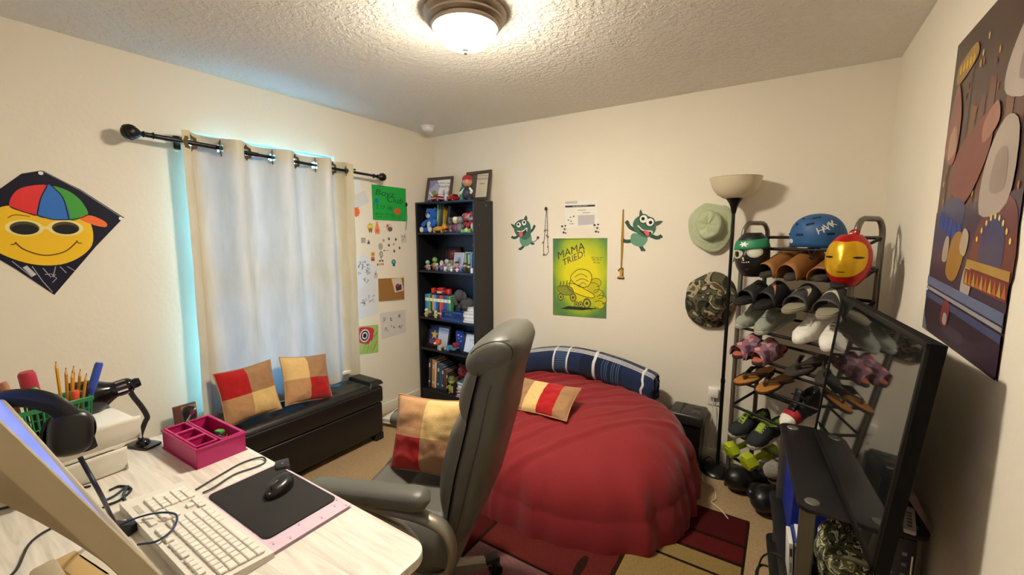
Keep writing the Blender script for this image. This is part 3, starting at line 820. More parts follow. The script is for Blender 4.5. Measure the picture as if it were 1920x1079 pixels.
tl(g, 'TRIED!', 1075, 485, 13, P('#3d3a4a'), R(24), f=B2, shear=.25, L=3, sx=1.0)
unread(g, 1109, 483, 1131, 484, .004, P('#7d8a2a'), 14, B2); unread(g, 1111, 487, 1128, 488, .004, P('#7d8a2a'), 12, B2, seed=5); unread(g, 1113, 492, 1125, 493, .004, P('#7d8a2a'), 9, B2, seed=6)
# smoke puffs, car body, engine, wheels
for (x, y, r_) in ((1112, 540, .05), (1122, 552, .045), (1128, 562, .04), (1118, 530, .04), (1124, 572, .04)):
    a = B2(x, y); g.ell(a[0], a[1], r_, r_ * .8, YL2, 2, 0, 16); g.stroke(arc(a[0], a[1], r_, r_ * .8, -1.5, 2.6), .004, PINK, 3)
g.poly(bsm([(1066, 532), (1082, 534), (1098, 543), (1114, 553), (1112, 559), (1095, 556), (1076, 548), (1066, 541)], True), YL, 4)
g.stroke(bsm([(1066, 532), (1082, 534), (1098, 543), (1114, 553), (1112, 559), (1095, 556), (1076, 548), (1066, 541)], True), .005, PINK, 5, True)
g.poly(bsm([(1070, 522), (1084, 506), (1103, 508), (1110, 520), (1104, 536), (1088, 538)], True), P('#e8da2c'), 3)   # driver's round bundle
g.stroke(bsm([(1070, 522), (1084, 506), (1103, 508), (1110, 520), (1104, 536), (1088, 538)], True), .005, PINK, 4, True)
for q in ([(1078, 520), (1090, 514), (1102, 520)], [(1080, 528), (1092, 523), (1104, 528)], [(1086, 536), (1094, 530), (1100, 535)]): g.stroke(bsm(q), .004, PINK, 5)
g.poly(bsm([(1046, 538), (1064, 536), (1074, 542), (1074, 552), (1058, 553), (1048, 546)], True), P('#8d9634'), 4)
g.stroke(bsm([(1046, 538), (1064, 536), (1074, 542), (1074, 552), (1058, 553), (1048, 546)], True), .004, PINK, 5, True)
for k in range(4): g.stroke(bwp([(1050 + 6 * k, 538), (1052 + 6 * k, 528 - k)]), .006, PINK, 5)
for (x, y, r_) in ((1052, 557, .030), (1075, 558, .034), (1081, 571, .024), (1089, 571, .024), (1101, 569, .040)):
    a = B2(x, y)
    g.ell(a[0], a[1], r_ * .85, r_, P('#5a5c30'), 6); g.ell(a[0], a[1], r_ * .6, r_ * .72, P('#b9b83a'), 7); g.ell(a[0], a[1], r_ * .28, r_ * .34, P('#4a4a26'), 8)
g.poly(bwp([(1052, 579), (1066, 574), (1100, 577), (1122, 579), (1092, 582)]), P('#22382a'), 3)
for q in ([(1122, 556), (1130, 548), (1131, 560)], [(1108, 583), (1118, 576), (1124, 580)], [(1040, 448), (1070, 449), (1100, 448)]): g.stroke(bsm(q), .004, P('#5d7a30'), 3)
o = g.obj('poster'); tag(o, 'green and yellow cartoon hot rod poster lettered MAMA TRIED on the back wall', 'poster')

# necklace on a push pin
t = thing('necklace', 'thin beaded necklace hanging from a black pin on the back wall', 'necklace', (0, BY, 0))
p0 = B2(1025, 392)
G(BLACKP).ball((p0[0], -0.012, p0[1]), (0.012, 0.012, 0.016)).tube([(p0[0], 0, p0[1]), (p0[0], -.012, p0[1])], .004).obj('pin', t)
lf = [B2(*q) for q in ((1025, 396), (1023, 420), (1022, 440), (1020, 458), (1020, 474), (1023, 478))]
rt = [B2(*q) for q in ((1026, 396), (1027, 420), (1027, 440), (1028, 460), (1029, 472), (1024, 479))]
g = G(M('#77726a', .4, .6))
for s_ in (lf, rt): g.tube([(p[0], -0.006, p[1]) for p in smooth([Vector((a, b_, 0)) for a, b_ in s_], 4) for p in [(p.x, p.y)]], 0.0022, n=5)
g.obj('chain', t)
g = G(M('#9a948c', .3, .5))
for q in ((1023, 432), (1027, 432), (1026, 442), (1028, 444), (1019, 455), (1028, 463), (1020, 478), (1022, 433)):
    a = B2(*q); g.ball((a[0], -0.008, a[1]), 0.008, n=8)
g.obj('beads', t)
# ribbon medal shaped like a 1
t = thing('medal', 'gold number one medal hanging from a long tan ribbon on the back wall', 'medal', (0, BY, 0))
a0 = B2(1169, 393); a1 = B2(1165, 506)
g = G(P('#b08a3c'))
for d in (-0.005, 0.005): g.tube([(a0[0], -.005, a0[1]), (a0[0] + d, -.006, (a0[1] + a1[1]) / 2), (a1[0], -.006, a1[1])], 0.0045, n=6)
g.obj('ribbon', t)
am = B2(1165, 513)
g = Art(BW(am[0], am[1] - 0.0, 0.003)); g.X = Matrix.Translation((0, -BY, 0)) @ g.X
one = [(-.02, -.034), (.02, -.034), (.02, -.022), (.012, -.022), (.012, .034), (-.004, .034), (-.018, .022), (-.018, .012), (-.006, .016), (-.006, -.022), (-.02, -.022)]
g.sheet([(p[0] * 1.25, p[1] * 1.2) for p in one], P('#3a2c18'), 0.004); g.poly([(p[0] * .9, p[1] * .95) for p in one], M('#d9a53a', .35, .4), 1)
g.obj('pendant', t)
# outlet with a white plug
op = B2(1339, 742)
t = thing('wall_outlet', 'white wall outlet with a charger plugged in behind the floor lamp', 'outlet', (op[0], BY, op[1]))
g = G(M('#ece9e2', .4)).box((0, -0.004, -0.005), (0.075, 0.008, 0.12), bev=.003)
g.obj('plate', t)
g = G(INK)
for zz in (-0.035,):
    for xx in (-0.008, 0.008): g.box((xx, -0.0085, zz), (0.003, 0.002, 0.010))
g.obj('socket', t)
tc_ = thing('phone_charger', 'square white charger plugged into the wall outlet with its cable', 'charger', (op[0], BY - 0.009, op[1] + .02))
G(M('#f0eee8', .35)).box((0, -0.016, 0.006), (0.06, 0.03, 0.062), bev=.01).obj('adapter', tc_)
q0 = Vector((0, -0.02, -0.03))
pth = [q0, q0 + Vector((0.0, -.02, -.10)), q0 + Vector((-.012, -.03, -.25)), Vector((-.03, -.035, -op[1] - .02 + .02)), Vector((-.035, -.12, -op[1] - .01))]
fl = [onz(1322, 870, 0.006), onz(1318, 900, 0.006), onz(1338, 915, 0.006), onz(1342, 935, 0.006), onz(1334, 942, 0.006), onz(1350, 955, 0.006), onz(1365, 973, 0.018)]
pth = pth[:3] + [Vector(p) - Vector((op[0], BY - 0.009, op[1] + .02)) for p in fl]
G(M('#d8d4ca', .5)).tube(smooth(pth, 6), 0.0028, n=6).obj('cable', tc_)

# ============================================================ hats on the back wall
def bucket_hat(name, label, px, py, tiltx, mats, sc=1.0, rotz=0.0, wob=0.0, seed=0):
    a = B2(px, py)
    t = thing(name, label, 'hat', mtx=frame((a[0], BY - 0.012, a[1]), (math.cos(rotz), 0, math.sin(rotz)), z=(tiltx, -1, 0.1)))
    def prof(u, v):
        # v from the crown centre to the brim edge
        ang = 2 * PI * u
        st = [(0.0, 0.100), (0.05, 0.102), (0.078, 0.096), (0.088, 0.08), (0.092, 0.05), (0.098, 0.030), (0.115, 0.022), (0.140, 0.012), (0.160, 0.004)]
        q = v * (len(st) - 1); i = min(int(q), len(st) - 2); f = q - i
        r_ = st[i][0] * (1 - f) + st[i + 1][0] * f; z = st[i][1] * (1 - f) + st[i + 1][1] * f
        k = noise.noise(Vector((math.cos(ang) * 1.6 + seed, math.sin(ang) * 1.6, v * 3)))
        r_ *= 1 + wob * k * 0.35 * v
        z = max(0.002, z * (1 + 0.35 * wob * k * (1 if v < .6 else 2)) + 0.02 * wob * noise.noise(Vector((math.cos(ang) * 3, math.sin(ang) * 3 + seed, v * 6))))
        return (r_ * sc * math.cos(ang) * 0.94, r_ * sc * math.sin(ang) * 1.12, z * sc)
    G(mats[0]).grid(lambda u, v: prof(u, v * 0.62), 40, 22, cu=True).obj('crown', t, sharp=180, solid=.002)
    G(mats[0]).grid(lambda u, v: prof(u, 0.62 + v * 0.38), 40, 10, cu=True).obj('brim', t, sharp=180, solid=.003)
    return t
SAGE = FAB('#b4bd9c')
bucket_hat('bucket_hat', 'pale sage green bucket hat hung on the wall beside the lamp', 1333, 425, -0.25, [SAGE], .90, R(8), .34, 3)
camo = bpy.data.materials.new('camouflage'); camo.use_nodes = True
nt = camo.node_tree; n = nt.nodes; l = nt.links; b = n['Principled BSDF']; b.inputs['Roughness'].default_value = .95
tc = n.new('ShaderNodeTexCoord'); nz = n.new('ShaderNodeTexNoise'); nz.inputs['Scale'].default_value = 11; nz.inputs['Detail'].default_value = 1.5; nz.inputs['Distortion'].default_value = 1.0
l.new(tc.outputs['Object'], nz.inputs['Vector'])
rp = n.new('ShaderNodeValToRGB'); rp.color_ramp.interpolation = 'CONSTANT'
for i, (p_, c) in enumerate(((0.0, '#26261c'), (0.40, '#57553d'), (0.49, '#2e2f22'), (0.54, '#a39a80'), (0.62, '#6a553c'))):
    e = rp.color_ramp.elements[i] if i < 2 else rp.color_ramp.elements.new(p_)
    e.position = p_; e.color = lin(c) + [1]
l.new(nz.outputs['Fac'], rp.inputs['Fac']); l.new(rp.outputs['Color'], b.inputs['Base Color'])
bucket_hat('bucket_hat', 'camouflage bucket hat hung on the wall below the sage hat', 1333, 563, -0.3, [camo], 1.03, R(-6), .42, 9)

# ============================================================ poster on the right wall
def rwp(pts): return [(-onx(x, y, RX).y, onx(x, y, RX).z) for x, y in pts]
def R2(x, y): return rwp([(x, y)])[0]
pt = frame((RX, 0, 0), (0, -1, 0), (0, 0, 1))
g = Art(pt)
TL, BL_, BR = R2(1797, 92), R2(1728, 612), R2(1873, 706)
x0, x1, zt, zb = TL[0], BR[0], TL[1] + .02, (BL_[1] + BR[1]) / 2
pw, ph = x1 - x0, zt - zb
def U(u, v): return (x0 + pw * u, zb + ph * v)
DKB = M('#46302e', .32, var=.35, scale=6)
g.sheet([U(-.01, 0), U(1, -.01), U(1, 1), U(0, .99)], DKB, 0.001)
def mute(c, k=.30):  # mutes the print and puts a glossy haze into its colours
    a, b_ = [int(c[i:i + 2], 16) for i in (1, 3, 5)], (0x6a, 0x4e, 0x46)
    return '#%02x%02x%02x' % tuple(int(x * (1 - k) + y * k) for x, y in zip(a, b_))
def up(pts, c, L, sm_=True, rough=.32):
    c = mute(c)
    q = [Vector((*U(*p), 0)) for p in pts]
    g.poly([(p.x, p.y) for p in (smooth(q, 4, True) if sm_ else q)], M(c, rough, var=.25, scale=9), L)
rr = random.Random(11)
# buildings and glow in the upper half
for k in range(9):
    u = .03 + .1 * k; h = rr.uniform(.55, .92)
    up([(u, .42), (u + .07, .42), (u + .075, h), (u + .005, h + .02)], ('#5a3434', '#6b3f35', '#43292c', '#7a4a3a')[k % 4], 1, False)
for k in range(44):
    u, v = rr.uniform(.02, .95), rr.uniform(.45, .92)
    a = U(u, v); g.ell(a[0], a[1], .006, .01, P(rr.choice(('#c89a50', '#a86a50', '#8a5a60', '#d8b878'))), 2, n=8)
up([(.08, .9), (.3, .93), (.34, .88), (.1, .84)], '#b08a3a', 2)
for k in range(5): a = U(.12 + .045 * k, .885); g.ell(a[0], a[1], .010, .014, P('#d8b04a'), 3, n=10)
up([(.02, .62), (.18, .58), (.22, .72), (.12, .84), (.04, .74)], '#9a5a50', 3)
up([(.08, .60), (.2, .62), (.16, .70), (.09, .68)], '#c8a08a', 4)
up([(.18, .50), (.42, .44), (.64, .58), (.60, .68), (.42, .66), (.22, .60)], '#7e2c30', 3)       # big red mound
up([(.56, .60), (.70, .64), (.66, .70), (.54, .66)], '#b87a6a', 4)
up([(.62, .40), (.88, .42), (.90, .60), (.76, .64), (.62, .54)], '#c9c1b6', 4)              # pale puffs
up([(.70, .46), (.84, .46), (.82, .56), (.72, .55)], '#a89c94', 5)
up([(.74, .70), (1.0, .68), (1.0, .90), (.86, .88), (.72, .78)], '#cfc8c0', 4)
up([(.84, .72), (.98, .72), (.97, .82), (.86, .80)], '#9a8f8e', 5)
up([(.84, .9), (1.0, .86), (1.0, .99), (.9, .98)], '#4a5a7e', 3)
# the blue and gold lower half
up([(0, .16), (1, .12), (1, .45), (0, .42)], '#352848', 2, False)
up([(.05, .30), (.36, .30), (.44, .42), (.30, .46), (.08, .44)], '#2c3570', 3)
for k in range(5): a = U(.12 + .07 * k, .39 - .012 * k); g.ell(a[0], a[1], .022, .03, P('#3a4a8c'), 4, n=14)
up([(.60, .22), (.98, .20), (.98, .40), (.80, .44), (.62, .36)], '#6b3038', 3)
up([(.68, .26), (.90, .25), (.88, .38), (.72, .38)], '#2e3a74', 4)
for k in range(9): a = U(.64 + .04 * k, .33 + .06 * math.sin(k * .4)); g.ell(a[0], a[1], .006, .008, P('#e8c860'), 5, n=8)
up([(.28, .22), (.42, .20), (.50, .28), (.44, .35), (.32, .33)], '#b88a3a', 4)
up([(.44, .30), (.52, .28), (.54, .34), (.47, .36)], '#d8cfae', 5)
up([(.20, .26), (.28, .26), (.28, .33), (.22, .33)], '#c9c1b6', 5)
up([(.52, .17), (.62, .16), (.64, .23), (.55, .25)], '#cfc9c4', 5)
for (v0, v1, c) in ((.165, .135, '#6a82b4'), (.13, .118, '#b0bcd0'), (.112, .09, '#3f5288')):
    up([(0, v0 + .03), (1, v0 - .01), (1, v1 - .01), (0, v1 + .03)], c, 6, False)
up([(.55, .25), (1, .23), (1, .255), (.56, .272)], '#c9a64a', 5, False)
up([(.55, .20), (1, .18), (1, .225), (.55, .245)], '#8a2f34', 5, False)
for k in range(10): up([(.56 + .044 * k, .203 - .0015 * k), (.60 + .044 * k, .2 - .0015 * k), (.58 + .044 * k, .24 - .0015 * k)], '#d8792c' if k % 2 else '#d8c04a', 6, False)
up([(0, 0), (1, -.01), (1, .085), (0, .125)], '#2c1c36', 3, False)
up([(.30, .06), (.40, .05), (.42, .12), (.33, .13)], '#8a3040', 7)
up([(.34, .06), (.39, .055), (.40, .085), (.35, .09)], '#d0c8c4', 8)
up([(.35, .03), (.6, .02), (.62, .05), (.4, .06)], '#43384f', 4)
up([(0, 0), (.10, -.002), (.0, .07)], '#7d8aa8', 4, False)
o = g.obj('poster'); tag(o, 'large dark carnival poster with red, gold and blue shapes on the right wall', 'poster')
# ============================================================ rug
g = G()
RUGX0, RUGX1, RUGY0, RUGY1 = -1.80, -0.068, 0.95, 2.44
def rugm(h): return M(h, 1.0, var=0.3, scale=90, bump=0.9, bscale=320, spec=.05)
MAR, MAR2, TANR, BRN, MAUV, RED2 = rugm('#4e1a1b'), rugm('#5e1f20'), rugm('#9a8150'), rugm('#2f1d15'), rugm('#8d6466'), rugm('#652825')
g.box(((RUGX0 + RUGX1) / 2, (RUGY0 + RUGY1) / 2, 0.005), (RUGX1 - RUGX0, RUGY1 - RUGY0, 0.010), BRN, bev=.003)
def rp_(x0, y0, x1, y1, m, z=0.0115): g.add([(x0, y0, z), (x1, y0, z), (x1, y1, z), (x0, y1, z)], [[0, 1, 2, 3]], m)
rp_(-0.55, 2.215, RUGX1 - .008, RUGY1 - .008, MAR); rp_(-0.55, 2.075, RUGX1 - .008, 2.195, MAR2)
rp_(-0.55, 1.955, RUGX1 - .008, 2.055, TANR); rp_(-0.55, 1.60, RUGX1 - .008, 1.94, TANR)
rp_(-0.55, .96, RUGX1 - .008, 1.585, MAR)
rp_(-1.19, 1.55, -.57, 2.43, RED2); rp_(-1.19, .96, -.57, 1.535, MAUV)
rp_(-1.79, 1.35, -1.21, 2.43, MAR); rp_(-1.79, .96, -1.21, 1.335, TANR)
g.add([(-.70 + .022 * math.cos(k * PI / 8), 1.66 + .075 * math.sin(k * PI / 8), .012) for k in range(16)], [list(range(16))], BRN)
o = g.obj('rug'); tag(o, 'striped maroon, red and tan area rug with dark brown lines on the carpet', 'rug')

# ============================================================ storage bench
bx0, bx1, by0, by1, bh = -2.735, -2.462, 0.90, 2.025, 0.45
LEA = M('#141415', 0.33, var=.1, scale=20, bump=.12, bscale=220)
t = thing('storage_bench', 'long black faux leather storage bench with tufted lid under the window', 'bench', ((bx0 + bx1) / 2, (by0 + by1) / 2, 0))
w, L_ = bx1 - bx0, by1 - by0
G(LEA).box((0, 0, 0.17), (w - .012, L_ - .02, 0.235), bev=.012, seg=3).obj('body', t)
def lidf(u, v):
    x, y = (u - .5) * w, (v - .5) * L_
    ex = min(u, 1 - u) * w; ey = min(v, 1 - v) * L_
    e = min(1, min(ex, ey) / .03)
    z = 0.412 + 0.033 * math.sqrt(max(0, 1 - (1 - e) ** 2))
    for k in range(5):
        for xx in (-.055, .055):
            d = math.hypot(x - xx, y - (-.40 + .2 * k))
            z -= .013 * math.exp(-(d / .022) ** 2)
    if y > L_ / 2 - .115: z += .020 * min(1, (y - L_ / 2 + .115) / .012)
    if abs(y - L_ / 2 + .118) < .006: z -= .008
    return (x, y, z)
g = G(LEA).grid(lidf, 34, 120)
g.box((0, 0, .352), (w, L_, .125), bev=.02, seg=3)
g.obj('lid', t)
g = G(LEA)
for k in range(5):
    for xx in (-.055, .055): g.ball((xx, -.40 + .2 * k, .434), (.009, .009, .004), n=10)
g.obj('buttons', t)
for sx in (-1, 1):
    for sy in (-1, 1): G(M('#121212', .4)).box((sx * (w / 2 - .035), sy * (L_ / 2 - .045), .028), (.06, .075, .056), bev=.008).obj('foot', t)

# ============================================================ patchwork cushions
CRED, CTAN, CCRM, CBRN = FAB('#a81c20'), FAB('#b58a62'), FAB('#d8b77c'), FAB('#a07a58')
def cushion(name, label, c, x, z, w, h, th, mf, group=None, sag=0.0, seed=0, seamline=True):
    """pillow in its own plane: x across, y up, z thickness"""
    m = frame(c, x, z=z)
    y = m.to_3x3() @ Vector((0, 1, 0))
    t = thing(name, label, 'cushion', mtx=m, group=group)
    def side(sg):
        def f(u, v):
            a, b_ = 2 * u - 1, 2 * v - 1
            k = (1 - abs(a) ** 2.6) * (1 - abs(b_) ** 2.6)
            pin = 1 - 0.07 * (1 - abs(a) ** 2) * abs(b_) ** 3
            pin2 = 1 - 0.07 * (1 - abs(b_) ** 2) * abs(a) ** 3
            wr = .010 * noise.noise(Vector((a * 2.3 + seed, b_ * 2.3, sg))) + .004 * noise.noise(Vector((a * 6, b_ * 6 + seed, sg)))
            zz = sg * (th / 2 * max(0, k) ** .55) + wr * min(1, k * 3)
            if k > .02:
                zz -= sg * .004 * (math.exp(-(a / .03) ** 2) + math.exp(-(b_ / .03) ** 2) if seamline else 0)
            return (a * w / 2 * pin2, b_ * h / 2 * pin - sag * (1 - a * a) * max(0, b_), zz)
        return f
    G().grid(side(1), 34, 34, matf=mf).obj('front_panel', t, sharp=180)
    G().grid(side(-1), 26, 26, matf=mf, flip=True).obj('back_panel', t, sharp=180)
    s1 = side(1)
    ring = [s1(k / 16, 0) for k in range(16)] + [s1(1, k / 16) for k in range(16)] + [s1(1 - k / 16, 1) for k in range(16)] + [s1(0, 1 - k / 16) for k in range(16)]
    G(CTAN).tube(ring, .0035, n=6, closed=True).obj('piping', t)
    return t
def q4(a, b_, c, d):   # tl, tr, bl, br
    return lambda u, v: (c if u < .5 else d) if v < .5 else (a if u < .5 else b_)
cc = (-2.618, 1.163, 0.612)
cushion('patchwork_cushion', 'patchwork cushion with a red upper corner leaning on the bench beside the desk end', (-2.615, 1.166, 0.606), (0, 1, 0.02), (1, 0, .30), .315, .315, .10, q4(CRED, CBRN, CTAN, CCRM), 'patchwork cushions', seed=2)
cushion('patchwork_cushion', 'patchwork cushion with a red lower corner leaning at the middle of the bench', (-2.60, 1.515, 0.592), (0, .985, -.17), (1, .06, .45), .325, .31, .10, q4(CCRM, CBRN, CTAN, CRED), 'patchwork cushions', seed=5)

# ============================================================ beanbag with a red sheet, plaid roll and small cushion
bcx, bcy = -1.125, 2.325
def bag_r(ang):
    n_ = 2.5
    c, s = abs(math.cos(ang)), abs(math.sin(ang))
    b_ = .60 if math.sin(ang) < 0 else .575
    return 1 / ((c / .765) ** n_ + (s / b_) ** n_) ** (1 / n_)
def bag(u, v):
    ang = 2 * PI * u
    rr_ = bag_r(ang)
    # v 0 centre of the top, 1 at the floor
    ph = v * PI / 2
    wb = max(0, min(1, .5 + .8 * math.sin(ang)))       # boxier towards the wall
    r_ = math.sin(ph) ** (.78 - .22 * wb)
    zt = max(0, math.cos(ph)) ** (.58 - .24 * wb)
    x = r_ * rr_ * math.cos(ang); y = r_ * rr_ * math.sin(ang)
    hgt = .485 + .075 * max(-.6, y / .6) + .02 * x
    z = hgt * zt
    fold_ = 0
    if v > .35:
        k = min(1, (v - .35) / .5)
        w1 = abs(math.sin(ang * 8 + 1.7 * math.sin(ang * 3)))
        fold_ = k * (.030 * (1 - w1) ** 2.2 + .012 * math.sin(ang * 27 + 2 * math.sin(3 * ang))) * (.5 + .8 * noise.noise(Vector((math.cos(ang) * 3, math.sin(ang) * 3, v * 2))) ** 2 + .5 * v)
    # long pulled creases running diagonally across the top
    q = (x * .75 - y * .66) * 1.0
    cre = .0
    for (o_, a_, wd) in ((-.55, .020, .028), (-.44, .016, .022), (-.33, .018, .03), (-.10, .009, .03), (.12, .010, .035), (.34, .013, .03), (-.68, .02, .03), (-.22, .012, .018), (.02, .010, .02), (.22, .010, .02), (-.62, .012, .015)):
        wob = .05 * noise.noise(Vector((x * 2 + y * 2, o_ * 9, 0)))
        cre += 1.5 * a_ * (math.exp(-((q - o_ + wob) / (wd * .55)) ** 2) - .6 * math.exp(-((q - o_ + wob - wd) / (wd * .6)) ** 2)) * (.35 + .65 * max(0, min(1, .5 - x * 1.2 + .3 * noise.noise(Vector((x * 3, y * 3, o_))))))
    n1 = .012 * noise.noise(Vector((x * 4, y * 4, 1))) + .007 * noise.noise(Vector((x * 9, y * 9, 5))) + .030 * noise.noise(Vector((x * 1.7, y * 1.7, 8)))
    low = .035 * max(0, v - .9) / .1 if v > .9 else 0
    z = max(.004, z + (cre + n1) * min(1, zt * 2.5))
    return (x * (1 + fold_ + low * 1.0), y * (1 + fold_ + low * (1 if y < .3 else 0)), z)
SHEET = M('#842026', .8, var=.06, scale=14, bump=.35, bscale=14, spec=.25, sheen=.15)
t = thing('beanbag', 'huge beanbag lounger covered with a wrinkled dark red sheet', 'beanbag', (bcx, bcy, 0.0))
G(SHEET).grid(bag, 280, 120, cu=True).obj('cover', t, sharp=180)

def bag_top(x, y):
    """height of the beanbag at world x, y (search over the surface)"""
    best = 0; bd = 9
    for i in range(60):
        for j in range(30):
            p = bag(i / 60, j / 29)
            d = (p[0] + bcx - x) ** 2 + (p[1] + bcy - y) ** 2
            if d < bd: bd = d; best = p[2]
    return best
# plaid roll
PN = bpy.data.materials.new('plaid'); PN.use_nodes = True
nt = PN.node_tree; n = nt.nodes; l = nt.links; b = n['Principled BSDF']; b.inputs['Roughness'].default_value = .9
PN_N, PN_M, PN_W, PN_B = FAB('#1d2b4c'), FAB('#3c5474'), FAB('#d4d6d8'), FAB('#16203c')
ax0, ax1 = Vector((-1.715, 2.845, .500)), Vector((-.672, 2.81, .508))
def rollc(u):
    p = ax0.lerp(ax1, u); p.z += .105 * math.sin(PI * min(1, max(0, u * 1.0))) ** .9 * (1 - .25 * u) ; return p
def rollf(u, v):
    a = 2 * PI * v
    p = rollc(u)
    e = min(1, min(u, 1 - u) / .035)
    r_ = .103 * (.86 + .14 * math.sqrt(max(0, 1 - (1 - e) ** 2))) * (1 + .05 * noise.noise(Vector((u * 7, math.cos(a), math.sin(a)))))
    dx = .018 * noise.noise(Vector((math.cos(a) * 2, math.sin(a) * 2, u * 2))) * (1 if u < .1 or u > .9 else .3)
    return (p.x + dx, p.y - r_ * .95 * math.cos(a), p.z + r_ * 1.02 * math.sin(a))
def plaid(u, v):
    for s_, wd in ((.287, .0075), (.395, .0075), (.60, .0075), (.935, .0075)):
        if abs(u - s_) < wd: return PN_W
    d = (v % 1)
    for s_ in (.155, .172, .189, .206):
        if abs(d - s_) < .0042: return PN_W
    if .29 < u < .40: return PN_M if int(d * 120) % 3 else PN_N
    if .66 < u < .78 and int(u * 260) % 3 == 0: return PN_M
    if u < .05: return FAB('#4a6aa4')
    return PN_N if u < .5 or u > .8 else PN_B
t = thing('bolster', 'navy plaid blanket roll with white lines lying on the beanbag against the wall', 'bolster', (0, 0, 0))
t.location = (-1.15, 2.82, .5)
inv = T((1.15, -2.82, -.5))
G().grid(rollf, 150, 120, cv=True, mtx=inv, matf=plaid).obj('roll', t, sharp=180)
for u, sg in ((0.0, 1), (1.0, -1)):
    ring = [Vector(rollf(u, k / 24)) for k in range(24)]; c = sum(ring, Vector()) / 24
    g = G(FAB('#16203c'))
    vs = []
    for q in range(6):
        f_ = 1 - q / 5.5
        vs += [c + (p - c) * f_ + Vector((sg * .012 * math.sin(q * 1.57), 0, 0)) for p in ring]
    fs = [[q * 24 + k, q * 24 + (k + 1) % 24, (q + 1) * 24 + (k + 1) % 24, (q + 1) * 24 + k] for q in range(5) for k in range(24)] + [[120 + k for k in range(24)]]
    g.add(vs, fs, None, inv).obj('rolled_end', t)
# small striped cushion
def stripes(u, v): return (CBRN, CCRM, CRED, CBRN)[min(3, int(u * 4))]
cz = bag_top(-1.255, 2.19)
cushion('patchwork_cushion', 'small oblong cushion with four vertical stripes lying on the red beanbag', (-1.195, 2.205, cz + .052), (1, 0.02, .02), (.05, -.50, .86), .40, .25, .085, stripes, 'patchwork cushions', seed=9, seamline=False)

# ============================================================ floor lamp
lx_, ly_ = -0.283, 2.895
t = thing('floor_lamp', 'black pole floor lamp with an upturned cream bowl shade beside the shoe rack', 'floor lamp', (lx_, ly_, 0))
BLK = M('#0d0d0e', .3, .2)
G(BLK).lathe([(0.001, 0), (.105, 0), (.108, .008), (.100, .02), (.07, .034), (.03, .042), (.014, .05), (.012, .07)], n=36).obj('base', t)
G(BLK).tube([(0, 0, .05), (0, 0, .62)], .0115, n=14).tube([(0, 0, .60), (0, 0, 1.18)], .0105, n=14).tube([(0, 0, 1.16), (0, 0, 1.70)], .0095, n=14).lathe([(.0135, .6), (.0135, .625)], n=14).lathe([(.0125, 1.16), (.0125, 1.185)], n=14).obj('pole', t)
G(BLK).lathe([(.011, 1.66), (.015, 1.675), (.020, 1.70), (.030, 1.725), (.046, 1.748), (.05, 1.752), (.02, 1.752)], n=28).obj('socket_cup', t)
SH = M('#e9e0c6', .45, var=.02, trans=.35)
def shp(z0): return [(.03, z0), (.06, z0 + .004), (.095, z0 + .026), (.122, z0 + .06), (.136, z0 + .098), (.141, z0 + .122)]
G(SH).lathe(shp(1.748) + [(.144, 1.872), (.139, 1.872)] + [(r_ - .005, z + .004) for r_, z in shp(1.748)[::-1]], n=48, capb=False, capt=False).obj('shade', t)
G(M('#dcdcd4', .3)).lathe([(.012, 1.752), (.014, 1.80), (.028, 1.82), (.03, 1.84), (.018, 1.86), (.001, 1.865)], n=20).obj('bulb', t)
gq = [(.10, .02, .012), (.06, -.03, .008), (-.02, -.12, .005), (-.10, -.06, .006), (-.085, .02, .02), (-.03, .03, .07), (.02, .01, .09)]
G(BLACKP).tube(smooth([(-.012, .0, .045), (-.05, .02, .075), (-.085, .03, .04), (-.112, .02, .006), (-.10, .08, .006), (-.02, .098, .006), (.02, .09, .006)], 5), .003, n=6).obj('cord', t)

# ============================================================ paper shredder
t = thing('paper_shredder', 'black paper shredder bin standing between the beanbag and the lamp', 'paper shredder', (-.478, 2.90, 0))
G(M('#131313', .3)).lathe([(.118, 0), (.122, .01), (.135, .30)], n=4, mtx=RZ(PI / 4) ).obj('bin', t, sharp=30)
g = G(M('#222222', .38))
g.box((0, 0, .34), (.215, .215, .08), bev=.018, seg=3)
g.obj('head', t)
G(M('#0a0a0a', .6)).box((-.035, 0, .3805), (.012, .17, .004)).box((-.035, 0, .3795), (.03, .185, .003), M('#2e2e2e', .4)).obj('paper_slot', t)
g = G(M('#2c2c2c', .3))
g.box((.055, -.05, .381), (.05, .055, .006), bev=.003)
g.obj('switch_plate', t)
G(M('#2c2c2c', .3)).box((.055, .05, .381), (.05, .055, .006), bev=.003).obj('grip', t)
G(M('#444444', .4)).box((.055, -.05, .3855), (.022, .02, .005), bev=.002).obj('switch', t)

# ============================================================ bookcase
kx0, kx1, ky0, ky1, kh = -2.812, -2.148, 2.742, 3.004, 1.82
KB = M('#15171b', .42, var=.12, scale=5, stretch=(1, 1, .15))
KE = M('#20242b', .35, var=.05)
t = thing('bookcase', 'tall black five-shelf bookcase in the corner', 'bookcase', ((kx0 + kx1) / 2, (ky0 + ky1) / 2, 0))
iv = T((-(kx0 + kx1) / 2, -(ky0 + ky1) / 2, 0))
kth = .017
def kb(name, c, d, m=KB): G(m).box(c, d, bev=.0012, seg=1, mtx=iv).obj(name, t)
kc = (ky0 + ky1) / 2; kd = ky1 - ky0
kb('side_panel', (kx0 + kth / 2, kc, kh / 2), (kth, kd, kh)); kb('side_panel', (kx1 - kth / 2, kc, kh / 2), (kth, kd, kh))
kb('top_panel', ((kx0 + kx1) / 2, kc, kh - kth / 2), (kx1 - kx0 - 2 * kth, kd, kth))
kb('back_panel', ((kx0 + kx1) / 2, ky1 - .004, kh / 2), (kx1 - kx0 - 2 * kth, .006, kh - .01))
SHZ = [1.553, 1.215, .787, .497, .105]
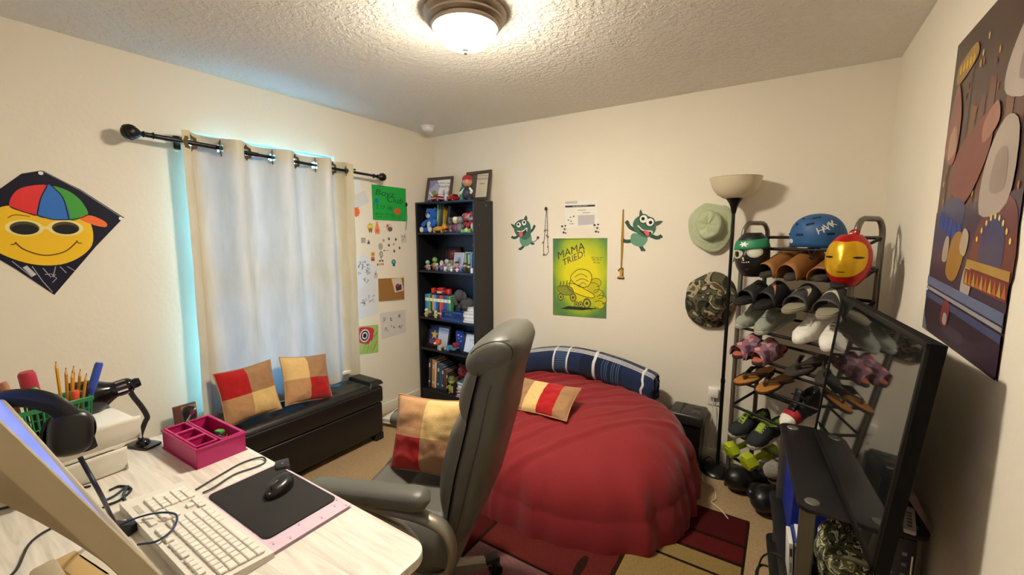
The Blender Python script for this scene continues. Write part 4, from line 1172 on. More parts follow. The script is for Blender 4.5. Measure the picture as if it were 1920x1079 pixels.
for z in SHZ: kb('shelf', ((kx0 + kx1) / 2, kc - .002, z - kth / 2), (kx1 - kx0 - 2 * kth, kd - .012, kth))
kb('kickboard', ((kx0 + kx1) / 2, ky0 + .012, .043), (kx1 - kx0 - 2 * kth, .012, .086))
def kx(px): return ony(px, 500, 2.80).x   # place along the shelf

# ---- generic little figures (plain peg-like toys)
def figure(name, label, x, y, z, h, body, head, hat=None, arms=None, group='toy figures on the bookcase', rz=0.0, wide=1.0, cat='toy', belly=None):
    t = thing(name, label, cat, (x, y, z), rz, group)
    k = h
    bm_, hm = PL(body, .45), PL(head, .45)
    g = G(bm_)
    g.lathe([(.001, .06 * k), (.13 * k, .07 * k), (.20 * k, .20 * k), (.19 * k, .36 * k), (.11 * k, .52 * k), (.06 * k, .56 * k)], n=14, sx=wide)
    for s_ in (-1, 1):
        g.tube([(s_ * .09 * k * wide, 0, .16 * k), (s_ * .11 * k * wide, -.02 * k, .02 * k)], [.075 * k, .07 * k], n=8)
        g.ball((s_ * .11 * k * wide, -.05 * k, .035 * k), (.075 * k, .11 * k, .035 * k), n=8)
        g.tube([(s_ * .12 * k * wide, 0, .47 * k), (s_ * .27 * k * wide, -.04 * k, .34 * k), (s_ * .26 * k * wide, -.12 * k, .27 * k)], [.055 * k, .05 * k, .055 * k], PL(arms, .45) if arms else bm_, n=8)
    if belly: g.ball((0, -.12 * k, .28 * k), (.12 * k, .09 * k, .15 * k), PL(belly, .5), n=10)
    g.obj('body', t)
    g = G(hm).ball((0, 0, .74 * k), (.21 * k, .19 * k, .21 * k), n=14)
    for s_ in (-1, 1):
        g.ball((s_ * .08 * k, -.165 * k, .78 * k), (.035 * k, .03 * k, .045 * k), PL('#f4f4f0'), n=8)
        g.ball((s_ * .08 * k, -.19 * k, .78 * k), (.017 * k, .015 * k, .024 * k), PL('#101010'), n=6)
    if hat: g.lathe([(.215 * k, .80 * k), (.20 * k, .90 * k), (.12 * k, .99 * k), (.001, 1.0 * k)], PL(hat, .45), n=14)
    g.obj('head', t)
    return t
def teddy(name, label, x, y, z, h, fur, muzzle, rz=0.0, cat='soft toy'):
    t = thing(name, label, cat, (x, y, z), rz)
    F = M(fur, 1.0, var=.18, scale=90, bump=.5, bscale=400, spec=.1, sheen=.3)
    Mz = M(muzzle, 1.0, var=.1, scale=90, bump=.3, bscale=400)
    k = h
    g = G(F).ball((0, 0, .30 * k), (.22 * k, .19 * k, .30 * k), n=16).ball((0, -.12 * k, .28 * k), (.14 * k, .10 * k, .19 * k), Mz, n=12)
    g.obj('body', t)
    g = G(F).ball((0, -.02 * k, .73 * k), (.25 * k, .22 * k, .24 * k), n=16)
    g.ball((0, -.20 * k, .67 * k), (.11 * k, .09 * k, .085 * k), Mz, n=12).ball((0, -.285 * k, .70 * k), (.035 * k, .025 * k, .025 * k), PL('#151515'), n=8)
    for s_ in (-1, 1):
        g.ball((s_ * .19 * k, 0, .93 * k), (.085 * k, .05 * k, .085 * k), n=10)
        g.ball((s_ * .09 * k, -.215 * k, .79 * k), (.028 * k, .02 * k, .032 * k), PL('#101010', .2), n=8)
    g.obj('head', t)
    for s_ in (-1, 1):
        G(F).tube(smooth([(s_ * .17 * k, -.02 * k, .50 * k), (s_ * .30 * k, -.10 * k, .38 * k), (s_ * .24 * k, -.24 * k, .30 * k)], 4), [.075 * k] * 6 + [.08 * k] * 3, n=10).ball((s_ * .24 * k, -.25 * k, .30 * k), .085 * k, n=10).obj('arm', t)
        G(F).tube([(s_ * .13 * k, -.05 * k, .10 * k), (s_ * .22 * k, -.33 * k, .10 * k)], [.10 * k, .095 * k], n=10).ball((s_ * .225 * k, -.36 * k, .12 * k), (.095 * k, .06 * k, .115 * k), Mz, n=10).obj('leg', t)
    return t
def book(label, x, y, z, th, h, d, col, lean=0.0, group='books', title=None, name='book', rz=0.0, pages='#e8e2d2', band=None, cat='book'):
    """standing book, spine towards -Y; x is the left lower corner"""
    t = thing(name, label, cat, (x, y, z), 0, group, mtx=T((x, y, z)) @ RZ(rz) @ RY_(lean))
    c = P(col, .5)
    g = G(c).box((th / 2, 0.0, h / 2), (th, .003, h), bev=.0008, seg=1)
    g.box((.0008, d / 2, h / 2), (.0016, d, h)).box((th - .0008, d / 2, h / 2), (.0016, d, h))
    if band:
        g.box((th / 2, -.0002, h * .78), (th * .98, .0032, h * .14), P(band)); g.box((th / 2, -.0002, h * .2), (th * .98, .0032, h * .07), P(band))
    g.obj('cover', t)
    G(P(pages)).box((th / 2, d / 2, h / 2), (th - .0034, d - .008, h - .006)).obj('pages', t)
    return t
def flatbook(label, x, y, z, w, th, d, col, rz=0.0, group='books', name='book'):
    t = thing(name, label, 'book', (x, y, z), rz, group)
    c = P(col, .5)
    G(c).box((0, 0, .001), (w, d, .002)).box((0, 0, th - .001), (w, d, .002)).box((-w / 2 + .001, 0, th / 2), (.002, d, th)).obj('cover', t)
    G(P('#eeeae0')).box((.002, 0, th / 2), (w - .008, d - .008, th - .0042)).obj('pages', t)
    return t
def photo_frame(name, label, c, w, h, fcol, fw, draw, lean=R(12), rz=0.0, cat='picture frame', mat_col='#e9e9ee', dep=.014):
    """frame whose lower edge centre is c, leaning back"""
    m = T(Vector(c)) @ RZ(rz) @ RX_(-lean) @ RX_(PI / 2)      # local x right, y up, z towards the room
    t = thing(name, label, cat, mtx=m)
    F_ = M(fcol, .4, var=.1)
    g = G(F_)
    for (cx, cy, dx, dy) in ((0, fw / 2, w, fw), (0, h - fw / 2, w, fw), (-w / 2 + fw / 2, h / 2, fw, h - 2 * fw), (w / 2 - fw / 2, h / 2, fw, h - 2 * fw)):
        g.box((cx, cy, dep / 2), (dx, dy, dep), bev=.002, seg=1)
    g.obj('frame', t)
    a = Art(T((0, h / 2, 0))); a.sheet([(-w / 2 + fw * .7, -h / 2 + fw * .7), (w / 2 - fw * .7, -h / 2 + fw * .7), (w / 2 - fw * .7, h / 2 - fw * .7), (-w / 2 + fw * .7, h / 2 - fw * .7)], P(mat_col, .25), .004)
    draw(a, w / 2 - fw, h / 2 - fw)
    a.obj('print', t)
    return t
def toy_car(name, label, x, y, z, L, body, top=None, rz=0.0, group='toy cars on the bookcase', stripe=None):
    t = thing(name, label, 'toy car', (x, y, z), rz, group)
    k = L
    out = [(-.5, .10), (.5, .10), (.5, .24), (.46, .30), (.28, .33), (.16, .48), (-.18, .49), (-.34, .34), (-.48, .32), (-.5, .26)]
    g = G(PL(body, .25)); mx = RX_(PI / 2)
    g.prism([(p[0] * k, p[1] * k) for p in out], -.21 * k, .21 * k, None, mx, bev=.02 * k)
    if stripe: g.box((0, 0, .20 * k), (1.005 * k, .425 * k, .04 * k), PL(stripe))
    g.obj('body', t)
    wn = [(.24, .345), (.145, .455), (-.165, .465), (-.29, .355)]
    G(PL(top or '#20262c', .15)).prism([(p[0] * k, p[1] * k) for p in wn], -.214 * k, .214 * k, None, mx).obj('windows', t)
    for sx in (-.3, .3):
        for sy in (-1, 1):
            G(PL('#141414', .6)).cyl((sx * k, sy * .15 * k, .105 * k), (sx * k, sy * .225 * k, .105 * k), .105 * k, n=16).cyl((sx * k, sy * .20 * k, .105 * k), (sx * k, sy * .23 * k, .105 * k), .055 * k, mat=PL('#b8b8b8'), n=12).obj('wheel', t)
    return t

# ---- top of the bookcase
def reading(a, w, h):
    a.poly([(-w, -h), (-w * .1, -h), (0, h * .2), (-w * .25, h), (-w, h)], P('#a9a8c6'), 1)
    a.poly([(-w, h * .1), (-w * .55, h * .45), (-w * .2, h), (-w, h)], P('#8b8ab4'), 2)
    a.poly([(-w * .8, -h * .3), (-w * .45, .0), (-w * .15, -h * .25), (-w * .5, -h * .65)], P('#7a9a58'), 3)
    a.poly([(-w * .95, -h * .2), (-w * .5, -h * .75), (-w * .46, -h * .65), (-w * .92, -h * .05)], P('#f0f0ee'), 4)
    a.txt('Excellence Award', w * .40, h * .66, h * .26, P('#3b3b4a'), 2, R(-4)); a.txt('Reading', w * .45, h * .32, h * .40, P('#23232e'), 2, R(-2), sx=1.1)
    for k in range(3): a.rect(w * .2, -h * (.1 + .2 * k), w * .85, -h * (.14 + .2 * k), P('#b5b6c2'), 2)
photo_frame('framed_certificate', 'brown framed reading certificate with a purple corner on top of the bookcase', (-2.655, 2.865, kh + .001), .285, .235, '#4b4038', .026, reading, R(14), R(6))
def maths(a, w, h):
    a.rect(-w, -h, -w * .12, h, P('#5b5352'), 1)
    a.poly([(-w * .9, -h), (-w * .5, -h), (-w * .45, h * .25), (-w * .75, h * .35)], P('#3d6a5a'), 2)
    a.rect(-w * .12, -h, w, h, P('#d8d2c0'), 1)
    a.txt('Excellence Award', w * .42, h * .84, h * .16, P('#3d3838'), 2, R(-4)); a.txt('Mathematics', w * .42, h * .58, h * .24, P('#2c2828'), 2, R(-2))
    for k in range(5): a.rect(w * (.2 + .09 * k), h * .12, w * (.26 + .09 * k), h * .2, P('#4a4642'), 2)
    for k in range(3): a.rect(w * .1, -h * (.3 + .2 * k), w * .8, -h * (.33 + .2 * k), P('#b9b2a0'), 2)
photo_frame('framed_certificate', 'brown framed mathematics certificate on the right end of the bookcase top', (-2.245, 2.90, kh + .001), .285, .255, '#4b4038', .027, maths, R(10), R(-4))
toy_car('toy_car', 'white and red toy car in front of the reading certificate on the bookcase top', -2.575, 2.795, kh, .135, '#8a2030', '#e9e9ee', R(80), stripe='#d8d8dc')
toy_car('toy_car', 'plain red toy car between the two framed certificates', -2.425, 2.82, kh, .12, '#b01d22', None, R(75))
figure('toy_figure', 'white toy figure with dark round eyes beside the reading certificate toy car', -2.525, 2.835, kh, .125, '#c9c9d2', '#d8ccd0', None)
figure('toy_figure', 'white and black speckled toy figure just before the mathematics certificate', -2.385, 2.90, kh, .11, '#d2d2cf', '#3a3a3a', '#d8d8d8')
figure('toy_figure', 'red-capped toy figure with white arms before the mathematics certificate', -2.262, 2.80, kh, .205, '#2d2c38', '#c98a6c', '#a82a2c', '#e9e9e4')
t = thing('glass_bottle', 'green glass bottle beside the red-capped toy figure', 'bottle', (-2.33, 2.83, kh))
G(M('#3f7a62', .12, var=.05)).lathe([(.001, 0), (.03, .001), (.032, .01), (.032, .085), (.022, .11), (.013, .12), (.013, .148)], n=20).obj('body', t)
G(M('#6a8fa8', .3)).lathe([(.015, .14), (.015, .158), (.001, .159)], n=16).obj('cap', t)

# ---- first shelf: blue bear, leaning books, little figures
z = SHZ[0]
teddy('blue_teddy', 'bright blue plush toy sitting at the left end of the top shelf', -2.705, 2.835, z, .225, '#1f66c8', '#d4cfc8')
xs = -2.665
for (lab, th_, h_, col, ln) in (('pale green book leaning behind the blue plush toy', .012, .265, '#9fc2a6', .10), ('olive book leaning next to the pale green one on the top shelf', .02, .25, '#5a5a3e', .13), ('dark grey book with a worn spine on the top shelf', .022, .255, '#3d3a30', .13), ('thin yellow-spined book leaning on the top shelf', .008, .245, '#c9a62c', .06), ('large black book leaning at the end of the top shelf row', .03, .24, '#1c1a1a', .22)):
    book(lab, xs, 2.845, z + .001, th_, h_, .13, col, ln, 'books leaning on the top shelf')
    xs += th_ + .008 if ln > .1 else th_ + .012
teddy('brown_teddy', 'small grey-brown plush toy in the middle of the top shelf', -2.475, 2.84, z, .135, '#5c5450', '#8a7f78')
t = thing('toy_dog', 'low orange-yellow toy animal lying before the books on the top shelf', 'toy', (-2.565, 2.775, z), R(5))
g = G(PL('#c78a22')).ball((0, 0, .034), (.06, .028, .024), n=12); g.obj('body', t)
g = G(PL('#c78a22')).ball((.065, -.005, .048), (.026, .022, .022), n=10).ball((.09, -.006, .042), (.016, .014, .012), PL('#d8572a'), n=8)
for s_ in (-1, 1): g.ball((.06, s_ * .018, .066), (.009, .006, .014), n=6)
g.obj('head', t)
for sx in (-.04, .04):
    for sy in (-.016, .016): G(PL('#b5781c')).tube([(sx, sy, .03), (sx, sy, 0)], .010, n=8).obj('leg', t)
t = thing('toy_tumbler', 'teal toy cup standing behind the figures on the top shelf', 'cup', (-2.405, 2.90, z))
G(PL('#4d8488')).lathe([(.001, 0), (.026, 0), (.033, .13), (.036, .14), (.030, .14), (.026, .12), (.022, .01), (.001, .01)], n=20, capb=False).obj('body', t)
figs = [(-2.392, 2.80, .135, '#7a3f5c', '#d8ba68', '#e6e2d4', 'yellow-faced toy figure with a white cap on the top shelf'), (-2.345, 2.80, .145, '#6e6a74', '#8a838a', None, 'grey armoured toy figure in the middle of the top shelf'), (-2.345, 2.89, .17, '#b0464e', '#c25a5c', '#c8504e', 'tall red toy figure standing in the back of the top shelf'), (-2.392, 2.935, .17, '#c88a94', '#d8a8a8', '#c8c0c8', 'pale pink toy figure at the back beside the teal cup'), (-2.29, 2.915, .165, '#6f7f8c', '#9aa6ac', None, 'slate blue toy figure at the back of the top shelf'), (-2.268, 2.85, .175, '#17181f', '#9aa2a8', None, 'black-bodied toy figure with a grey head on the top shelf')]
for (x, y, h_, bc, hc, ht, lab) in figs: figure('toy_figure', lab, x, y, z, h_, bc, hc, ht, wide=1.0)
teddy('red_plush', 'red plush toy at the right end of the top shelf', -2.212, 2.83, z, .175, '#b5161f', '#c8c2bc')
t = thing('toy_letters', 'bright green toy block strip lying at the front of the top shelf', 'toy', (-2.262, 2.775, z))
g = G(PL('#6cc23a'))
for k in range(4): g.box((-.036 + .024 * k, 0, .014), (.02, .02, .026 + .004 * (k % 2)), bev=.004)
g.box((0, .002, .004), (.1, .018, .008)); g.obj('block_row', t)
t = thing('toy_bird', 'white and blue winged toy standing high at the right end of the top shelf', 'toy', (-2.178, 2.915, z))
g = G(PL('#2f4a6c')).lathe([(.001, 0), (.022, 0), (.02, .12), (.008, .2)], n=12)
for s_ in (-1, 1): g.tube([(0, 0, .19), (s_ * .02, -.01, .225), (s_ * .028, -.02, .245)], [.010, .012, .002], PL('#e6e8ec'), n=8)
g.obj('body', t)

# ---- second shelf: framed pictures, books, little figures
z = SHZ[1]
def dkbook(a, w, h):
    a.rect(-w, -h, w, h, P('#3c1a1e'), 1)
    a.poly([(-w * .6, 0), (0, h * .1), (w * .5, h * .5), (w * .1, h * .85), (-w * .6, h * .6)], P('#6a3028'), 2); a.ell(-w * .2, h * .45, w * .2, h * .12, P('#8a5a3a'), 3)
    for k in range(3):
        for j in range(6 - k): a.rect(-w * .6 + w * .21 * j, -h * (.28 + .22 * k), -w * .6 + w * (.21 * j + .13), -h * (.15 + .22 * k), P('#e2d8d0'), 2)
photo_frame('hardback_book', 'dark red hardback facing out with white lettering on the second shelf', (-2.565, 2.955, z + .001), .165, .205, '#3c1a1e', .004, dkbook, R(8), cat='book', dep=.02, mat_col='#3c1a1e')
def pic1(a, w, h):
    a.rect(-w, -h, w, h, P('#b9bcc8'), 1); a.ell(0, 0, w * .5, h * .6, P('#8d97ac'), 2); a.ell(0, h * .22, w * .18, h * .16, P('#4a8aa8'), 3); a.poly([(-w * .3, -h * .6), (w * .3, -h * .6), (w * .15, h * .1), (-w * .15, h * .1)], P('#5d7a94'), 3)
photo_frame('framed_photo', 'pale pink framed portrait on the second shelf', (-2.467, 2.915, z + .001), .115, .16, '#d8c8c4', .014, pic1, R(10))
def pic2(a, w, h):
    a.rect(-w, -h, w, h, P('#a8a6b4'), 1)
    for (x, y, r_) in ((-.3, .3, .4), (.3, -.2, .35), (-.2, -.5, .3)): a.ell(x * w, y * h, r_ * w, r_ * h * .8, P('#7c7686'), 2); a.ell(x * w, y * h, r_ * w * .6, r_ * h * .5, P('#bab4bc'), 3)
photo_frame('framed_photo', 'white framed grey print beside the pink frame on the second shelf', (-2.352, 2.935, z + .001), .12, .165, '#d8d8dc', .01, pic2, R(8))
xs = -2.292
bc = ['#5a9a5c', '#3c7a50', '#2c5f7a', '#d8d07a', '#3a6aa8', '#c9ccd0', '#27395c', '#3a8ab0', '#d8dce0', '#4a6ea8', '#6a8ac8']
for k, c in enumerate(bc):
    book(('green book first in the row', 'dark green book second in the row', 'blue-green book third in the row', 'pale yellow book in the row', 'blue book right of the pale yellow one', 'silver book in the row', 'navy book in the row', 'sky blue book in the row', 'white book near the end of the row', 'denim blue book near the end of the row', 'lavender blue book last in the row')[k] + ' on the second shelf', xs, 2.80 + .003 * (k % 3), z, .0098, .165 - .004 * (k % 4), .13, c, 0, 'book row on the second shelf')
    xs += .0108
f2 = [(-2.735, 2.80, .095, '#b87a6a', '#8fc8b0', None, 'teal-headed toy figure first from the left on the second shelf'), (-2.688, 2.845, .125, '#a8823c', '#6f9a58', None, 'green-headed toy figure with a tan body on the second shelf'), (-2.70, 2.785, .055, '#6f8084', '#c8b0a8', None, 'tiny grey toy figure beside the teal-headed one'),
      (-2.617, 2.86, .095, '#c9c4cc', '#d8d8dc', None, 'white toy figure before the dark red hardback'), (-2.612, 2.79, .075, '#7a6a94', '#c8c8d2', None, 'lilac toy figure before the dark red hardback'), (-2.565, 2.80, .085, '#6a4a7c', '#d8cfc0', '#d8b83c', 'purple toy figure with a yellow top'), (-2.57, 2.875, .10, '#b0a8b4', '#d2ccd0', '#d0d0d6', 'grey toy figure behind the purple one with a yellow top'), (-2.522, 2.80, .075, '#d2d2d6', '#8a6a84', None, 'white-bodied toy figure with a mauve head'), (-2.515, 2.87, .09, '#c8c6cc', '#b8a89a', None, 'pale toy figure below the pink framed portrait'),
      (-2.475, 2.805, .085, '#8a8a6c', '#c8b090', '#6a7a4a', 'olive toy figure below the pink framed portrait'), (-2.438, 2.785, .05, '#e6e6e8', '#e8e8ea', None, 'tiny all-white toy figure'), (-2.40, 2.815, .09, '#a83038', '#d8c4b0', '#2a2226', 'red toy figure with a dark cap on the second shelf'), (-2.372, 2.785, .06, '#d8d8d8', '#c86a6a', None, 'small red and white toy figure'), (-2.325, 2.79, .075, '#6c6ca0', '#a4a4cc', None, 'lavender toy figure near the book row'),
      (-2.272, 2.768, .085, '#2a2622', '#d8b04a', '#1f1c1a', 'black and yellow toy figure before the book row'), (-2.235, 2.775, .075, '#1f1d1c', '#d8d4cc', '#2a2726', 'black and white bear toy figure before the book row')]
for (x, y, h_, bc_, hc, ht, lab) in f2: figure('toy_figure', lab, x, y, z, h_, bc_, hc, ht, wide=1.15)
t = thing('small_mug', 'small white toy mug at the right end of the second shelf', 'mug', (-2.198, 2.775, z))
G(PL('#e8e4dc')).lathe([(.001, 0), (.017, 0), (.018, .04), (.015, .04), (.013, .005), (.001, .005)], n=18, capb=False).obj('body', t)
G(PL('#d89a4a')).tube([(.017, 0, .03), (.028, 0, .03), (.028, 0, .012), (.017, 0, .01)], .003, n=6).obj('handle', t)
t = thing('toy_fruit', 'orange round toy hanging at the right end of the second shelf', 'toy', (-2.18, 2.79, z + .20))
G(PL('#d88060')).ball((0, 0, .03), (.02, .02, .026), n=12).obj('body', t)
G(PL('#d8d4cc')).tube([(0, 0, .05), (-.004, 0, .085), (0, 0, SHZ[0] - kth - z - .20)], .003, n=6).obj('string', t)

# ---- third shelf: boxed book set with a toy car on it, plush elephant, basket, stacked books
z = SHZ[2]
cols = ['#2c86c4', '#3a9ad2', '#6fae4a', '#3a3a3c', '#e0a23c', '#4aa0d0', '#2f5fa8', '#3a3436', '#c8503c', '#c23a3a', '#2c4a8c', '#4a4e58', '#2a6a8a', '#58a050']
xs = -2.768
labs = ['bright blue', 'sky blue', 'leaf green', 'charcoal', 'amber', 'light blue', 'royal blue', 'black-brown', 'brick orange', 'red', 'dark blue', 'slate', 'teal blue', 'grass green']
for k, c in enumerate(cols):
    book('%s paperback in the matching book set on the third shelf' % labs[k], xs, 2.79, z, .0215, .205, .125, c, 0, 'matching book set on the third shelf', band='#f0ede4' if k % 2 else '#e8d27a')
    xs += .0222
t = thing('toy_car', 'red toy vehicle with open doors standing on the matching book set', 'toy car', (-2.61, 2.84, z + .2065), R(5))
g = G(PL('#b5281f', .3)).box((0, 0, .028), (.13, .06, .026), bev=.008).box((0, .004, .05), (.07, .05, .028), bev=.01)
g.obj('body', t)
for s_ in (-1, 1): G(PL('#c8321f', .3)).box((s_ * .085, 0, .032), (.04, .04, .05), bev=.008).obj('door', t)
G(PL('#e8b9a4', .4)).box((0, -.032, .024), (.05, .004, .018), bev=.001).obj('grille', t)
for sx in (-.045, .045):
    for sy in (-.028, .028): G(PL('#141414')).cyl((sx, sy - .006, .016), (sx, sy + .006, .016), .016, n=14).obj('wheel', t)
t = thing('plush_elephant', 'dark grey plush elephant on top of the blue basket of the third shelf', 'soft toy', (-2.315, 2.795, z + .098), R(-8))
EL = M('#4a4a4c', 1.0, var=.15, scale=90, bump=.4, bscale=400)
G(EL).ball((0.02, .02, .055), (.075, .06, .055), n=14).obj('body', t)
g = G(EL).ball((-.03, -.02, .125), (.05, .045, .055), n=14).tube(smooth([(-.035, -.06, .12), (-.02, -.075, .08), (.0, -.075, .05)], 4), .014, n=8)
g.obj('head', t)
for s_, xx in ((-1, -.065), (1, .02)): G(EL).ball((xx, -.01, .12), (.03, .012, .045), n=10).obj('ear', t)
for xx in (-.02, .06): G(EL).tube([(xx, -.035, .04), (xx + .01, -.055, .018)], .022, n=10).obj('leg', t)
G(PL('#c8c4c4')).box((-.045, -.066, .105), (.012, .003, .012), bev=.001).obj('patch', t)
t = thing('plastic_basket', 'dark blue slotted plastic basket at the front of the third shelf', 'basket', (-2.41, 2.785, z), R(-5))
BBL = PL('#1c3a78')
g = G(BBL)
bw_, bd_, bh_ = .24, .085, .085
g.box((0, 0, .003), (bw_, bd_, .006))
for s_ in (-1, 1):
    g.box((0, s_ * bd_ / 2, bh_ - .008), (bw_ + .01, .006, .016), bev=.002); g.box((0, s_ * bd_ / 2, .010), (bw_, .005, .02))
    g.box((s_ * bw_ / 2, 0, bh_ / 2), (.005, bd_, bh_))
    for k in range(17): g.box((0, 0, 0), (.006, .004, .062), mtx=T((-.112 + .014 * k, s_ * bd_ / 2, .045)) @ RY_(R(28)))
g.obj('basket_body', t)
zz = z
for k, (w_, th_, c) in enumerate(((.15, .017, '#d8d8da'), (.12, .03, '#c4ccd6'), (.125, .028, '#e6e6e6'), (.118, .026, '#aab4c0'), (.12, .03, '#f0efec'))):
    flatbook(('wide pale book at the bottom of the white stack', 'pale blue book second in the white stack', 'white book third in the white stack', 'grey-blue book fourth in the white stack', 'ivory book on top of the white stack')[k] + ' on the third shelf', -2.228, 2.83, zz + .0005, w_, th_, .15, c, R((2, -3, 4, 0, -4)[k]), 'white book stack on the third shelf')
    zz += th_ + .0008
def flower(a, w, h):
    a.rect(-w, -h, w, h, P('#cfd6d4'), 1)
    for k in range(5): a.ell(w * .3 * math.cos(k * 1.26) + w * .1, h * .3 * math.sin(k * 1.26), w * .28, h * .24, P('#c86a6a'), 2)
    a.ell(w * .1, 0, w * .15, h * .13, P('#d8b04a'), 3); a.poly([(-w, -h), (-w * .2, -h), (-w * .5, h * .2)], P('#7a9a6a'), 2)
photo_frame('greeting_card', 'pale card with a red flower leaning at the back of the third shelf', (-2.235, 2.965, z + .001), .13, .245, '#d8d8d2', .004, flower, R(4), cat='card', dep=.006)
for k, (x, h_, bc_, hc, lab) in enumerate(((-2.655, .07, '#1c1c1c', '#2a2a2a', 'black toy figure before the matching book set'), (-2.69, .065, '#26221e', '#c8a86a', 'dark toy figure with a tan head before the book set'), (-2.615, .075, '#c8b878', '#d8c890', 'cream toy figure beside the blue basket'), (-2.73, .085, '#b8a468', '#d8d2c0', 'tall tan toy figure at the corner of the matching book set'))):
    figure('toy_figure', lab, x, 2.765, z, h_, bc_, hc)

# ---- fourth shelf: two framed certificates, blue box, toys
z = SHZ[3]
def star(a, w, h):
    a.rect(-w, -h, -w * .1, h, P('#2f3f78'), 1); a.rect(-w * .1, -h, w, h, P('#c9d2de'), 1)
    pts = [((.42 if k % 2 == 0 else .18) * w * math.cos(PI / 2 + k * PI / 5) - w * .5, (.62 if k % 2 == 0 else .26) * h * math.sin(PI / 2 + k * PI / 5) + h * .1) for k in range(10)]
    a.poly(pts, P('#d8b63c'), 3)
    for k in range(3): a.poly([(-w, -h * (.5 + .16 * k)), (-w * .1, -h * (.6 + .14 * k)), (-w * .1, -h * (.68 + .14 * k)), (-w, -h * (.58 + .16 * k))], P('#b23a34'), 2)
    a.txt('Certificate', w * .5, h * .72, h * .26, P('#39404e'), 2, R(-3)); a.txt('Completion', w * .5, h * .45, h * .20, P('#39404e'), 2)
    for k in range(3): a.rect(w * .1, -h * (.0 + .25 * k), w * .9, -h * (.03 + .25 * k), P('#9aa6b8'), 2)
photo_frame('framed_certificate', 'black framed certificate with a gold star on the fourth shelf', (-2.652, 2.825, z + .001), .27, .205, '#191919', .02, star, R(12))
def white_c(a, w, h):
    a.rect(-w, -h, w, h, P('#dfe4ec'), 1); a.rect(w * .1, h * .72, w, h * .95, P('#a82a34'), 2)
    a.txt('Certificate', 0, h * .42, h * .26, P('#5a6478'), 2, R(5)); a.txt('of Merit', w * .2, h * .15, h * .16, P('#5a6478'), 2)
    a.poly([(w * .3, -h * .6), (w * .7, -h * .5), (w * .5, -h * .8)], P('#8a93a8'), 2)
photo_frame('framed_certificate', 'black framed white certificate with a red label at the right of the fourth shelf', (-2.245, 2.80, z + .001), .20, .185, '#191919', .014, white_c, R(16), R(-4))
t = thing('card_box', 'dark blue patterned cardboard box behind the toys of the fourth shelf', 'box', (-2.405, 2.865, z), R(8))
G(P('#213f86')).box((0, 0, .0905), (.085, .05, .18), bev=.002).obj('carton', t)
a = Art(frame((0, -.0252, .09), (1, 0, 0), (0, 0, 1)))
for (x, y, r_) in ((-.015, .055, .010), (.015, .045, .008), (-.01, .025, .006), (.01, .0, .008), (-.02, -.03, .007)): a.ell(x, y, r_, r_ * .6, P('#c8d0dc'), 1, n=10)
a.obj('print', t)
t = thing('toy_dog', 'orange and white toy dog at the front of the fourth shelf', 'toy', (-2.57, 2.785, z), R(-20))
g = G(PL('#c8c4bc')).box((0, 0, .038), (.05, .07, .04), bev=.014); g.obj('body', t)
g = G(PL('#d8572a')).ball((0, -.035, .075), (.034, .03, .028), n=12).ball((0, -.065, .068), (.014, .014, .011), PL('#e8e2da'), n=8)
for s_ in (-1, 1): g.ball((s_ * .03, -.025, .09), (.012, .008, .02), PL('#c84a1f'), n=8)
g.obj('head', t)
for sx in (-.018, .018):
    for sy in (-.024, .024): G(PL('#bdb8b0')).tube([(sx, sy, .03), (sx, sy, 0)], .011, n=8).obj('leg', t)
t = thing('toy_truck', 'blue toy truck with a red cab at the front of the fourth shelf', 'toy car', (-2.43, 2.775, z), R(62))
G(PL('#4f86b4')).box((0, 0, .03), (.11, .05, .022), bev=.006).box((-.03, 0, .05), (.045, .046, .03), bev=.005).obj('body', t)
G(PL('#a82c34')).box((.025, 0, .06), (.045, .044, .045), bev=.010).obj('cab', t)
for sx in (-.035, .035):
    for sy in (-.026, .026): G(PL('#18181a')).cyl((sx, sy - .007, .018), (sx, sy + .007, .018), .018, n=14).obj('wheel', t)
for (x, y, h_, bc_, hc, lab) in ((-2.37, 2.92, .185, '#2c3038', '#5a6068', 'dark grey toy figure behind the blue box'), (-2.215, 2.76, .06, '#d8dce2', '#cfd4dc', 'tiny pale toy figure before the white certificate')): figure('toy_figure', lab, x, y, z, h_, bc_, hc)

# ---- fifth shelf: leaning books, red bag, stack
z = SHZ[4]
cols5 = ['#5a4a50', '#3a3438', '#d8b08a', '#d88a2c', '#e8dccb', '#4a4a44', '#34506a', '#2a5a6a', '#6a5a64', '#3a4a6a', '#5a4038', '#7a4a3c', '#4a3438']
nm5 = ['plum-grey tall', 'dark slim', 'peach', 'orange and white', 'cream', 'charcoal green', 'denim', 'teal', 'dusty mauve', 'navy', 'brown', 'rust', 'dark wine']
xs = -2.762
for k, c in enumerate(cols5):
    th_ = (.018, .014, .012, .022, .016, .02, .018, .02, .012, .016, .02, .014, .012)[k]
    h_ = (.275, .265, .27, .262, .25, .255, .24, .235, .23, .22, .20, .19, .18)[k]
    book('%s book leaning in the bottom shelf row' % nm5[k], xs, 2.80 + .004 * (k % 3), z + .001, th_, h_, .16, c, .06, 'books leaning on the bottom shelf', band='#d8d2c4' if k % 3 == 0 else None)
    xs += th_ + .0016
teddy('red_plush', 'round dark red plush standing behind the book row of the bottom shelf', -2.40, 2.90, z, .255, '#7a1a28', '#8a2434')
figure('toy_figure', 'slim yellow-green toy figure beside the bottom shelf books', -2.462, 2.79, z, .16, '#a8a83a', '#b8b84a', '#5a7a3a')
t = thing('small_box', 'small black carton with pale print beside the bottom shelf books', 'box', (-2.425, 2.785, z))
G(P('#1c1c1c')).box((0, 0, .05), (.045, .05, .099), bev=.001).obj('carton', t)
a = Art(frame((0, -.0252, .05), (1, 0, 0), (0, 0, 1))); a.rect(-.015, -.03, .0, .03, P('#c9c4a0'), 1); a.obj('print', t)
zz = z
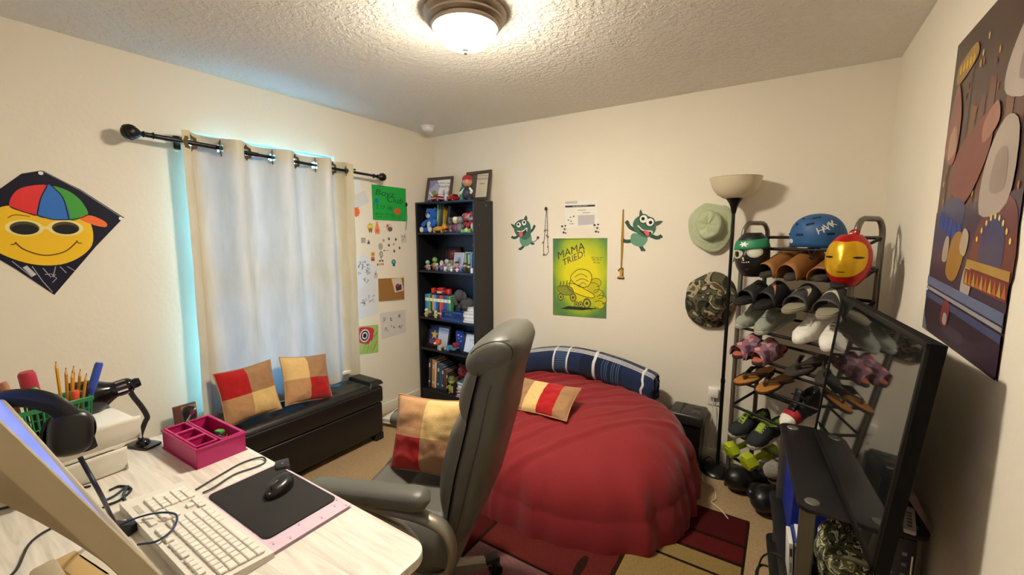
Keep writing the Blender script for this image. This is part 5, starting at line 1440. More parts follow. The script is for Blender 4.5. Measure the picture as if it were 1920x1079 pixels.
for k, (w_, th_, c) in enumerate(((.18, .016, '#c9c4cc'), (.175, .018, '#6a3040'), (.18, .012, '#dcd8dc'), (.17, .02, '#4a2c3c'), (.165, .016, '#d2d2d8'), (.15, .03, '#8aa4c8'), (.16, .022, '#2c6a70'))):
    flatbook(('grey book at the bottom of the right-hand stack', 'wine red book second in the stack', 'white book third in the stack', 'plum book fourth in the stack', 'pale grey book fifth in the stack', 'light blue book sixth in the stack', 'teal book on top of the stack')[k] + ' on the bottom shelf', -2.285, 2.83, zz + .0005, w_, th_, .17, c, R((0, 4, -3, 5, -2, 3, -6)[k]), 'book stack on the bottom shelf')
    zz += th_ + .0008
t = thing('blue_toy', 'small dark blue round toy on top of the bottom shelf book stack', 'toy', (-2.30, 2.82, zz))
G(PL('#27408c')).ball((0, 0, .03), (.035, .03, .03), n=12).ball((.01, -.005, .065), (.02, .018, .02), n=10).obj('body', t)

# ============================================================ floor things between bench and bookcase
t = thing('toy_case', 'flat white case with a blue round pattern on the floor beside the bench', 'case', (-2.55, 2.32, 0), R(14))
G(PL('#e4e2da')).box((0, 0, .055), (.26, .30, .03), bev=.006).obj('tray', t)
g = G(PL('#eceae6')).box((0, 0, .035), (.27, .31, .012), bev=.004)
g.obj('bottom', t)
a = Art(T((0, .02, .0702)))
NB = P('#22305e', .4)
for (r_, c_, L_2) in ((.115, NB, 1), (.098, P('#e6e6e6'), 2), (.075, P('#6f86a8'), 3), (.055, P('#e6e6e6'), 4), (.038, NB, 5)): a.ell(0, 0, r_, r_, c_, L_2, n=30)
for k in range(10): a.ell(.087 * math.cos(k * .628), .087 * math.sin(k * .628), .012, .012, NB, 6, n=10)
a.ell(.06, -.10, .03, .02, NB, 6)
a.obj('print', t)
t = thing('red_toy_box', 'red plastic scraps box under the white patterned case', 'box', (-2.45, 2.235, 0), R(-12))
G(PL('#9a2420')).box((0, 0, .0135), (.16, .10, .027), bev=.008).obj('body', t)
# brown picture frame leaning against the wall behind the desk end
t = thing('wooden_plaque', 'brown wooden plaque with a tan inset leaning on the wall below the curtain', 'plaque', mtx=frame((WX + .085, .885, 0.60), (0, 1, 0), z=(1, 0, .10)))
G(M('#5a2f20', .5, var=.2, scale=12)).box((0, -.30, 0), (.105, .60, .02), bev=.003).obj('board', t)
a = Art(T((.016, -.058, .0095))); a.sheet([(-.035, -.05), (.035, -.05), (.035, .05), (-.035, .05)], P('#a08048'), .001)
for k in range(4):
    for j in range(3): a.rect(-.028 + .02 * j, -.04 + .022 * k, -.016 + .02 * j, -.026 + .022 * k, P('#6a4a2a'), 1)
a.obj('inset', t)
# ============================================================ shoe rack (its own frame: x along the tiers, y back, z up)
RK = frame((-.213, 2.76, 0), (.824, -.566, 0), z=(0, 0, 1))
RL, RD, SLOPE = .570, .200, .30       # the tiers rise towards the wall
TIERS = [.195, .346, .515, .674, .835, .996, 1.155, 1.314, 1.458]
t = thing('shoe_rack', 'tall grey and black tubular shoe rack filled with shoes in the corner', 'shoe rack', mtx=RK)
PG = M('#7a746a', .35, .7, var=.04)
PB = M('#1f1b19', .4, .4, var=.04)
for x in (0, RL):
    top = 1.60 if x == 0 else 1.605
    path = [(x, 0, 0), (x, 0, .8), (x, 0, 1.52)] + [(x, RD / 2 - RD / 2 * math.cos(a), 1.53 + (top - 1.53) * min(1, 1.25 * math.sin(a))) for a in [PI * k / 12 for k in range(13)]] + [(x, RD, 1.52), (x, RD, .8), (x, RD, 0)]
    G(PG).tube(path, .0125, n=12).obj('side_frame', t)
for z in TIERS:
    g = G(PB)
    for y in (0, RD): g.tube([(0, y, z + y * SLOPE), (RL, y, z + y * SLOPE)], .0085, n=10)
    for x in (0, RL): g.tube([(x, .008, z + .008 * SLOPE), (x, RD - .008, z + (RD - .008) * SLOPE)], .0075, n=8)
    g.obj('shelf_bar', t)
for x in (0, RL):
    for y in (0, RD): G(BLACKP).lathe([(.001, 0), (.015, 0), (.015, .02), (.0128, .022)], n=12, mtx=T((x, y, 0))).obj('foot_cap', t)

def shoe_mtx(x, y, z, rz=0.0, pitch=0.0, roll=0.0):
    """toe towards -y of the rack; x, y is the middle of the sole"""
    return RK @ T((0, 0, z)) @ RX_(math.atan(SLOPE)) @ T((x, y, 0)) @ RZ(rz) @ RX_(pitch) @ RY_(roll)
def sole_outline(L, W, side=1, n=28, waist=.78):
    o = []
    for k in range(n):
        a = 2 * PI * k / n
        s_, c = math.sin(a), math.cos(a)          # -y is the toe
        yy = -c
        ww = (1.0 if yy < 0 else .84) * (1 - (1 - waist) * math.exp(-((yy - .18) / .32) ** 2))
        px_ = W / 2 * (abs(s_) ** .8) * (1 if s_ >= 0 else -1) * ww
        px_ += side * .008 * math.exp(-((yy + .9) / .4) ** 2)
        o.append((px_, yy * L / 2))
    return o
def footbed(g, L, W, side, z0, z1, mat, bev=.005, waist=.78): g.prism(sole_outline(L, W, side, waist=waist), z0, z1, mat, bev=bev)
def band(g, L, W, y0, y1, hgt, mat, base=.02, over=.006, slope=.25, th=.004, wf=1.0):
    """strap arching over the foot from y0 (toe edge) to y1"""
    def f(u, v):
        a = PI * u
        y = y0 + (y1 - y0) * v
        h_ = hgt * (1 + slope * (v - .5) * 2)
        w_ = (W / 2 + over) * wf * (1 - .05 * v)
        return (-w_ * math.cos(a), y + .012 * (1 - math.sin(a)) * (1 - 2 * v) * -1, base * .3 + (base * .7 + h_) * max(0, math.sin(a)) ** .72)
    g.grid(f, 20, 8, mat)
    return f
def swoosh(g, f, mat, s=1.0, side=1):
    """tick mark lying on a strap surface"""
    pts = [(-.30, .55), (-.24, .33), (-.10, .24), (.08, .34), (.34, .62), (.10, .46), (-.06, .42), (-.16, .46)]
    def mp(p):
        q = Vector(f(.5 + side * p[0] * .62 * s, .52 - (p[1] - .42) * 1.3 * s)); n_ = (q - Vector((0, q.y, 0))).normalized()
        return q + n_ * .0035
    up_ = smooth([Vector((*p, 0)) for p in pts], 4, True)
    vs = [mp((p.x, p.y)) for p in up_]; c = sum(vs, Vector()) / len(vs)
    m = len(vs)
    # narrow quads between the two edges of the tick
    half = m // 2
    lo = [mp((p.x, p.y)) for p in smooth([Vector((-.30, .55, 0)), Vector((-.24, .33, 0)), Vector((-.10, .24, 0)), Vector((.08, .34, 0)), Vector((.34, .62, 0))], 5)]
    hi = [mp((p.x, p.y)) for p in smooth([Vector((-.30, .55, 0)), Vector((-.20, .43, 0)), Vector((-.07, .385, 0)), Vector((.09, .44, 0)), Vector((.34, .62, 0))], 5)]
    k = len(lo)
    g.add(lo + hi, [[i, i + 1, k + i + 1, k + i] for i in range(k - 1)], mat)
def slide(name, label, mtx, L, W, side, solem, bedm, strapm, logo=None, group=None, y0=-.07, y1=.035, hgt=.062, cat='sandal', fold=0.0):
    t = thing(name, label, cat, group=group, mtx=mtx)
    g = G(solem); footbed(g, L, W, side, 0, .020, solem, .006); g.obj('sole', t)
    g = G(bedm); footbed(g, L * .95, W * .93, side, .018, .025, bedm, .003); g.obj('footbed', t)
    g = G(strapm); f = band(g, L, W, y0, y1, hgt, strapm); g.obj('strap', t, solid=.005, recalc=False)
    if logo:
        g = G(logo); swoosh(g, f, logo, 1.35, side); g.obj('logo', t, recalc=False)
    return t
def flipflop(name, label, mtx, L, W, side, solem, bedm, strapm, group=None):
    t = thing(name, label, 'flip-flop', group=group, mtx=mtx)
    g = G(solem); footbed(g, L, W, side, 0, .016, solem, .004, .74); g.obj('sole', t)
    g = G(bedm); footbed(g, L * .97, W * .95, side, .0145, .019, bedm, .002, .74); g.obj('footbed', t)
    g = G(strapm)
    p0 = Vector((0.0, -L * .27, .02))
    g.tube([p0, p0 + Vector((0, 0, .016)), p0 + Vector((0, .012, .026))], .0055, n=8)
    for s_ in (-1, 1):
        pts = smooth([p0 + Vector((0, 0.0, .022)), Vector((s_ * W * .22, -L * .14, .040)), Vector((s_ * W * .42, .0, .036)), Vector((s_ * W * .47, L * .10, .012))], 5)
        vs = []; fs = []
        for i, p in enumerate(pts):
            w_ = .020 + .046 * i / len(pts)
            d = Vector((s_ * .35, 1, 0)).normalized() * w_
            vs += [p - d * .5, p + d * .7 + Vector((0, 0, .004))]
        for i in range(len(pts) - 1): fs.append([2 * i, 2 * i + 1, 2 * i + 3, 2 * i + 2])
        g.add(vs, fs)
    g.obj('strap', t, solid=.005, recalc=False)
    return t
def sneaker(name, label, mtx, L, W, side, upper, solem, lace, tongue, lining, group=None, hgt=.085, toe=None, heel=None, stripe=None, collar=0.0, mid=None):
    t = thing(name, label, 'shoe', group=group, mtx=mtx)
    g = G(solem)
    g.prism(sole_outline(L, W, side, waist=.84), 0, .026, solem, bev=.006); g.obj('sole', t)
    # section stations from toe (v 0) to heel (v 1): half width, height
    st = [(.0, .30, .028), (.06, .66, .050), (.16, .92, .062), (.28, 1.0, .072), (.42, .94, .092), (.55, .84, hgt + .012 + collar * .3), (.70, .78, hgt - .008 + collar), (.86, .76, hgt + .004 + collar), (.96, .60, hgt + .008 + collar), (1.0, .34, hgt - .002 + collar)]
    def sec(v):
        i = 0
        while i < len(st) - 2 and v > st[i + 1][0]: i += 1
        f = (v - st[i][0]) / (st[i + 1][0] - st[i][0])
        f = max(0, min(1, f)); f2 = f * f * (3 - 2 * f)
        return st[i][1] + (st[i + 1][1] - st[i][1]) * f2, st[i][2] + (st[i + 1][2] - st[i][2]) * f2
    def up_(u, v):
        w_, h_ = sec(v)
        a = PI * u
        y = -L / 2 + .006 + (L - .012) * v
        xx = -W / 2 * .96 * w_ * math.cos(a) * (1 if abs(math.cos(a)) < .98 else 1)
        zz = .018 + (h_ - .018) * max(0, math.sin(a)) ** (.55 if v < .45 else .42)
        if v > .5:      # leaves the opening for the foot
            o_ = min(1, (v - .5) / .06)
            k = math.exp(-((u - .5) / .19) ** 4) * o_ * (1 if v < .93 else max(0, (1 - v) / .07))
            zz -= k * .055
        xx += side * .006 * math.exp(-((v - .08) / .2) ** 2)
        return (xx, y, zz)
    def um(u, v):
        if v < .17 and toe: return toe
        if v > .84 and heel: return heel
        if mid and v > .33: return mid
        if v > .53 and .30 < u < .70 and v < .95: return lining
        if stripe and .22 < v < .62 and abs((u if u < .5 else 1 - u) - (.12 + .25 * (v - .22))) < .035: return stripe
        return upper
    G(upper).grid(up_, 30, 44, matf=um).obj('upper', t, sharp=180)
    g = G(tongue)
    def tf(u, v):
        y = -L * .22 + L * .27 * v
        w_, h_ = sec((y + L / 2) / L)
        return ((u - .5) * W * .36, y, h_ + .004 + .022 * v * v + collar * v * .4 - .006 * abs(u - .5) * 2)
    g.grid(tf, 6, 8).obj('tongue', t, solid=.006)
    g = G(lace)
    for k in range(5):
        v = .30 + .052 * k; w_, h_ = sec(v); y = -L / 2 + L * v
        g.tube([(-W * .21, y + .006, h_ - .004), (0, y, h_ + .010 + .002 * k), (W * .21, y + .006, h_ - .004)], .0035, n=6)
        if k < 4: g.tube([(-W * .21, y + .006, h_ - .002), (0, y + .010, h_ + .008 + .002 * k), (W * .21, y + .018, h_ + .004)], .003, n=6)
    w_, h_ = sec(.51); y = -L / 2 + L * .51
    for s_ in (-1, 1): g.tube(smooth([(0, y, h_ + .016), (s_ * .022, y - .012, h_ + .024), (s_ * .038, y - .004, h_ + .012), (s_ * .012, y + .004, h_ + .014)], 4), .003, n=6)
    g.obj('laces', t)
    return t

BAR = .0085
def tz(i): return TIERS[i] + BAR
# tier under the top: tan leather slides
TANL, DKS = M('#8a5a28', .6, var=.25, scale=18, bump=.15, bscale=120), M('#3a342e', .8, var=.1)
BLKF = M('#161616', .85, var=.1)
slide('slide_sandal', 'tan leather slide sandal nearest the black mask on the upper tier', shoe_mtx(.205, .06, tz(7), R(-6)), .27, .10, -1, DKS, DKS, TANL, None, 'tan leather slides', -.115, .085, .075)
slide('slide_sandal', 'tan leather slide sandal in the middle of the upper tier below the helmet', shoe_mtx(.325, .055, tz(7), R(-4)), .27, .10, 1, DKS, DKS, TANL, None, 'tan leather slides', -.115, .085, .080)
slide('slide_sandal', 'tan leather slide sandal half hidden behind the red and gold mask', shoe_mtx(.452, .075, tz(7), R(4)), .26, .10, -1, DKS, DKS, TANL, None, 'tan leather slides', -.11, .085, .06)
# black and grey pool slides
SW, SWG = M('#d8cdb8', .5, var=.02), M('#b8825a', .5, var=.02)
BS, GS, GSB = M('#161616', .6, var=.06), M('#3c3a36', .6, var=.06), M('#8d8774', .8, var=.08)
slide('slide_sandal', 'black pool slide at the left end of the second shoe tier', shoe_mtx(.085, .04, tz(6), R(-10)), .285, .108, -1, BS, BS, BS, M('#2c2b26', .5), 'pool slides on the second tier')
slide('slide_sandal', 'black pool slide with a copper tick logo on the second shoe tier', shoe_mtx(.205, .03, tz(6), R(-8)), .29, .112, 1, BS, BS, BS, SWG, 'pool slides on the second tier', hgt=.072)
slide('slide_sandal', 'grey pool slide with a pale tick logo beside the black pair', shoe_mtx(.352, .045, tz(6), R(-2)), .285, .11, -1, GSB, GSB, GS, SW, 'pool slides on the second tier', hgt=.068)
slide('slide_sandal', 'grey pool slide with a pale tick logo next to the corner of the television', shoe_mtx(.492, .045, tz(6), R(4)), .285, .11, 1, GSB, GSB, GS, SW, 'pool slides on the second tier', hgt=.068)
# sneakers
SG = M('#8e9488', .8, var=.12, scale=60, bump=.2, bscale=300); SGS = M('#a8b0a4', .6, var=.05)
sneaker('sneaker', 'light grey sneaker nearest the rack post on the third tier', shoe_mtx(.055, .10, tz(5), R(-7)), .285, .10, -1, SG, SGS, SG, SG, M('#5a5c54', .9), 'grey sneakers')
sneaker('sneaker', 'light grey sneaker beside its mate on the third tier', shoe_mtx(.172, .085, tz(5), R(-4)), .29, .104, 1, SG, SGS, SG, SG, M('#5a5c54', .9), 'grey sneakers')
SWH = M('#e2ded4', .7, var=.05); SWR = M('#e8e5dc', .5, var=.02)
sneaker('sneaker', 'white canvas sneaker in the middle of the third tier', shoe_mtx(.385, .085, tz(5), R(2)), .285, .104, -1, SWH, SWR, M('#d8d4ca', .7), SWH, M('#55524a', .9), 'white sneakers', toe=SWR)
sneaker('sneaker', 'white canvas sneaker half hidden by the television corner', shoe_mtx(.505, .075, tz(5), R(4)), .285, .104, 1, SWH, SWR, M('#8a8678', .7), SWH, M('#55524a', .9), 'white sneakers', toe=SWR)
# floral slides
flo = bpy.data.materials.new('floral'); flo.use_nodes = True
nt = flo.node_tree; n = nt.nodes; l = nt.links; b = n['Principled BSDF']; b.inputs['Roughness'].default_value = .8
tc = n.new('ShaderNodeTexCoord'); vo = n.new('ShaderNodeTexVoronoi'); vo.inputs['Scale'].default_value = 38
l.new(tc.outputs['Object'], vo.inputs['Vector'])
rp = n.new('ShaderNodeValToRGB'); rp.color_ramp.interpolation = 'CONSTANT'
for i, (p_, c) in enumerate(((0.0, '#8a6478'), (0.3, '#2a2e40'), (0.5, '#a8544a'), (0.68, '#5a3448'), (0.84, '#b8909c'))):
    e = rp.color_ramp.elements[i] if i < 2 else rp.color_ramp.elements.new(p_)
    e.position = p_; e.color = lin(c) + [1]
sp = n.new('ShaderNodeSeparateColor'); l.new(vo.outputs['Color'], sp.inputs['Color']); l.new(sp.outputs['Red'], rp.inputs['Fac']); l.new(rp.outputs['Color'], b.inputs['Base Color'])
flb = M('#b8604a', .8, var=.5, scale=60)
slide('slide_sandal', 'floral pink and navy slide sandal at the left end of the fourth tier', shoe_mtx(.075, .05, tz(4), R(-10)), .25, .095, -1, M('#3a2a2a', .8), flb, flo, None, 'floral slides', -.10, .03, .07)
slide('slide_sandal', 'floral pink and navy slide sandal second on the fourth tier', shoe_mtx(.182, .045, tz(4), R(-4)), .25, .097, 1, M('#3a2a2a', .8), flb, flo, None, 'floral slides', -.10, .03, .07)
BRS, BRD = M('#4a3628', .7, var=.12), M('#33302a', .8, var=.1)
TANF = M('#a8702e', .65, var=.1, scale=40)
flipflop('flip_flop', 'dark flip-flop in the middle of the fourth tier', shoe_mtx(.385, .05, tz(4), R(-3)), .275, .105, -1, BRD, BRD, M('#2c2622', .7), 'dark flip-flops')
flipflop('flip_flop', 'dark flip-flop behind the television edge on the fourth tier', shoe_mtx(.502, .06, tz(4), R(5)), .275, .105, 1, BRD, BRD, M('#2c2622', .7), 'dark flip-flops')
flipflop('flip_flop', 'flip-flop with a tan footbed nearest the rack post on the fifth tier', shoe_mtx(.085, .075, tz(3), R(-8)), .275, .105, -1, M('#4a3018', .7), TANF, BRS, 'tan flip-flops')
flipflop('flip_flop', 'flip-flop with a tan footbed second on the fifth tier', shoe_mtx(.208, .075, tz(3), R(-6)), .275, .107, 1, M('#4a3018', .7), TANF, BRS, 'tan flip-flops')
# red, black and white high-top, heel towards the room
SBK, SRD = M('#131313', .5, var=.06), M('#a81a24', .5, var=.06)
sneaker('sneaker', 'black, red and white high-top sneaker on the sixth tier behind the stand', shoe_mtx(.335, .115, tz(2), R(-6)), .28, .10, 1, SRD, SWR, SBK, SBK, M('#141414', .9), None, toe=SWR, heel=SBK, collar=.045, hgt=.10, mid=SBK)
# running shoes
RB, RGN = M('#1b2026', .8, var=.1, bump=.2, bscale=300), M('#8aa83a', .7, var=.1)
RSO = M('#b8b8a8', .6, var=.05)
sneaker('running_shoe', 'black running shoe with lime lining nearest the post on the low tier', shoe_mtx(.070, .085, tz(1), R(-8)), .285, .104, -1, RB, RSO, RB, RGN, RGN, 'black and lime running shoes')
sneaker('running_shoe', 'black running shoe with lime laces beside its mate on the low tier', shoe_mtx(.185, .075, tz(1), R(-4)), .29, .106, 1, RB, RSO, M('#c2cc6a', .7), RGN, RGN, 'black and lime running shoes')
# dumbbells and slipper on the lowest tier
LIME = M('#a8b81c', .55, var=.06)
def dumbbell(label, mtx):
    t = thing('dumbbell', label, 'dumbbell', group='lime dumbbells', mtx=mtx)
    G(LIME).tube([(0, -.06, .042), (0, .06, .042)], .0165, n=14).obj('handle', t)
    for s_ in (-1, 1):
        f = frame((0, s_ * .075, .042), (1, 0, 0), z=(0, s_, 0))
        G(LIME).prism([(.049 * math.cos(k * PI / 3 + PI / 6 * 0), .049 * math.sin(k * PI / 3)) for k in range(6)], -.03, .03, None, f, bev=.009).lathe([(.024, .030), (.022, .0325), (.001, .0325)], n=18, mtx=f).obj('head', t)
dumbbell('lime hex dumbbell nearest the rack post on the lowest tier', shoe_mtx(.042, .075, tz(0) + .001, R(-12)))
dumbbell('lime hex dumbbell second on the lowest tier, nearer the grey slipper', shoe_mtx(.165, .06, tz(0) + .001, R(-8)))
FUR = M('#8a8478', 1.0, var=.35, scale=70, bump=1.0, bscale=200, sheen=.5)
t = thing('slipper', 'fluffy grey slipper at the right of the dumbbells on the lowest tier', 'slipper', mtx=shoe_mtx(.305, .09, tz(0), R(-6)))
g = G(M('#5a564e', .9)); footbed(g, .26, .11, 1, 0, .014, g.cur); g.obj('sole', t)
def slf(u, v):
    a = 2 * PI * u; b_ = 2 * PI * v
    k = .030 + .005 * noise.noise(Vector((math.cos(a) * 4, math.sin(a) * 4, v * 7)))
    yy = math.sin(a)
    z = .035 + .028 * max(0, -yy) + k * math.sin(b_)
    return ((.042 + k * math.cos(b_)) * math.cos(a), (.115 + k * .8 * math.cos(b_)) * yy - .006, z)
G(FUR).grid(slf, 40, 16, cu=True, cv=True).obj('fur_rim', t, sharp=180)
G(FUR).ball((0, -.085, .055), (.052, .05, .040), n=16).obj('toe_cap', t)
# on the floor below
BGL = M('#141418', .35, var=.1, bump=.1, bscale=120)
def glove(label, mtx):
    t = thing('boxing_glove', label, 'boxing glove', group='black boxing gloves', mtx=mtx)
    G(BGL).ball((0, -.05, .075), (.075, .10, .072), n=20).ball((0, .03, .07), (.058, .09, .056), n=16).obj('mitt', t)
    G(BGL).tube([(-.06, .02, .08), (-.078, -.03, .085), (-.062, -.085, .085)], [.030, .034, .028], n=12).ball((-.062, -.088, .085), .028, n=12).obj('thumb', t)
    G(M('#1d1d22', .5)).lathe([(.052, 0), (.057, .01), (.057, .07), (.05, .08), (.04, .078), (.04, .01)], n=20, mtx=frame((0, .09, .062), (1, 0, 0), z=(0, 1, 0)), capb=False, capt=False).obj('cuff', t)
glove('dark navy-black boxing glove on the floor nearest the rack post', RK @ T((.085, .07, .004)) @ RZ(R(-14)))
glove('black boxing glove on the floor second from the rack post', RK @ T((.262, .03, .004)) @ RZ(R(8)))
t = thing('crumpled_cloth', 'crumpled pale cloth on the carpet behind the boxing gloves', 'cloth', mtx=RK @ T((.02, .225, 0)))
def cl(u, v):
    a = 2 * PI * u
    r_ = .055 * v * (1 + .3 * noise.noise(Vector((math.cos(a) * 2, math.sin(a) * 2, 3))))
    return (r_ * math.cos(a), r_ * math.sin(a), .003 + .095 * (1 - v) ** .5 * (1 + .25 * noise.noise(Vector((u * 9, v * 6, 1)))))
G(M('#8d877a', .95, var=.3, scale=40)).grid(cl, 28, 12, cu=True).obj('cloth', t, sharp=180)

# ============================================================ helmet on the top bars
HB = M('#1d5488', .55, var=.04)
hm = RK @ T((.358, .085, tz(8) + .013)) @ RX_(math.atan(SLOPE) * .75) @ Matrix.Scale(.88, 4)
t = thing('skate_helmet', 'blue skate helmet with black vents resting on the top of the shoe rack', 'helmet', mtx=hm)
def shell(u, v, k=1.0):
    a = 2 * PI * u
    ph = v * PI / 2
    rr_ = math.sin(ph) ** .85
    zz = max(0, math.cos(ph)) ** .8
    x = .142 * k * rr_ * math.cos(a); y = .112 * k * rr_ * math.sin(a)
    z = .022 + .155 * k * zz - .012 * (1 - zz) * math.cos(2 * a)
    z = max(.003, z - .018 * (v > .9) * (1 if False else (v - .9) * 10))
    return (x, y, z)
G(HB).grid(shell, 56, 26, cu=True).obj('shell', t, sharp=180, solid=.006)
G(M('#17181a', .8)).grid(lambda u, v: shell(u, v, .94), 40, 16, cu=True).obj('liner', t, sharp=180)
def onshell(u, v, off=.004):
    p = Vector(shell(u, v)); e1 = Vector(shell(u + .005, v)) - p; e2 = Vector(shell(u, v + .005)) - p
    nn = e1.cross(e2); nn = nn.normalized() if nn.length > 1e-9 else Vector((0, 0, 1))
    if nn.dot(p - Vector((0, 0, .05))) < 0: nn = -nn
    return p + nn * off, nn, e1.normalized()
for (u, v, w_, h_, tilt) in ((.60, .80, .030, .011, 0), (.72, .82, .042, .012, 0), (.66, .52, .022, .012, -30), (.78, .52, .042, .012, 15), (.665, .30, .022, .010, -15), (.83, .28, .040, .010, 8), (.90, .80, .036, .012, 0), (.47, .8, .03, .012, 0), (.2, .8, .03, .012, 0), (.3, .5, .03, .012, 0)):
    p, nn, e1 = onshell(u, v, .0035)
    G(M('#0c1018', .8)).prism(rrect(w_, h_, h_ * .45), -.002, .0006, None, frame(p, e1, z=nn) @ RZ(R(tilt))).obj('vent', t)
p, nn, e1 = onshell(.645, .93, .0035)
a = Art(frame(p, e1, z=nn)); a.sheet(arc(0, 0, .021, .012, 0, 2 * PI * 23 / 24, 23), P('#e6ecee'), .0006); a.stroke(arc(-.004, 0, .007, .006, .5, 5.6, 10), .0028, P('#1d5488'), 1); a.stroke([(.004, -.005), (.010, .005)], .0028, P('#1d5488'), 1); a.obj('sticker', t)
g = G(P('#d8d4c4'))
for k, ch in enumerate('HAWK'):
    p, nn, e1 = onshell(.845 + .030 * k, .72 - .055 * k, .0042)
    g.text(ch, .052, None, frame(p, e1, z=nn) @ RZ(R(20)), ext=.0004)
g.obj('lettering', t)
g = G(BLACKP)
for (x0, x1) in ((.05, .02), (.015, .045)): g.tube(smooth([(x0, -.095, .03), (x0 + .004, -.108, -.01), (x1, -.11, -.045)], 5), .0035, n=6)
g.tube(smooth([(.02, -.11, -.045), (.03, -.10, -.055), (.045, -.11, -.045)], 4), .0035, n=6)
g.obj('chin_strap', t)

# ============================================================ masks hung on the rack
def mask_fn(w, h, d):
    def f(u, v):
        a = (u - .5) * PI * .98          # around the face
        b_ = 2 * v - 1                   # -1 chin, 1 crown
        ww = w / 2 * (1 - abs(b_) ** 2.6 * (.55 if b_ < 0 else .62)) ** .8
        if b_ < 0: ww *= 1 - .16 * b_ * b_
        x = ww * math.sin(a); y = -d * math.cos(a) * (1 - abs(b_) ** 3 * .75) ** .6
        y -= .012 * math.exp(-((u - .5) / .06) ** 2) * math.exp(-((b_ + .1) / .25) ** 2)     # nose ridge
        return (x, y, h / 2 * b_)
    return f
MM = T((0, 0, 0))
mk = frame((-.155, 2.672, 1.425), (.90, -.42, 0), z=(0.02, -.06, 1)) @ Matrix.Diagonal((.90, .9, .97, 1))
t = thing('toy_mask', 'black toy mask with a green headband hung on the left post of the shoe rack', 'mask', mtx=mk)
mf = mask_fn(.205, .245, .085)
BKM = M('#121212', .35, var=.05)
GHB = M('#1c7a52', .5, var=.06)
WEY = M('#b9b8a6', .45, var=.05)
def bm_(u, v):
    b_ = 2 * v - 1
    if .26 + .16 * (u - .5) < b_ < .66 + .16 * (u - .5): return GHB
    return BKM
G(BKM).grid(mf, 46, 60, matf=bm_).obj('face_shell', t, sharp=180, solid=.004, recalc=False)
g = G(GHB).grid(lambda u, v: tuple(Vector(mf(u, .63 + .08 * (u - .5) + .20 * v)) * 1.04), 30, 6)
g.grid(lambda u, v: (-.098 - .022 * u + .01 * math.sin(v * 5), -.004 + .01 * u, .05 - .035 * v - .075 * u), 6, 5)
g.obj('headband', t, solid=.003, recalc=False)
def onmask(f, u, v, off=.0035):
    p = Vector(f(u, v)); e1 = (Vector(f(u + .01, v)) - p).normalized(); e2 = (Vector(f(u, v + .01)) - p).normalized()
    nn = e1.cross(e2).normalized()
    if nn.y > 0: nn = -nn
    return frame(p + nn * off, e1, z=nn)
def mpoly(g, f, pts, mat, off=.003, n=3, closed_smooth=True):
    q = smooth([Vector((*p, 0)) for p in pts], n, True) if closed_smooth else [Vector((*p, 0)) for p in pts]
    vs = []
    for p in q: vs.append(onmask(f, p.x, p.y, off).translation)
    c = sum(vs, Vector()) / len(vs)
    cu, cv = sum(p.x for p in q) / len(q), sum(p.y for p in q) / len(q)
    R_ = 5; m = len(q); vv = []; fs = []
    for r_ in range(1, R_ + 1):
        for p in q: vv.append(onmask(f, cu + (p.x - cu) * r_ / R_, cv + (p.y - cv) * r_ / R_, off).translation)
    vv.append(onmask(f, cu, cv, off).translation)
    for i in range(m): fs.append([len(vv) - 1, i, (i + 1) % m])
    for r_ in range(R_ - 1):
        for i in range(m): fs.append([r_ * m + i, (r_ + 1) * m + i, (r_ + 1) * m + (i + 1) % m, r_ * m + (i + 1) % m])
    g.add(vv, fs, mat)
g = G(WEY)
mpoly(g, mf, [(.20, .60), (.34, .62), (.46, .58), (.47, .50), (.36, .42), (.24, .44), (.19, .52)], WEY)
mpoly(g, mf, [(.54, .60), (.68, .65), (.80, .64), (.81, .54), (.70, .46), (.58, .48)], WEY)
mpoly(g, mf, [(.57, .59), (.68, .625), (.77, .61), (.775, .54), (.69, .49), (.60, .51)], M('#d2d6c2', .35), .0045)
g.obj('eye_plates', t, recalc=False)
g = G(GLOSSB)
mpoly(g, mf, [(.27, .575), (.37, .575), (.37, .46), (.28, .47)], GLOSSB, .0048)
g.obj('eye_hole', t, recalc=False)
g = G(M('#d8d8cc', .5))
for (u, v, r_) in ((.49, .44, .007), (.495, .40, .006), (.46, .345, .005), (.50, .345, .005), (.54, .35, .005), (.575, .355, .005)): g.ball(tuple(onmask(mf, u, v, .001).translation), (r_, .003, r_ * .8), n=8)
mpoly(g, mf, [(.50, .20), (.58, .21), (.57, .17), (.50, .165)], M('#3c3c3a', .5), .002)
g.obj('mouth_holes', t, recalc=False)
hb = lambda u, v: tuple(Vector(mf(u, v)) * 1.055)
g = G(M('#e8efe6', .5))
for k in range(6):
    a = k * PI / 3 + .2
    mpoly(g, hb, [(.47 + .10 * math.cos(a), .735 + .065 * math.sin(a)), (.47 + .05 * math.cos(a + .42), .735 + .032 * math.sin(a + .42)), (.47, .735), (.47 + .05 * math.cos(a - .42), .735 + .032 * math.sin(a - .42))], None, .002, 2)
g.obj('emblem', t, recalc=False)

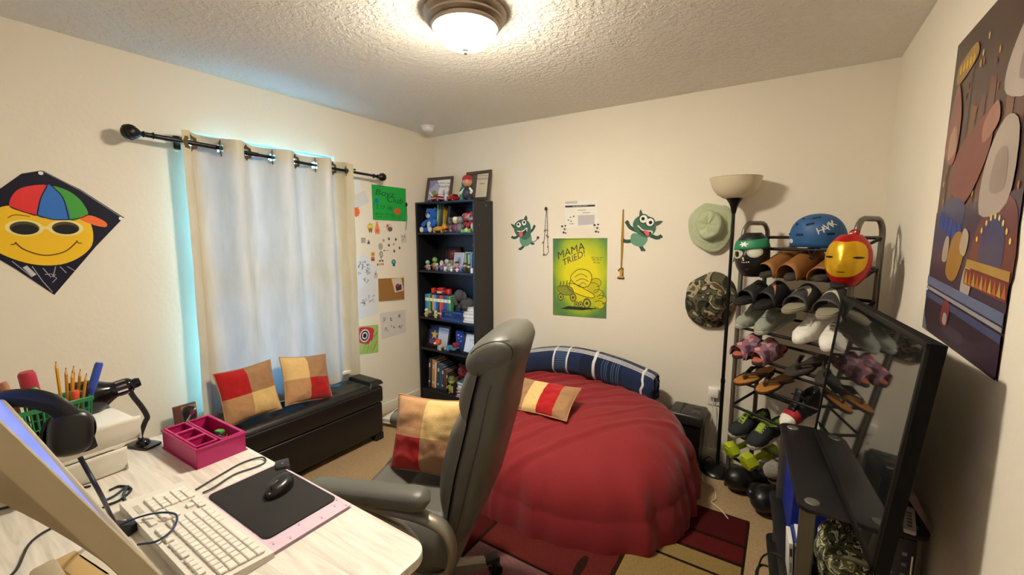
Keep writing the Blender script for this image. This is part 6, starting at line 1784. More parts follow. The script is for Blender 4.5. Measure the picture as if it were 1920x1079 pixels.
mk2 = frame((.235, 2.40, 1.418), (.93, -.36, 0), z=(0.03, .06, 1)) @ Matrix.Diagonal((.78, .8, .86, 1))
t = thing('toy_mask', 'shiny red toy mask with a plain gold face plate hung on the shoe rack', 'mask', mtx=mk2)
mf2 = mask_fn(.215, .262, .10)
RDM, GDM = M('#b0161c', .25, .25, var=.05), M('#d8a818', .25, .45, var=.06)
G(RDM).grid(mf2, 46, 60).obj('face_shell', t, sharp=180, solid=.004, recalc=False)
g = G(GDM)
mpoly(g, mf2, [(.16, .78), (.30, .86), (.50, .84), (.70, .86), (.84, .78), (.86, .55), (.82, .34), (.68, .20), (.50, .17), (.32, .20), (.18, .34), (.14, .55)], GDM, .004, 3)
g.obj('face_plate', t, recalc=False)
for s_ in (-1, 1):
    g = G(GLOSSB); mpoly(g, mf2, [(.5 + s_ * .13, .55), (.5 + s_ * .22, .575), (.5 + s_ * .31, .56), (.5 + s_ * .22, .53)], GLOSSB, .0055)
    g.obj('eye_slit', t, recalc=False)
g = G(GLOSSB); mpoly(g, mf2, [(.44, .275), (.56, .275), (.55, .262), (.45, .262)], GLOSSB, .0055)
g.obj('mouth_slit', t, recalc=False)
G(RDM).box((.012, .0, .135), (.045, .02, .02), bev=.005).tube(smooth([(-.01, .0, .14), (.0, .005, .155), (.03, .005, .157), (.035, 0, .14)], 4), .004, n=8).obj('strap_loop', t)
slide('slide_sandal', 'black slide sandal with white print poking out below the red and gold mask', shoe_mtx(.555, .02, tz(7) + .001, R(2)), .27, .10, 1, BS, BS, BS, SW, None, hgt=.05)

# ============================================================ television stand
SM = frame((.088, 1.585, 0), (.996, .087, 0), z=(0, 0, 1))     # x across, y along the wall
STZ, SD, SL = .648, .334, .72
t = thing('tv_stand', 'black television stand with grey tube legs against the right wall', 'tv stand', mtx=SM)
TOPM = M('#16171a', .32, var=.08)
def rr2(x0, y0, x1, y1, r_): return [(p[0] + (x0 + x1) / 2, p[1] + (y0 + y1) / 2) for p in rrect(x1 - x0, y1 - y0, r_, 6)]
G(TOPM).prism(rr2(0, 0, SD, SL, .04), STZ - .016, STZ, None, bev=.003).obj('top', t)
LEG = M('#6a675e', .4, .6, var=.05)
CAPM = M('#8a887f', .35, .6)
for (x, y) in ((.045, .05), (.05, SL - .05), (SD - .045, .05), (SD - .045, SL - .05)):
    G(CAPM).lathe([(.022, STZ), (.020, STZ + .003), (.001, STZ + .004)], n=20, mtx=T((x, y, 0)), capb=False).obj('bolt_cap', t)
for (x, y) in ((.035, .045), (.028, SL - .06), (SD - .035, .045), (SD - .035, SL - .06)):
    f = frame((x, y, 0), (1, 0, 0), z=(0, 0, 1))
    G(LEG).prism(rr2(x - .024, y - .012, x + .024, y + .012, .010), 0, STZ - .016).obj('leg', t)
G(TOPM).prism(rr2(-.02, 0.0, SD, SL, .04), .285, .30, None, bev=.003).obj('shelf', t)
G(TOPM).prism(rr2(-.02, 0.0, SD, SL, .04), .06, .075, None, bev=.003).obj('shelf', t)
G(LEG).box((SD - .06, SL / 2, .55), (.03, SL - .14, .05), bev=.004).obj('cross_bar', t)

# ============================================================ television
Tn, Bn = Vector((.300, 1.364, 1.273)), Vector((.246, 1.352, .655))
TV = frame(Bn, (-.0958, .9954, 0), y=(Tn - Bn))       # x to the far end, y up, z towards the room
if TV.to_3x3().col[2].x > 0: pass
TW, THt = .895, .622
t = thing('television', 'large flat black television on the stand reflecting the shoe rack', 'television', mtx=TV)
zs = TV.to_3x3().col[2].x          # sign of the room direction
zz_ = 1 if zs < 0 else -1
G(M('#0b0b0c', .75, var=.05, spec=.15)).prism([(0, 0), (TW, 0), (TW, THt), (0, THt)], -.032 * zz_, -.002 * zz_, None).box((TW / 2, THt * .42, -.05 * zz_), (TW * .6, THt * .6, .05), bev=.01).obj('back_case', t)
g = G(M('#0b0b0c', .5, var=.03, spec=.25))
for (cx, cy, dx, dy) in ((TW / 2, .010, TW, .020), (TW / 2, THt - .007, TW, .014), (.007, THt / 2, .014, THt), (TW - .007, THt / 2, .014, THt)): g.box((cx, cy, .0005 * zz_), (dx, dy, .009), bev=.002)
g.obj('bezel', t)
scr = bpy.data.materials.new('tv_glass'); scr.use_nodes = True
b = scr.node_tree.nodes['Principled BSDF']; b.inputs['Base Color'].default_value = (.010, .011, .011, 1); b.inputs['Roughness'].default_value = .035; b.inputs['Specular IOR Level'].default_value = 1.0
b.inputs['IOR'].default_value = 1.9
G(scr).box((TW / 2, THt / 2, -.001 * zz_), (TW - .02, THt - .026, .004)).obj('screen', t)
g = G(BLACKP)
inv = TV.inverted()
pb = inv @ Vector((.225, 1.82, STZ + .006)); pm_ = inv @ Vector((.225, 1.82, .80))
g.tube([tuple(inv @ Vector((.245, 1.80, STZ + .004))), tuple(inv @ Vector((.262, 1.80, .72)))], .018, n=12)
g.box((0, 0, 0), (.07, .22, .008), bev=.003, mtx=inv @ frame((.245, 1.80, STZ + .005), (.996, .0958, 0), z=(0, 0, 1)))
g.obj('pedestal', t)

# things on and in the stand
def sl(x, y, z): return SM @ T((x, y, z))
t = thing('storage_bin', 'deep blue storage bin under the stand top by the far legs', 'bin', mtx=sl(.115, .50, .30))
g = G(PL('#1c2f9a', .35))
for (cx, cy, dx, dy) in ((0, -.145, .17, .006), (0, .145, .17, .006), (-.082, 0, .006, .29), (.082, 0, .006, .29)): g.box((cx, cy, .12), (dx, dy, .24), bev=.002, seg=1)
g.box((0, 0, .004), (.17, .29, .008)).obj('bin_body', t)
G(PL('#2438ac', .35)).box((0, 0, .245), (.185, .305, .014), bev=.004).obj('rim', t)
def case(label, m, col, th_=.016):
    t = thing('game_case', label, 'game case', group='game cases under the stand', mtx=m)
    G(PL(col, .4)).box((0, 0, .095), (th_, .135, .19), bev=.002).obj('shell', t)
    a = Art(frame((0, -.0677, .095), (1, 0, 0), (0, 0, 1))); a.sheet([(-th_ * .42, -.088), (th_ * .42, -.088), (th_ * .42, .088), (-th_ * .42, .088)], P('#e8e8e4', .4), .0005)
    a.rect(-th_ * .25, .03, th_ * .25, .07, P('#3a3c44'), 1); a.rect(-th_ * .2, -.05, th_ * .2, 0, P('#9a9a9a'), 1)
    a.obj('label', t)
case('white game case standing at the outer edge of the stand shelf', sl(.012, .155, .30) @ RY_(R(-3)) @ Matrix.Scale(.76, 4), '#dcdcd8', .018)
case('broad white game case with dark print beside the grey front leg', sl(.050, .17, .30) @ RY_(R(-5)) @ Matrix.Scale(.80, 4), '#d4d4dc', .032)
case('blue game case squeezed between the two white cases', sl(.030, .175, .30) @ RY_(R(-4)) @ Matrix.Scale(.76, 4), '#2c3a8c', .012)
CAM2 = camo.copy(); CAM2.node_tree.nodes['Noise Texture'].inputs['Scale'].default_value = 34
rp = CAM2.node_tree.nodes['Color Ramp'] if 'Color Ramp' in CAM2.node_tree.nodes else [q for q in CAM2.node_tree.nodes if q.type == 'VALTORGB'][0]
for e, c in zip(rp.color_ramp.elements, ('#2a2c1c', '#565a38', '#1b1c14', '#c4c2a0', '#6a6c48')): e.color = lin(c) + [1]
t = thing('camo_bag', 'camouflage cloth bag stuffed under the stand top behind the grey front leg', 'bag', mtx=sl(.165, .13, .30))
def cb(u, v):
    a = 2 * PI * u; ph = PI * v
    n_ = 1 + .16 * noise.noise(Vector((math.cos(a) * 2, math.sin(a) * 2, v * 4))) + .07 * noise.noise(Vector((math.cos(a) * 6, math.sin(a) * 6, v * 9)))
    return (.085 * math.sin(ph) ** .7 * math.cos(a) * n_, .125 * math.sin(ph) ** .7 * math.sin(a) * n_, .002 + .125 * (1 - math.cos(ph)) * (1 + .10 * noise.noise(Vector((math.cos(a) * 3, math.sin(a) * 3, 2)))))
G(CAM2).grid(cb, 44, 26, cu=True).obj('cloth', t, sharp=180)
G(M('#4c4d34', .9)).tube(smooth([(-.05, -.10, .19), (-.02, -.135, .22), (.04, -.135, .21), (.06, -.10, .18)], 5), .008, n=8).obj('strap', t)
t = thing('camo_bag', 'second camouflage cloth bundle on the low shelf below the first', 'bag', mtx=sl(.145, .13, .075))
G(CAM2).grid(lambda u, v: tuple(Vector(cb(u, v)) * .80), 40, 22, cu=True).obj('cloth', t, sharp=180)
t = thing('exercise_ball', 'round glossy black ball on the low front of the stand', 'ball', mtx=sl(.235, -.09, .0))
G(BLACKP).ball((0, 0, .15), .15, n=26).obj('shell', t)
t = thing('cable_box', 'dark electronics box with rows of small holes behind the television', 'electronics box', mtx=sl(.265, .10, .30))
G(M('#26262a', .45)).box((0, 0, .16), (.08, .16, .318), bev=.006).obj('case', t)
g = G(M('#6d6d70', .4))
for i in range(3):
    for j in range(2): g.box((-.018 + .03 * j, -.0805, .20 + .035 * i), (.012, .003, .012), bev=.003)
g.obj('ports', t)
G(CHROME).box((.030, -.0815, .235), (.006, .004, .07), bev=.002).obj('trim', t)
t = thing('remote_control', 'slim light grey strip lying behind the television on the stand top', 'remote', mtx=sl(.288, .05, STZ) @ RZ(R(-14)))
G(PL('#b9b2b4')).box((0, .02, .0075), (.03, .15, .015), bev=.005).obj('body', t)
g = G(PL('#4a4a4e'))
for i in range(5): g.box((0, -.03 + .02 * i, .0155), (.012, .010, .003), bev=.001)
g.obj('keypad', t)
# black cords on the carpet beside the stand
def cord(name, label, pts, r_=.0035, col='#15130f'):
    name = 'loose_cable'
    c = Vector(pts[0])
    t = thing(name, label, 'cable', (c.x, c.y, 0))
    G(M(col, .5)).tube(smooth([Vector(p) - Vector((c.x, c.y, 0)) for p in pts], 6), r_, n=8).obj('cable', t)
cord('black_cord', 'thin black cord looping out beside the stand shelf', [(.066, 1.80, .305), (.03, 1.81, .30), (-.002, 1.84, .24), (-.01, 1.90, .1), (.01, 1.98, .012), (.05, 2.0, .006)])
cord('black_cord', 'second black cord curling on the carpet at the bottom edge of the stand', [(.05, 1.95, .006), (.01, 1.96, .006), (-.018, 2.05, .006), (-.004, 2.13, .006), (.04, 2.14, .006)])
# ============================================================ desk
DX0, DX1, DY0, DY1, DZ = -2.02, -.70, .03, .706, .75
wood = bpy.data.materials.new('grey_oak'); wood.use_nodes = True
nt = wood.node_tree; n = nt.nodes; l = nt.links; b = n['Principled BSDF']; b.inputs['Roughness'].default_value = .42
tc = n.new('ShaderNodeTexCoord'); mp = n.new('ShaderNodeMapping'); mp.inputs['Scale'].default_value = (1.2, 14, 14); mp.inputs['Rotation'].default_value = (0, 0, R(-6))
nz = n.new('ShaderNodeTexNoise'); nz.inputs['Scale'].default_value = 4; nz.inputs['Detail'].default_value = 7; nz.inputs['Distortion'].default_value = .9
l.new(tc.outputs['Object'], mp.inputs['Vector']); l.new(mp.outputs['Vector'], nz.inputs['Vector'])
rp = n.new('ShaderNodeValToRGB')
for i, (p_, c) in enumerate(((0.30, '#c9c3b9'), (0.5, '#dfdad0'), (.72, '#ebe7df'))):
    e = rp.color_ramp.elements[i] if i < 2 else rp.color_ramp.elements.new(p_)
    e.position = p_; e.color = lin(c) + [1]
l.new(nz.outputs['Fac'], rp.inputs['Fac']); l.new(rp.outputs['Color'], b.inputs['Base Color'])
t = thing('desk', 'pale grey wood desk with rounded corners in the foreground', 'desk', ((DX0 + DX1) / 2, (DY0 + DY1) / 2, 0))
dw, dd = DX1 - DX0, DY1 - DY0
G(wood).prism(rrect(dw, dd, .055, 8), DZ - .026, DZ, None, bev=.003).obj('top', t)
for sx in (-1, 1):
    for sy in (-1, 1): G(M('#2a2a2c', .4, .5)).box((sx * (dw / 2 - .08), sy * (dd / 2 - .06), (DZ - .026) / 2), (.045, .045, DZ - .026), bev=.003).obj('leg', t)
G(M('#2a2a2c', .4, .5)).box((0, -dd / 2 + .06, .55), (dw - .2, .03, .05), bev=.003).obj('cross_bar', t)

# pink notebook, mouse pad, mouse, usb hub
PKM = M('#d9c0d2', .6, var=.06)
t = thing('notebook', 'pale pink notebook lying under the black mouse pad', 'notebook', (-1.205, .582, DZ), R(0))
G(PKM).box((0, 0, .0085), (.405, .226, .002), bev=.0006, seg=1).box((0, 0, .001), (.405, .226, .002), bev=.0006, seg=1).obj('cover', t)
G(P('#e9e2e4')).box((-.002, 0, .0047), (.398, .220, .0054)).obj('pages', t)
a = Art(T((0, 0, .0096)))
for (x, y) in ((.17, .08), (.185, .03), (.16, -.02), (.19, -.06), (.175, -.095), (.15, .10), (.195, .10)): a.ell(x, y, .0035, .0022, P('#8a7486'), 1, 0, 8); a.stroke([(x - .012, y - .004), (x - .004, y + .006)], .0015, P('#a890a0'), 1)
a.obj('print', t)
MPZ = DZ + .0095
t = thing('mouse_pad', 'plain black rounded mouse pad on the pink notebook', 'mouse pad', (-1.225, .585, MPZ), R(0))
G(M('#1c1b1b', .85, var=.08, scale=200)).prism(rrect(.335, .205, .018, 6), 0, .004, None, bev=.001).obj('pad', t)
t = thing('computer_mouse', 'black wireless mouse on the mouse pad', 'mouse', (-1.238, .617, MPZ + .004), R(-62))
def mo(u, v):
    a = 2 * PI * u; ph = v * PI / 2
    r_ = math.sin(ph) ** .72
    return (.052 * r_ * math.cos(a), .032 * r_ * math.sin(a) * (1 - .10 * math.cos(a) ** 2), .002 + (.034 + .006 * -math.cos(a) * r_) * max(0, math.cos(ph)) ** .55)
G(M('#1a1a1c', .28, var=.03)).grid(mo, 40, 20, cu=True).obj('body', t, sharp=180)
G(M('#0a0a0a', .4)).tube([(.048, 0, .020), (.036, 0, .0315), (.012, 0, .0372)], .0012, n=6).obj('button_seam', t)
G(M('#3a3a3c', .5)).cyl((.030, -.004, .031), (.030, .004, .031), .009, n=16).obj('wheel', t)
G(M('#8a8a8c', .3)).ball((.012, 0, .0372), (.004, .003, .001), n=8).ball((.048, 0, .0185), (.003, .004, .003), n=8).obj('buttons', t)
t = thing('card_reader', 'small black plug adapter at the desk edge behind the mouse pad', 'adapter', (-1.372, .697, DZ), R(-25))
G(BLACKP).box((0, 0, .011), (.058, .042, .020), bev=.004).obj('body', t)
a = Art(T((0, 0, .0212))); a.ell(.004, 0, .003, .003, P('#cfcfcf'), 1, n=8); a.obj('mark', t)

# keyboard
t = thing('keyboard', 'off-white full-size keyboard in front of the monitor', 'keyboard', (-1.268, .398, DZ), R(-.5))
KBC = M('#dcd8d0', .5, var=.03); KEY = M('#e6e2da', .45, var=.03)
KW, KD = .542, .152
G(KBC).prism([(-KD / 2, 0), (KD / 2, 0), (KD / 2, .014), (-KD / 2, .026)], -KW / 2, KW / 2, None, frame((0, 0, 0), (0, 1, 0), z=(1, 0, 0)), bev=.0).obj('case', t)
slope = math.atan(.012 / KD)
# user sits at +y: the space bar row is nearest +y, the number pad is at -x
def kz(y): return .020 - y * .012 / KD
g = G(KEY)
def key(x, y, w_, d_): g.box((0, 0, .0035), (w_, d_, .007), bev=.0018, seg=1, mtx=T((x, y, kz(y))) @ RX_(-slope))
u_ = .0212; rows = [-.052, -.024, -.004, .016, .036, .056]
rows = [-.055, -.026, -.006, .014, .034, .054]
xr = KW / 2 - .014          # x of the left-hand end for the user
# function row
for k in range(13):
    x = xr - u_ * (.5 + k + (.6 * (k > 0)) + .3 * (k > 4) + .3 * (k > 8)); key(x, rows[0], .0185, .0165)
for k in range(3): key(xr - u_ * (15.9 + k), rows[0], .0185, .0165)
lay = [[1] * 13 + [2], [1.5] + [1] * 12 + [1.5], [1.75] + [1] * 11 + [2.25], [2.25] + [1] * 10 + [2.75], [1.25, 1.25, 1.25, 6.25, 1.25, 1.25, 1.25, 1.25]]
for r_, row in enumerate(lay):
    x = 0
    for w_ in row:
        key(xr - u_ * (x + w_ / 2), rows[r_ + 1], u_ * w_ - .0025, .0175); x += w_
for r_ in (0, 1):
    for k in range(3): key(xr - u_ * (15.9 + k), rows[r_ + 1], .0185, .0175)
for (k, r_) in ((1, 3), (0, 4), (1, 4), (2, 4)): key(xr - u_ * (15.9 + k), rows[r_ + 1], .0185, .0175)
for r_ in range(5):
    for k in range(4):
        if (r_, k) in ((2, 3), (4, 3), (4, 1)): continue
        if (r_, k) in ((1, 3), (3, 3)): key(xr - u_ * (19.35 + k), (rows[r_ + 1] + rows[r_ + 2]) / 2, .0185, .0375); continue
        if (r_, k) == (4, 0): key(xr - u_ * (19.85), rows[5], .0397, .0175); continue
        key(xr - u_ * (19.35 + k), rows[r_ + 1], .0185, .0175)
g.obj('keys', t, sharp=25)
a = Art(T((xr - u_ * 21, rows[0], kz(rows[0]) + .0008)) @ RX_(-slope)); a.rect(-.03, -.006, .03, .006, P('#bdb6a6'), 0)
for k in range(3): a.ell(-.02 + .02 * k, 0, .0015, .0015, P('#6a8a5a'), 1, n=8)
a.obj('indicator_panel', t)

# pink drawer organiser with little things inside
PNK = PL('#b01f66', .4)
oc = Vector((-1.745, .613, DZ)); OW, OD, OH = .30, .175, .070
t = thing('desk_organiser', 'bright pink compartment tray at the far side of the desk', 'organiser', oc, R(1))
g = G(PNK)
g.box((0, 0, .0015), (OW * .93, OD * .93, .003))
def wallbox(g, x0, y0, x1, y1, z0, z1, th_=.003, lip=.006):
    for (cx, cy, dx, dy) in (((x0 + x1) / 2, y0, x1 - x0, th_), ((x0 + x1) / 2, y1, x1 - x0, th_), (x0, (y0 + y1) / 2, th_, y1 - y0), (x1, (y0 + y1) / 2, th_, y1 - y0)):
        g.box((cx, cy, (z0 + z1) / 2), (dx, dy, z1 - z0), bev=.001, seg=1)
        if lip: g.box((cx, cy, z1 - .003), (dx + lip, dy + lip, .007), bev=.002)
wallbox(g, -OW / 2 + .012, -OD / 2 + .012, OW / 2 - .012, OD / 2 - .012, 0, OH)
g.obj('tray', t)
for k in range(3):
    x0 = -OW / 2 + .020 + .086 * k
    g = G(PNK); wallbox(g, x0, -OD / 2 + .018, x0 + .080, -.008, .03, OH + .004, .0025, .005); g.box((x0 + .04, -OD / 4 + .005, .031), (.078, .062, .003)); g.obj('compartment', t)
g = G(PNK); wallbox(g, -OW / 2 + .018, .002, OW / 2 - .018, OD / 2 - .018, .012, OH + .003, .0025, .005); g.obj('compartment', t)
# the large compartment's contents: rubber bands and a green clip
t = thing('rubber_bands', 'tangle of coloured rubber bands lying in the large pink compartment', 'rubber bands', oc + Vector((.050, .034, .016)), 0)
rnd = random.Random(8)
for c in ('#d86a3c', '#c8583c', '#4a4a9a', '#6a6ab0', '#d8a06a', '#e07a5a', '#3c3c7a'):
    g = G(M(c, .6)); cx, cy = rnd.uniform(-.03, .03), rnd.uniform(-.02, .02); ph = rnd.uniform(0, 3)
    g.tube(smooth([(cx + .026 * math.cos(a + ph) * rnd.uniform(.5, 1.1), cy + .020 * math.sin(a + ph), .010 + rnd.uniform(0, .022)) for a in [k * PI / 4 for k in range(8)]], 4, True), .0022, n=6, closed=True)
    g.obj('band', t)
t = thing('green_clip', 'small green block lying on the rubber bands in the pink tray', 'clip', oc + Vector((.020, .044, .046)), R(20))
G(PL('#4a9a4a')).box((0, 0, .008), (.03, .022, .014), bev=.004).obj('body', t)

# cables on the desk
def dcord(name, label, pts, r_=.0026, col='#1c2436'):
    c = Vector(pts[0]); t = thing(name, label, 'cable', (c.x, c.y, DZ))
    G(M(col, .45)).tube(smooth([Vector((p[0], p[1], p[2] if len(p) > 2 else DZ + .004)) - Vector((c.x, c.y, DZ)) for p in pts], 6), r_, n=8).obj('wire', t)
def dz(x, y, h=.004): p = onz(x, y, DZ + h); return (p.x, p.y, DZ + h)
dcord('desk_cable', 'dark blue cable looped between the pink organiser and the mouse pad', [dz(365, 920), dz(415, 890), dz(455, 868), dz(490, 858, .006), dz(498, 866, .005), dz(480, 876), dz(440, 890), dz(400, 915, .007), dz(380, 925)], .0028, '#3a3c46')
dcord('desk_cable', 'teal coiled cable end on the desk behind the keyboard', [dz(195, 940), dz(215, 930), dz(240, 912), dz(232, 928), dz(240, 945), dz(262, 942), dz(285, 935)], .0035, '#253a40')
dcord('desk_cable', 'black cable lying along the desk behind the keyboard corner', [dz(200, 948), dz(225, 938), dz(246, 918), dz(225, 912), dz(205, 920)], .0035, '#15161a')
dcord('desk_cable', 'thin dark blue cable arching over the keyboard end', [dz(225, 985, .03), dz(262, 970, .04), dz(300, 962, .042), dz(330, 966, .04), dz(326, 990, .038), dz(295, 1015, .036), dz(258, 1022, .03)], .0026, '#1c3458')
# black hub with plugs between monitor and keyboard
hp = onz(228, 1000, DZ)
t = thing('usb_hub', 'black hub with silver plugs between the monitor and the keyboard end', 'hub', (hp.x, hp.y, DZ), R(30))
G(BLACKP).box((0, 0, .012), (.07, .035, .024), bev=.004).obj('body', t)
g = G(CHROME)
for k in range(2): g.box((-.018 + .03 * k, .024, .014), (.012, .016, .006), bev=.001)
g.obj('plug', t)

# clamp lamp, goose arm and black shade
lb = onz(268, 836, DZ)
t = thing('desk_lamp', 'black desk lamp with a slotted bell shade at the far end of the desk', 'desk lamp', (lb.x, lb.y, DZ))
G(GLOSSB).prism(rrect(.115, .062, .012), 0, .008, None, RZ(R(20)), bev=.002).lathe([(.024, .008), (.02, .02), (.011, .026)], n=18).obj('base', t)
jl = onx(252, 722, lb.x - .0)
J = jl - Vector((lb.x, lb.y, DZ))
def lp(x, y): return onx(x, y, lb.x) - Vector((lb.x, lb.y, DZ))
G(BLACKP).tube(smooth([Vector((0, 0, .02)), lp(263, 818), lp(272, 792), lp(276, 782), lp(266, 764), lp(250, 744), lp(243, 732)], 6), .0085, n=12).obj('arm', t)
sd = (lp(185, 745) - lp(245, 722)).normalized(); sd = (sd + Vector((-.25, 0, 0))).normalized()
f = frame(lp(250, 720), sd.orthogonal(), z=sd)
g = G(GLOSSB).lathe([(.001, -.022), (.014, -.020), (.018, -.010), (.018, .0), (.024, .004), (.028, .012), (.028, .05), (.034, .062), (.058, .10), (.070, .15), (.070, .156), (.066, .152), (.054, .10), (.03, .064), (.02, .05)], n=32, mtx=f, capt=False)
g.obj('shade', t)
G(BLACKP).ball(tuple(lp(256, 718)), .012, n=12).obj('joint', t)
g = G(CHROME)
for k in range(10):
    a = 2 * PI * k / 10
    g.box((0, 0, 0), (.007, .0015, .028), mtx=f @ RZ(a) @ T((0, .0285, .030)))
g.obj('vent_slots', t)

# white paper trays with sheets, green basket on them
tc0 = Vector((-1.885, .285, DZ))
t = thing('paper_tray', 'stacked white letter trays full of papers at the far end of the desk', 'paper tray', tc0, R(4))
TRW = M('#d9d5c9', .45, var=.03)
for k in range(2):
    z0 = .002 + .10 * k
    w2 = .30 - .06 * (1 - k); l2 = .31 - .07 * (1 - k)
    def trf(u, v, z0=z0, w2=w2, l2=l2):
        # an open shell: floor then flaring sides
        pr = [(-.44, .085), (-.40, .03), (-.36, .004), (0, 0), (.36, .004), (.40, .03), (.44, .085)]
        q = u * 6; i = min(5, int(q)); ff = q - i
        px_ = pr[i][0] + (pr[i + 1][0] - pr[i][0]) * ff; pz = pr[i][1] + (pr[i + 1][1] - pr[i][1]) * ff
        return (px_ * w2, (v - .5) * l2, z0 + pz)
    g = G(TRW).grid(trf, 25, 4); g.obj('tray', t, solid=.004, recalc=False)
    G(TRW).box((0, l2 / 2, z0 + .022), (w2 * .8, .004, .044), bev=.002, seg=1).obj('front_lip', t)
G(M('#d9d5c9', .5)).box((0, -.02, .098), (.22, .27, .012), bev=.002).obj('spacer', t)
rnd = random.Random(3)
zz = .112
for k in range(7):
    t2 = thing('paper_sheet', ('white sheet lying on top of the letter trays, first from below', 'white sheet second from below in the letter tray', 'cream sheet third from below in the letter tray', 'white sheet fourth from below in the letter tray', 'pale grey sheet fifth from below in the letter tray', 'white sheet sixth from below in the letter tray', 'topmost white sheet in the letter tray')[k], 'paper', tc0 + Vector((rnd.uniform(-.006, .006), rnd.uniform(-.006, .014), zz)), R(4 + rnd.uniform(-4, 4)), 'sheets in the letter tray')
    G(P(('#dcdad2', '#e6e4dc', '#d8cfb8', '#e8e6e0', '#cfcfcc', '#e4e2da', '#eae8e2')[k])).box((0, 0, .004), (.205, .285, .0075)).obj('sheet', t2)
    zz += .0085
bkz = DZ + zz + .001
bc0 = Vector((-1.855, .262, bkz))
t = thing('pen_basket', 'green slotted plastic basket of pens on the paper trays', 'basket', bc0, R(4))
GB = PL('#1f7a48', .4)
g = G(GB); bw_, bd_, bh_ = .115, .165, .105
g.box((0, 0, .002), (bw_ * .85, bd_ * .88, .004))
for s_ in (-1, 1):
    g.box((s_ * bw_ / 2, 0, bh_ - .006), (.006, bd_ + .008, .014), bev=.002, seg=1); g.box((0, s_ * bd_ / 2, bh_ - .006), (bw_ + .008, .006, .014), bev=.002, seg=1)
    g.box((s_ * bw_ * .44, 0, .012), (.004, bd_ * .9, .022)); g.box((0, s_ * bd_ * .45, .012), (bw_ * .86, .004, .022))
    for k in range(13):
        y = -.9 + .15 * k
        g.tube([(s_ * bw_ * .435, y * bd_ * .45, .01), (s_ * bw_ * .5, y * bd_ * .5, bh_ - .01)], .003, n=5)
        if k < 9: x = -.9 + .225 * k; g.tube([(x * bw_ * .43, s_ * bd_ * .445, .01), (x * bw_ * .5, s_ * bd_ * .5, bh_ - .01)], .003, n=5)
    for zz_2 in (.04, .07): g.box((s_ * bw_ * .47, 0, zz_2), (.003, bd_ * .94, .004)); g.box((0, s_ * bd_ * .47, zz_2), (bw_ * .93, .003, .004))
g.obj('basket_body', t)
def pen(name, label, px0, x, y, L, r_, col, tip=None, tilt=(0, 0), cap=None, group='pens in the green basket', z0=.006, kind='pen'):
    d = Vector((math.tan(R(tilt[0])), math.tan(R(tilt[1])), 1)).normalized()
    m = frame(bc0 + Vector((x, y, z0)), d.orthogonal(), z=d)
    t = thing(name, label, kind, mtx=m, group=group)
    if kind == 'pencil':
        G(M(col, .45)).lathe([(r_, 0), (r_, L - .022)], n=6).obj('barrel', t)
        G(M('#d8b07a', .7)).lathe([(r_, L - .022), (r_ * .35, L - .006)], n=12, capb=False).obj('point', t)
        G(M('#2c2a28', .5)).lathe([(r_ * .36, L - .006), (.0004, L)], n=8).obj('lead', t)
    else:
        G(M(col, .4)).lathe([(r_ * .8, 0), (r_, .004), (r_, L * .6)], n=14).obj('barrel', t)
        G(M(cap or col, .35)).lathe([(r_ * 1.12, L * .6), (r_ * 1.12, L * .96), (r_ * .9, L)], n=14).obj('cap', t)
pen('marker_pen', 'brown-orange slim marker at the near end of the green basket', 0, -.02, -.062, .20, .0075, '#b0683a', tilt=(-4, -10), cap='#c8805a')
pen('marker_pen', 'pinkish brown slim marker second from the near end of the green basket', 0, .01, -.052, .19, .0075, '#a85a4a', tilt=(2, -9), cap='#b87a5a')
pen('marker_pen', 'thick dark red marker in the green basket', 0, .0, -.018, .205, .017, '#4a2226', tilt=(3, -5), cap='#a8283c')
pen('highlighter', 'bright green thick highlighter in the green basket', 0, .012, .020, .165, .014, '#2f8a3a', tilt=(6, -20), cap='#3cb04a')
for k, (x, y, L, tl_) in enumerate(((-.015, .030, .215, (0, 0)), (.002, .036, .195, (1, 3)), (.016, .040, .185, (2, 5)), (-.022, .047, .19, (-3, 7)), (-.004, .052, .18, (-2, 9)), (.018, .056, .172, (3, 10)))):
    pen('pencil', ('tallest yellow pencil', 'second tallest yellow pencil', 'third tallest yellow pencil', 'yellow pencil leaning behind the tallest', 'short yellow pencil', 'shortest yellow pencil next to the blue marker')[k] + ' in the green basket', 0, x, y, L, .0042, ('#d89a1c', '#c8861c', '#d8901f', '#c8781c', '#d8a22c', '#c88a20')[k], tilt=tl_, kind='pencil')
pen('marker_pen', 'blue marker tilted out of the far end of the green basket', 0, .018, .058, .205, .0095, '#27409a', tilt=(3, 17), cap='#3450b4')
pen('crayon', 'short orange-red crayon in front of the pencils', 0, .030, .045, .125, .009, '#d8502c', tilt=(4, 4))

# monitor seen from behind its top edge
tilt_ = R(23.5)
mw, mh = .86, .37
MT = frame((-.897, .118, 1.20), (1, 0, 0), z=(0, math.cos(tilt_), math.sin(tilt_)))   # x right for the camera, z out of the screen, y up the screen
t = thing('monitor', 'beige-backed computer monitor with a lit bluish screen at the left edge', 'monitor', mtx=MT)
CASE = M('#a8977a', .55, var=.05, scale=6)
def bk(u, v):
    # back cover: bulges behind the screen
    x = (u - .5) * mw; y = -v * mh
    e = min(min(u, 1 - u) * mw, min(v, 1 - v) * mh)
    d = .010 + .080 * min(1, max(0, min(u, 1 - u) * mw - .03) / .36) ** .85 * min(1, max(0, min(v, 1 - v) * mh - .012) / .13) ** .6
    return (x, y, -d if e > 0 else -.004)
G(CASE).grid(bk, 50, 34).obj('back_cover', t, sharp=60)
g = G(M('#c4b79c', .45, var=.03))
for (cx, cy, dx, dy) in ((0, -.007, mw, .016), (0, -mh + .010, mw, .022), (-mw / 2 + .008, -mh / 2, .016, mh), (mw / 2 - .008, -mh / 2, .016, mh)): g.box((cx, cy, .0), (dx, dy, .018), bev=.003)
g.obj('bezel', t)
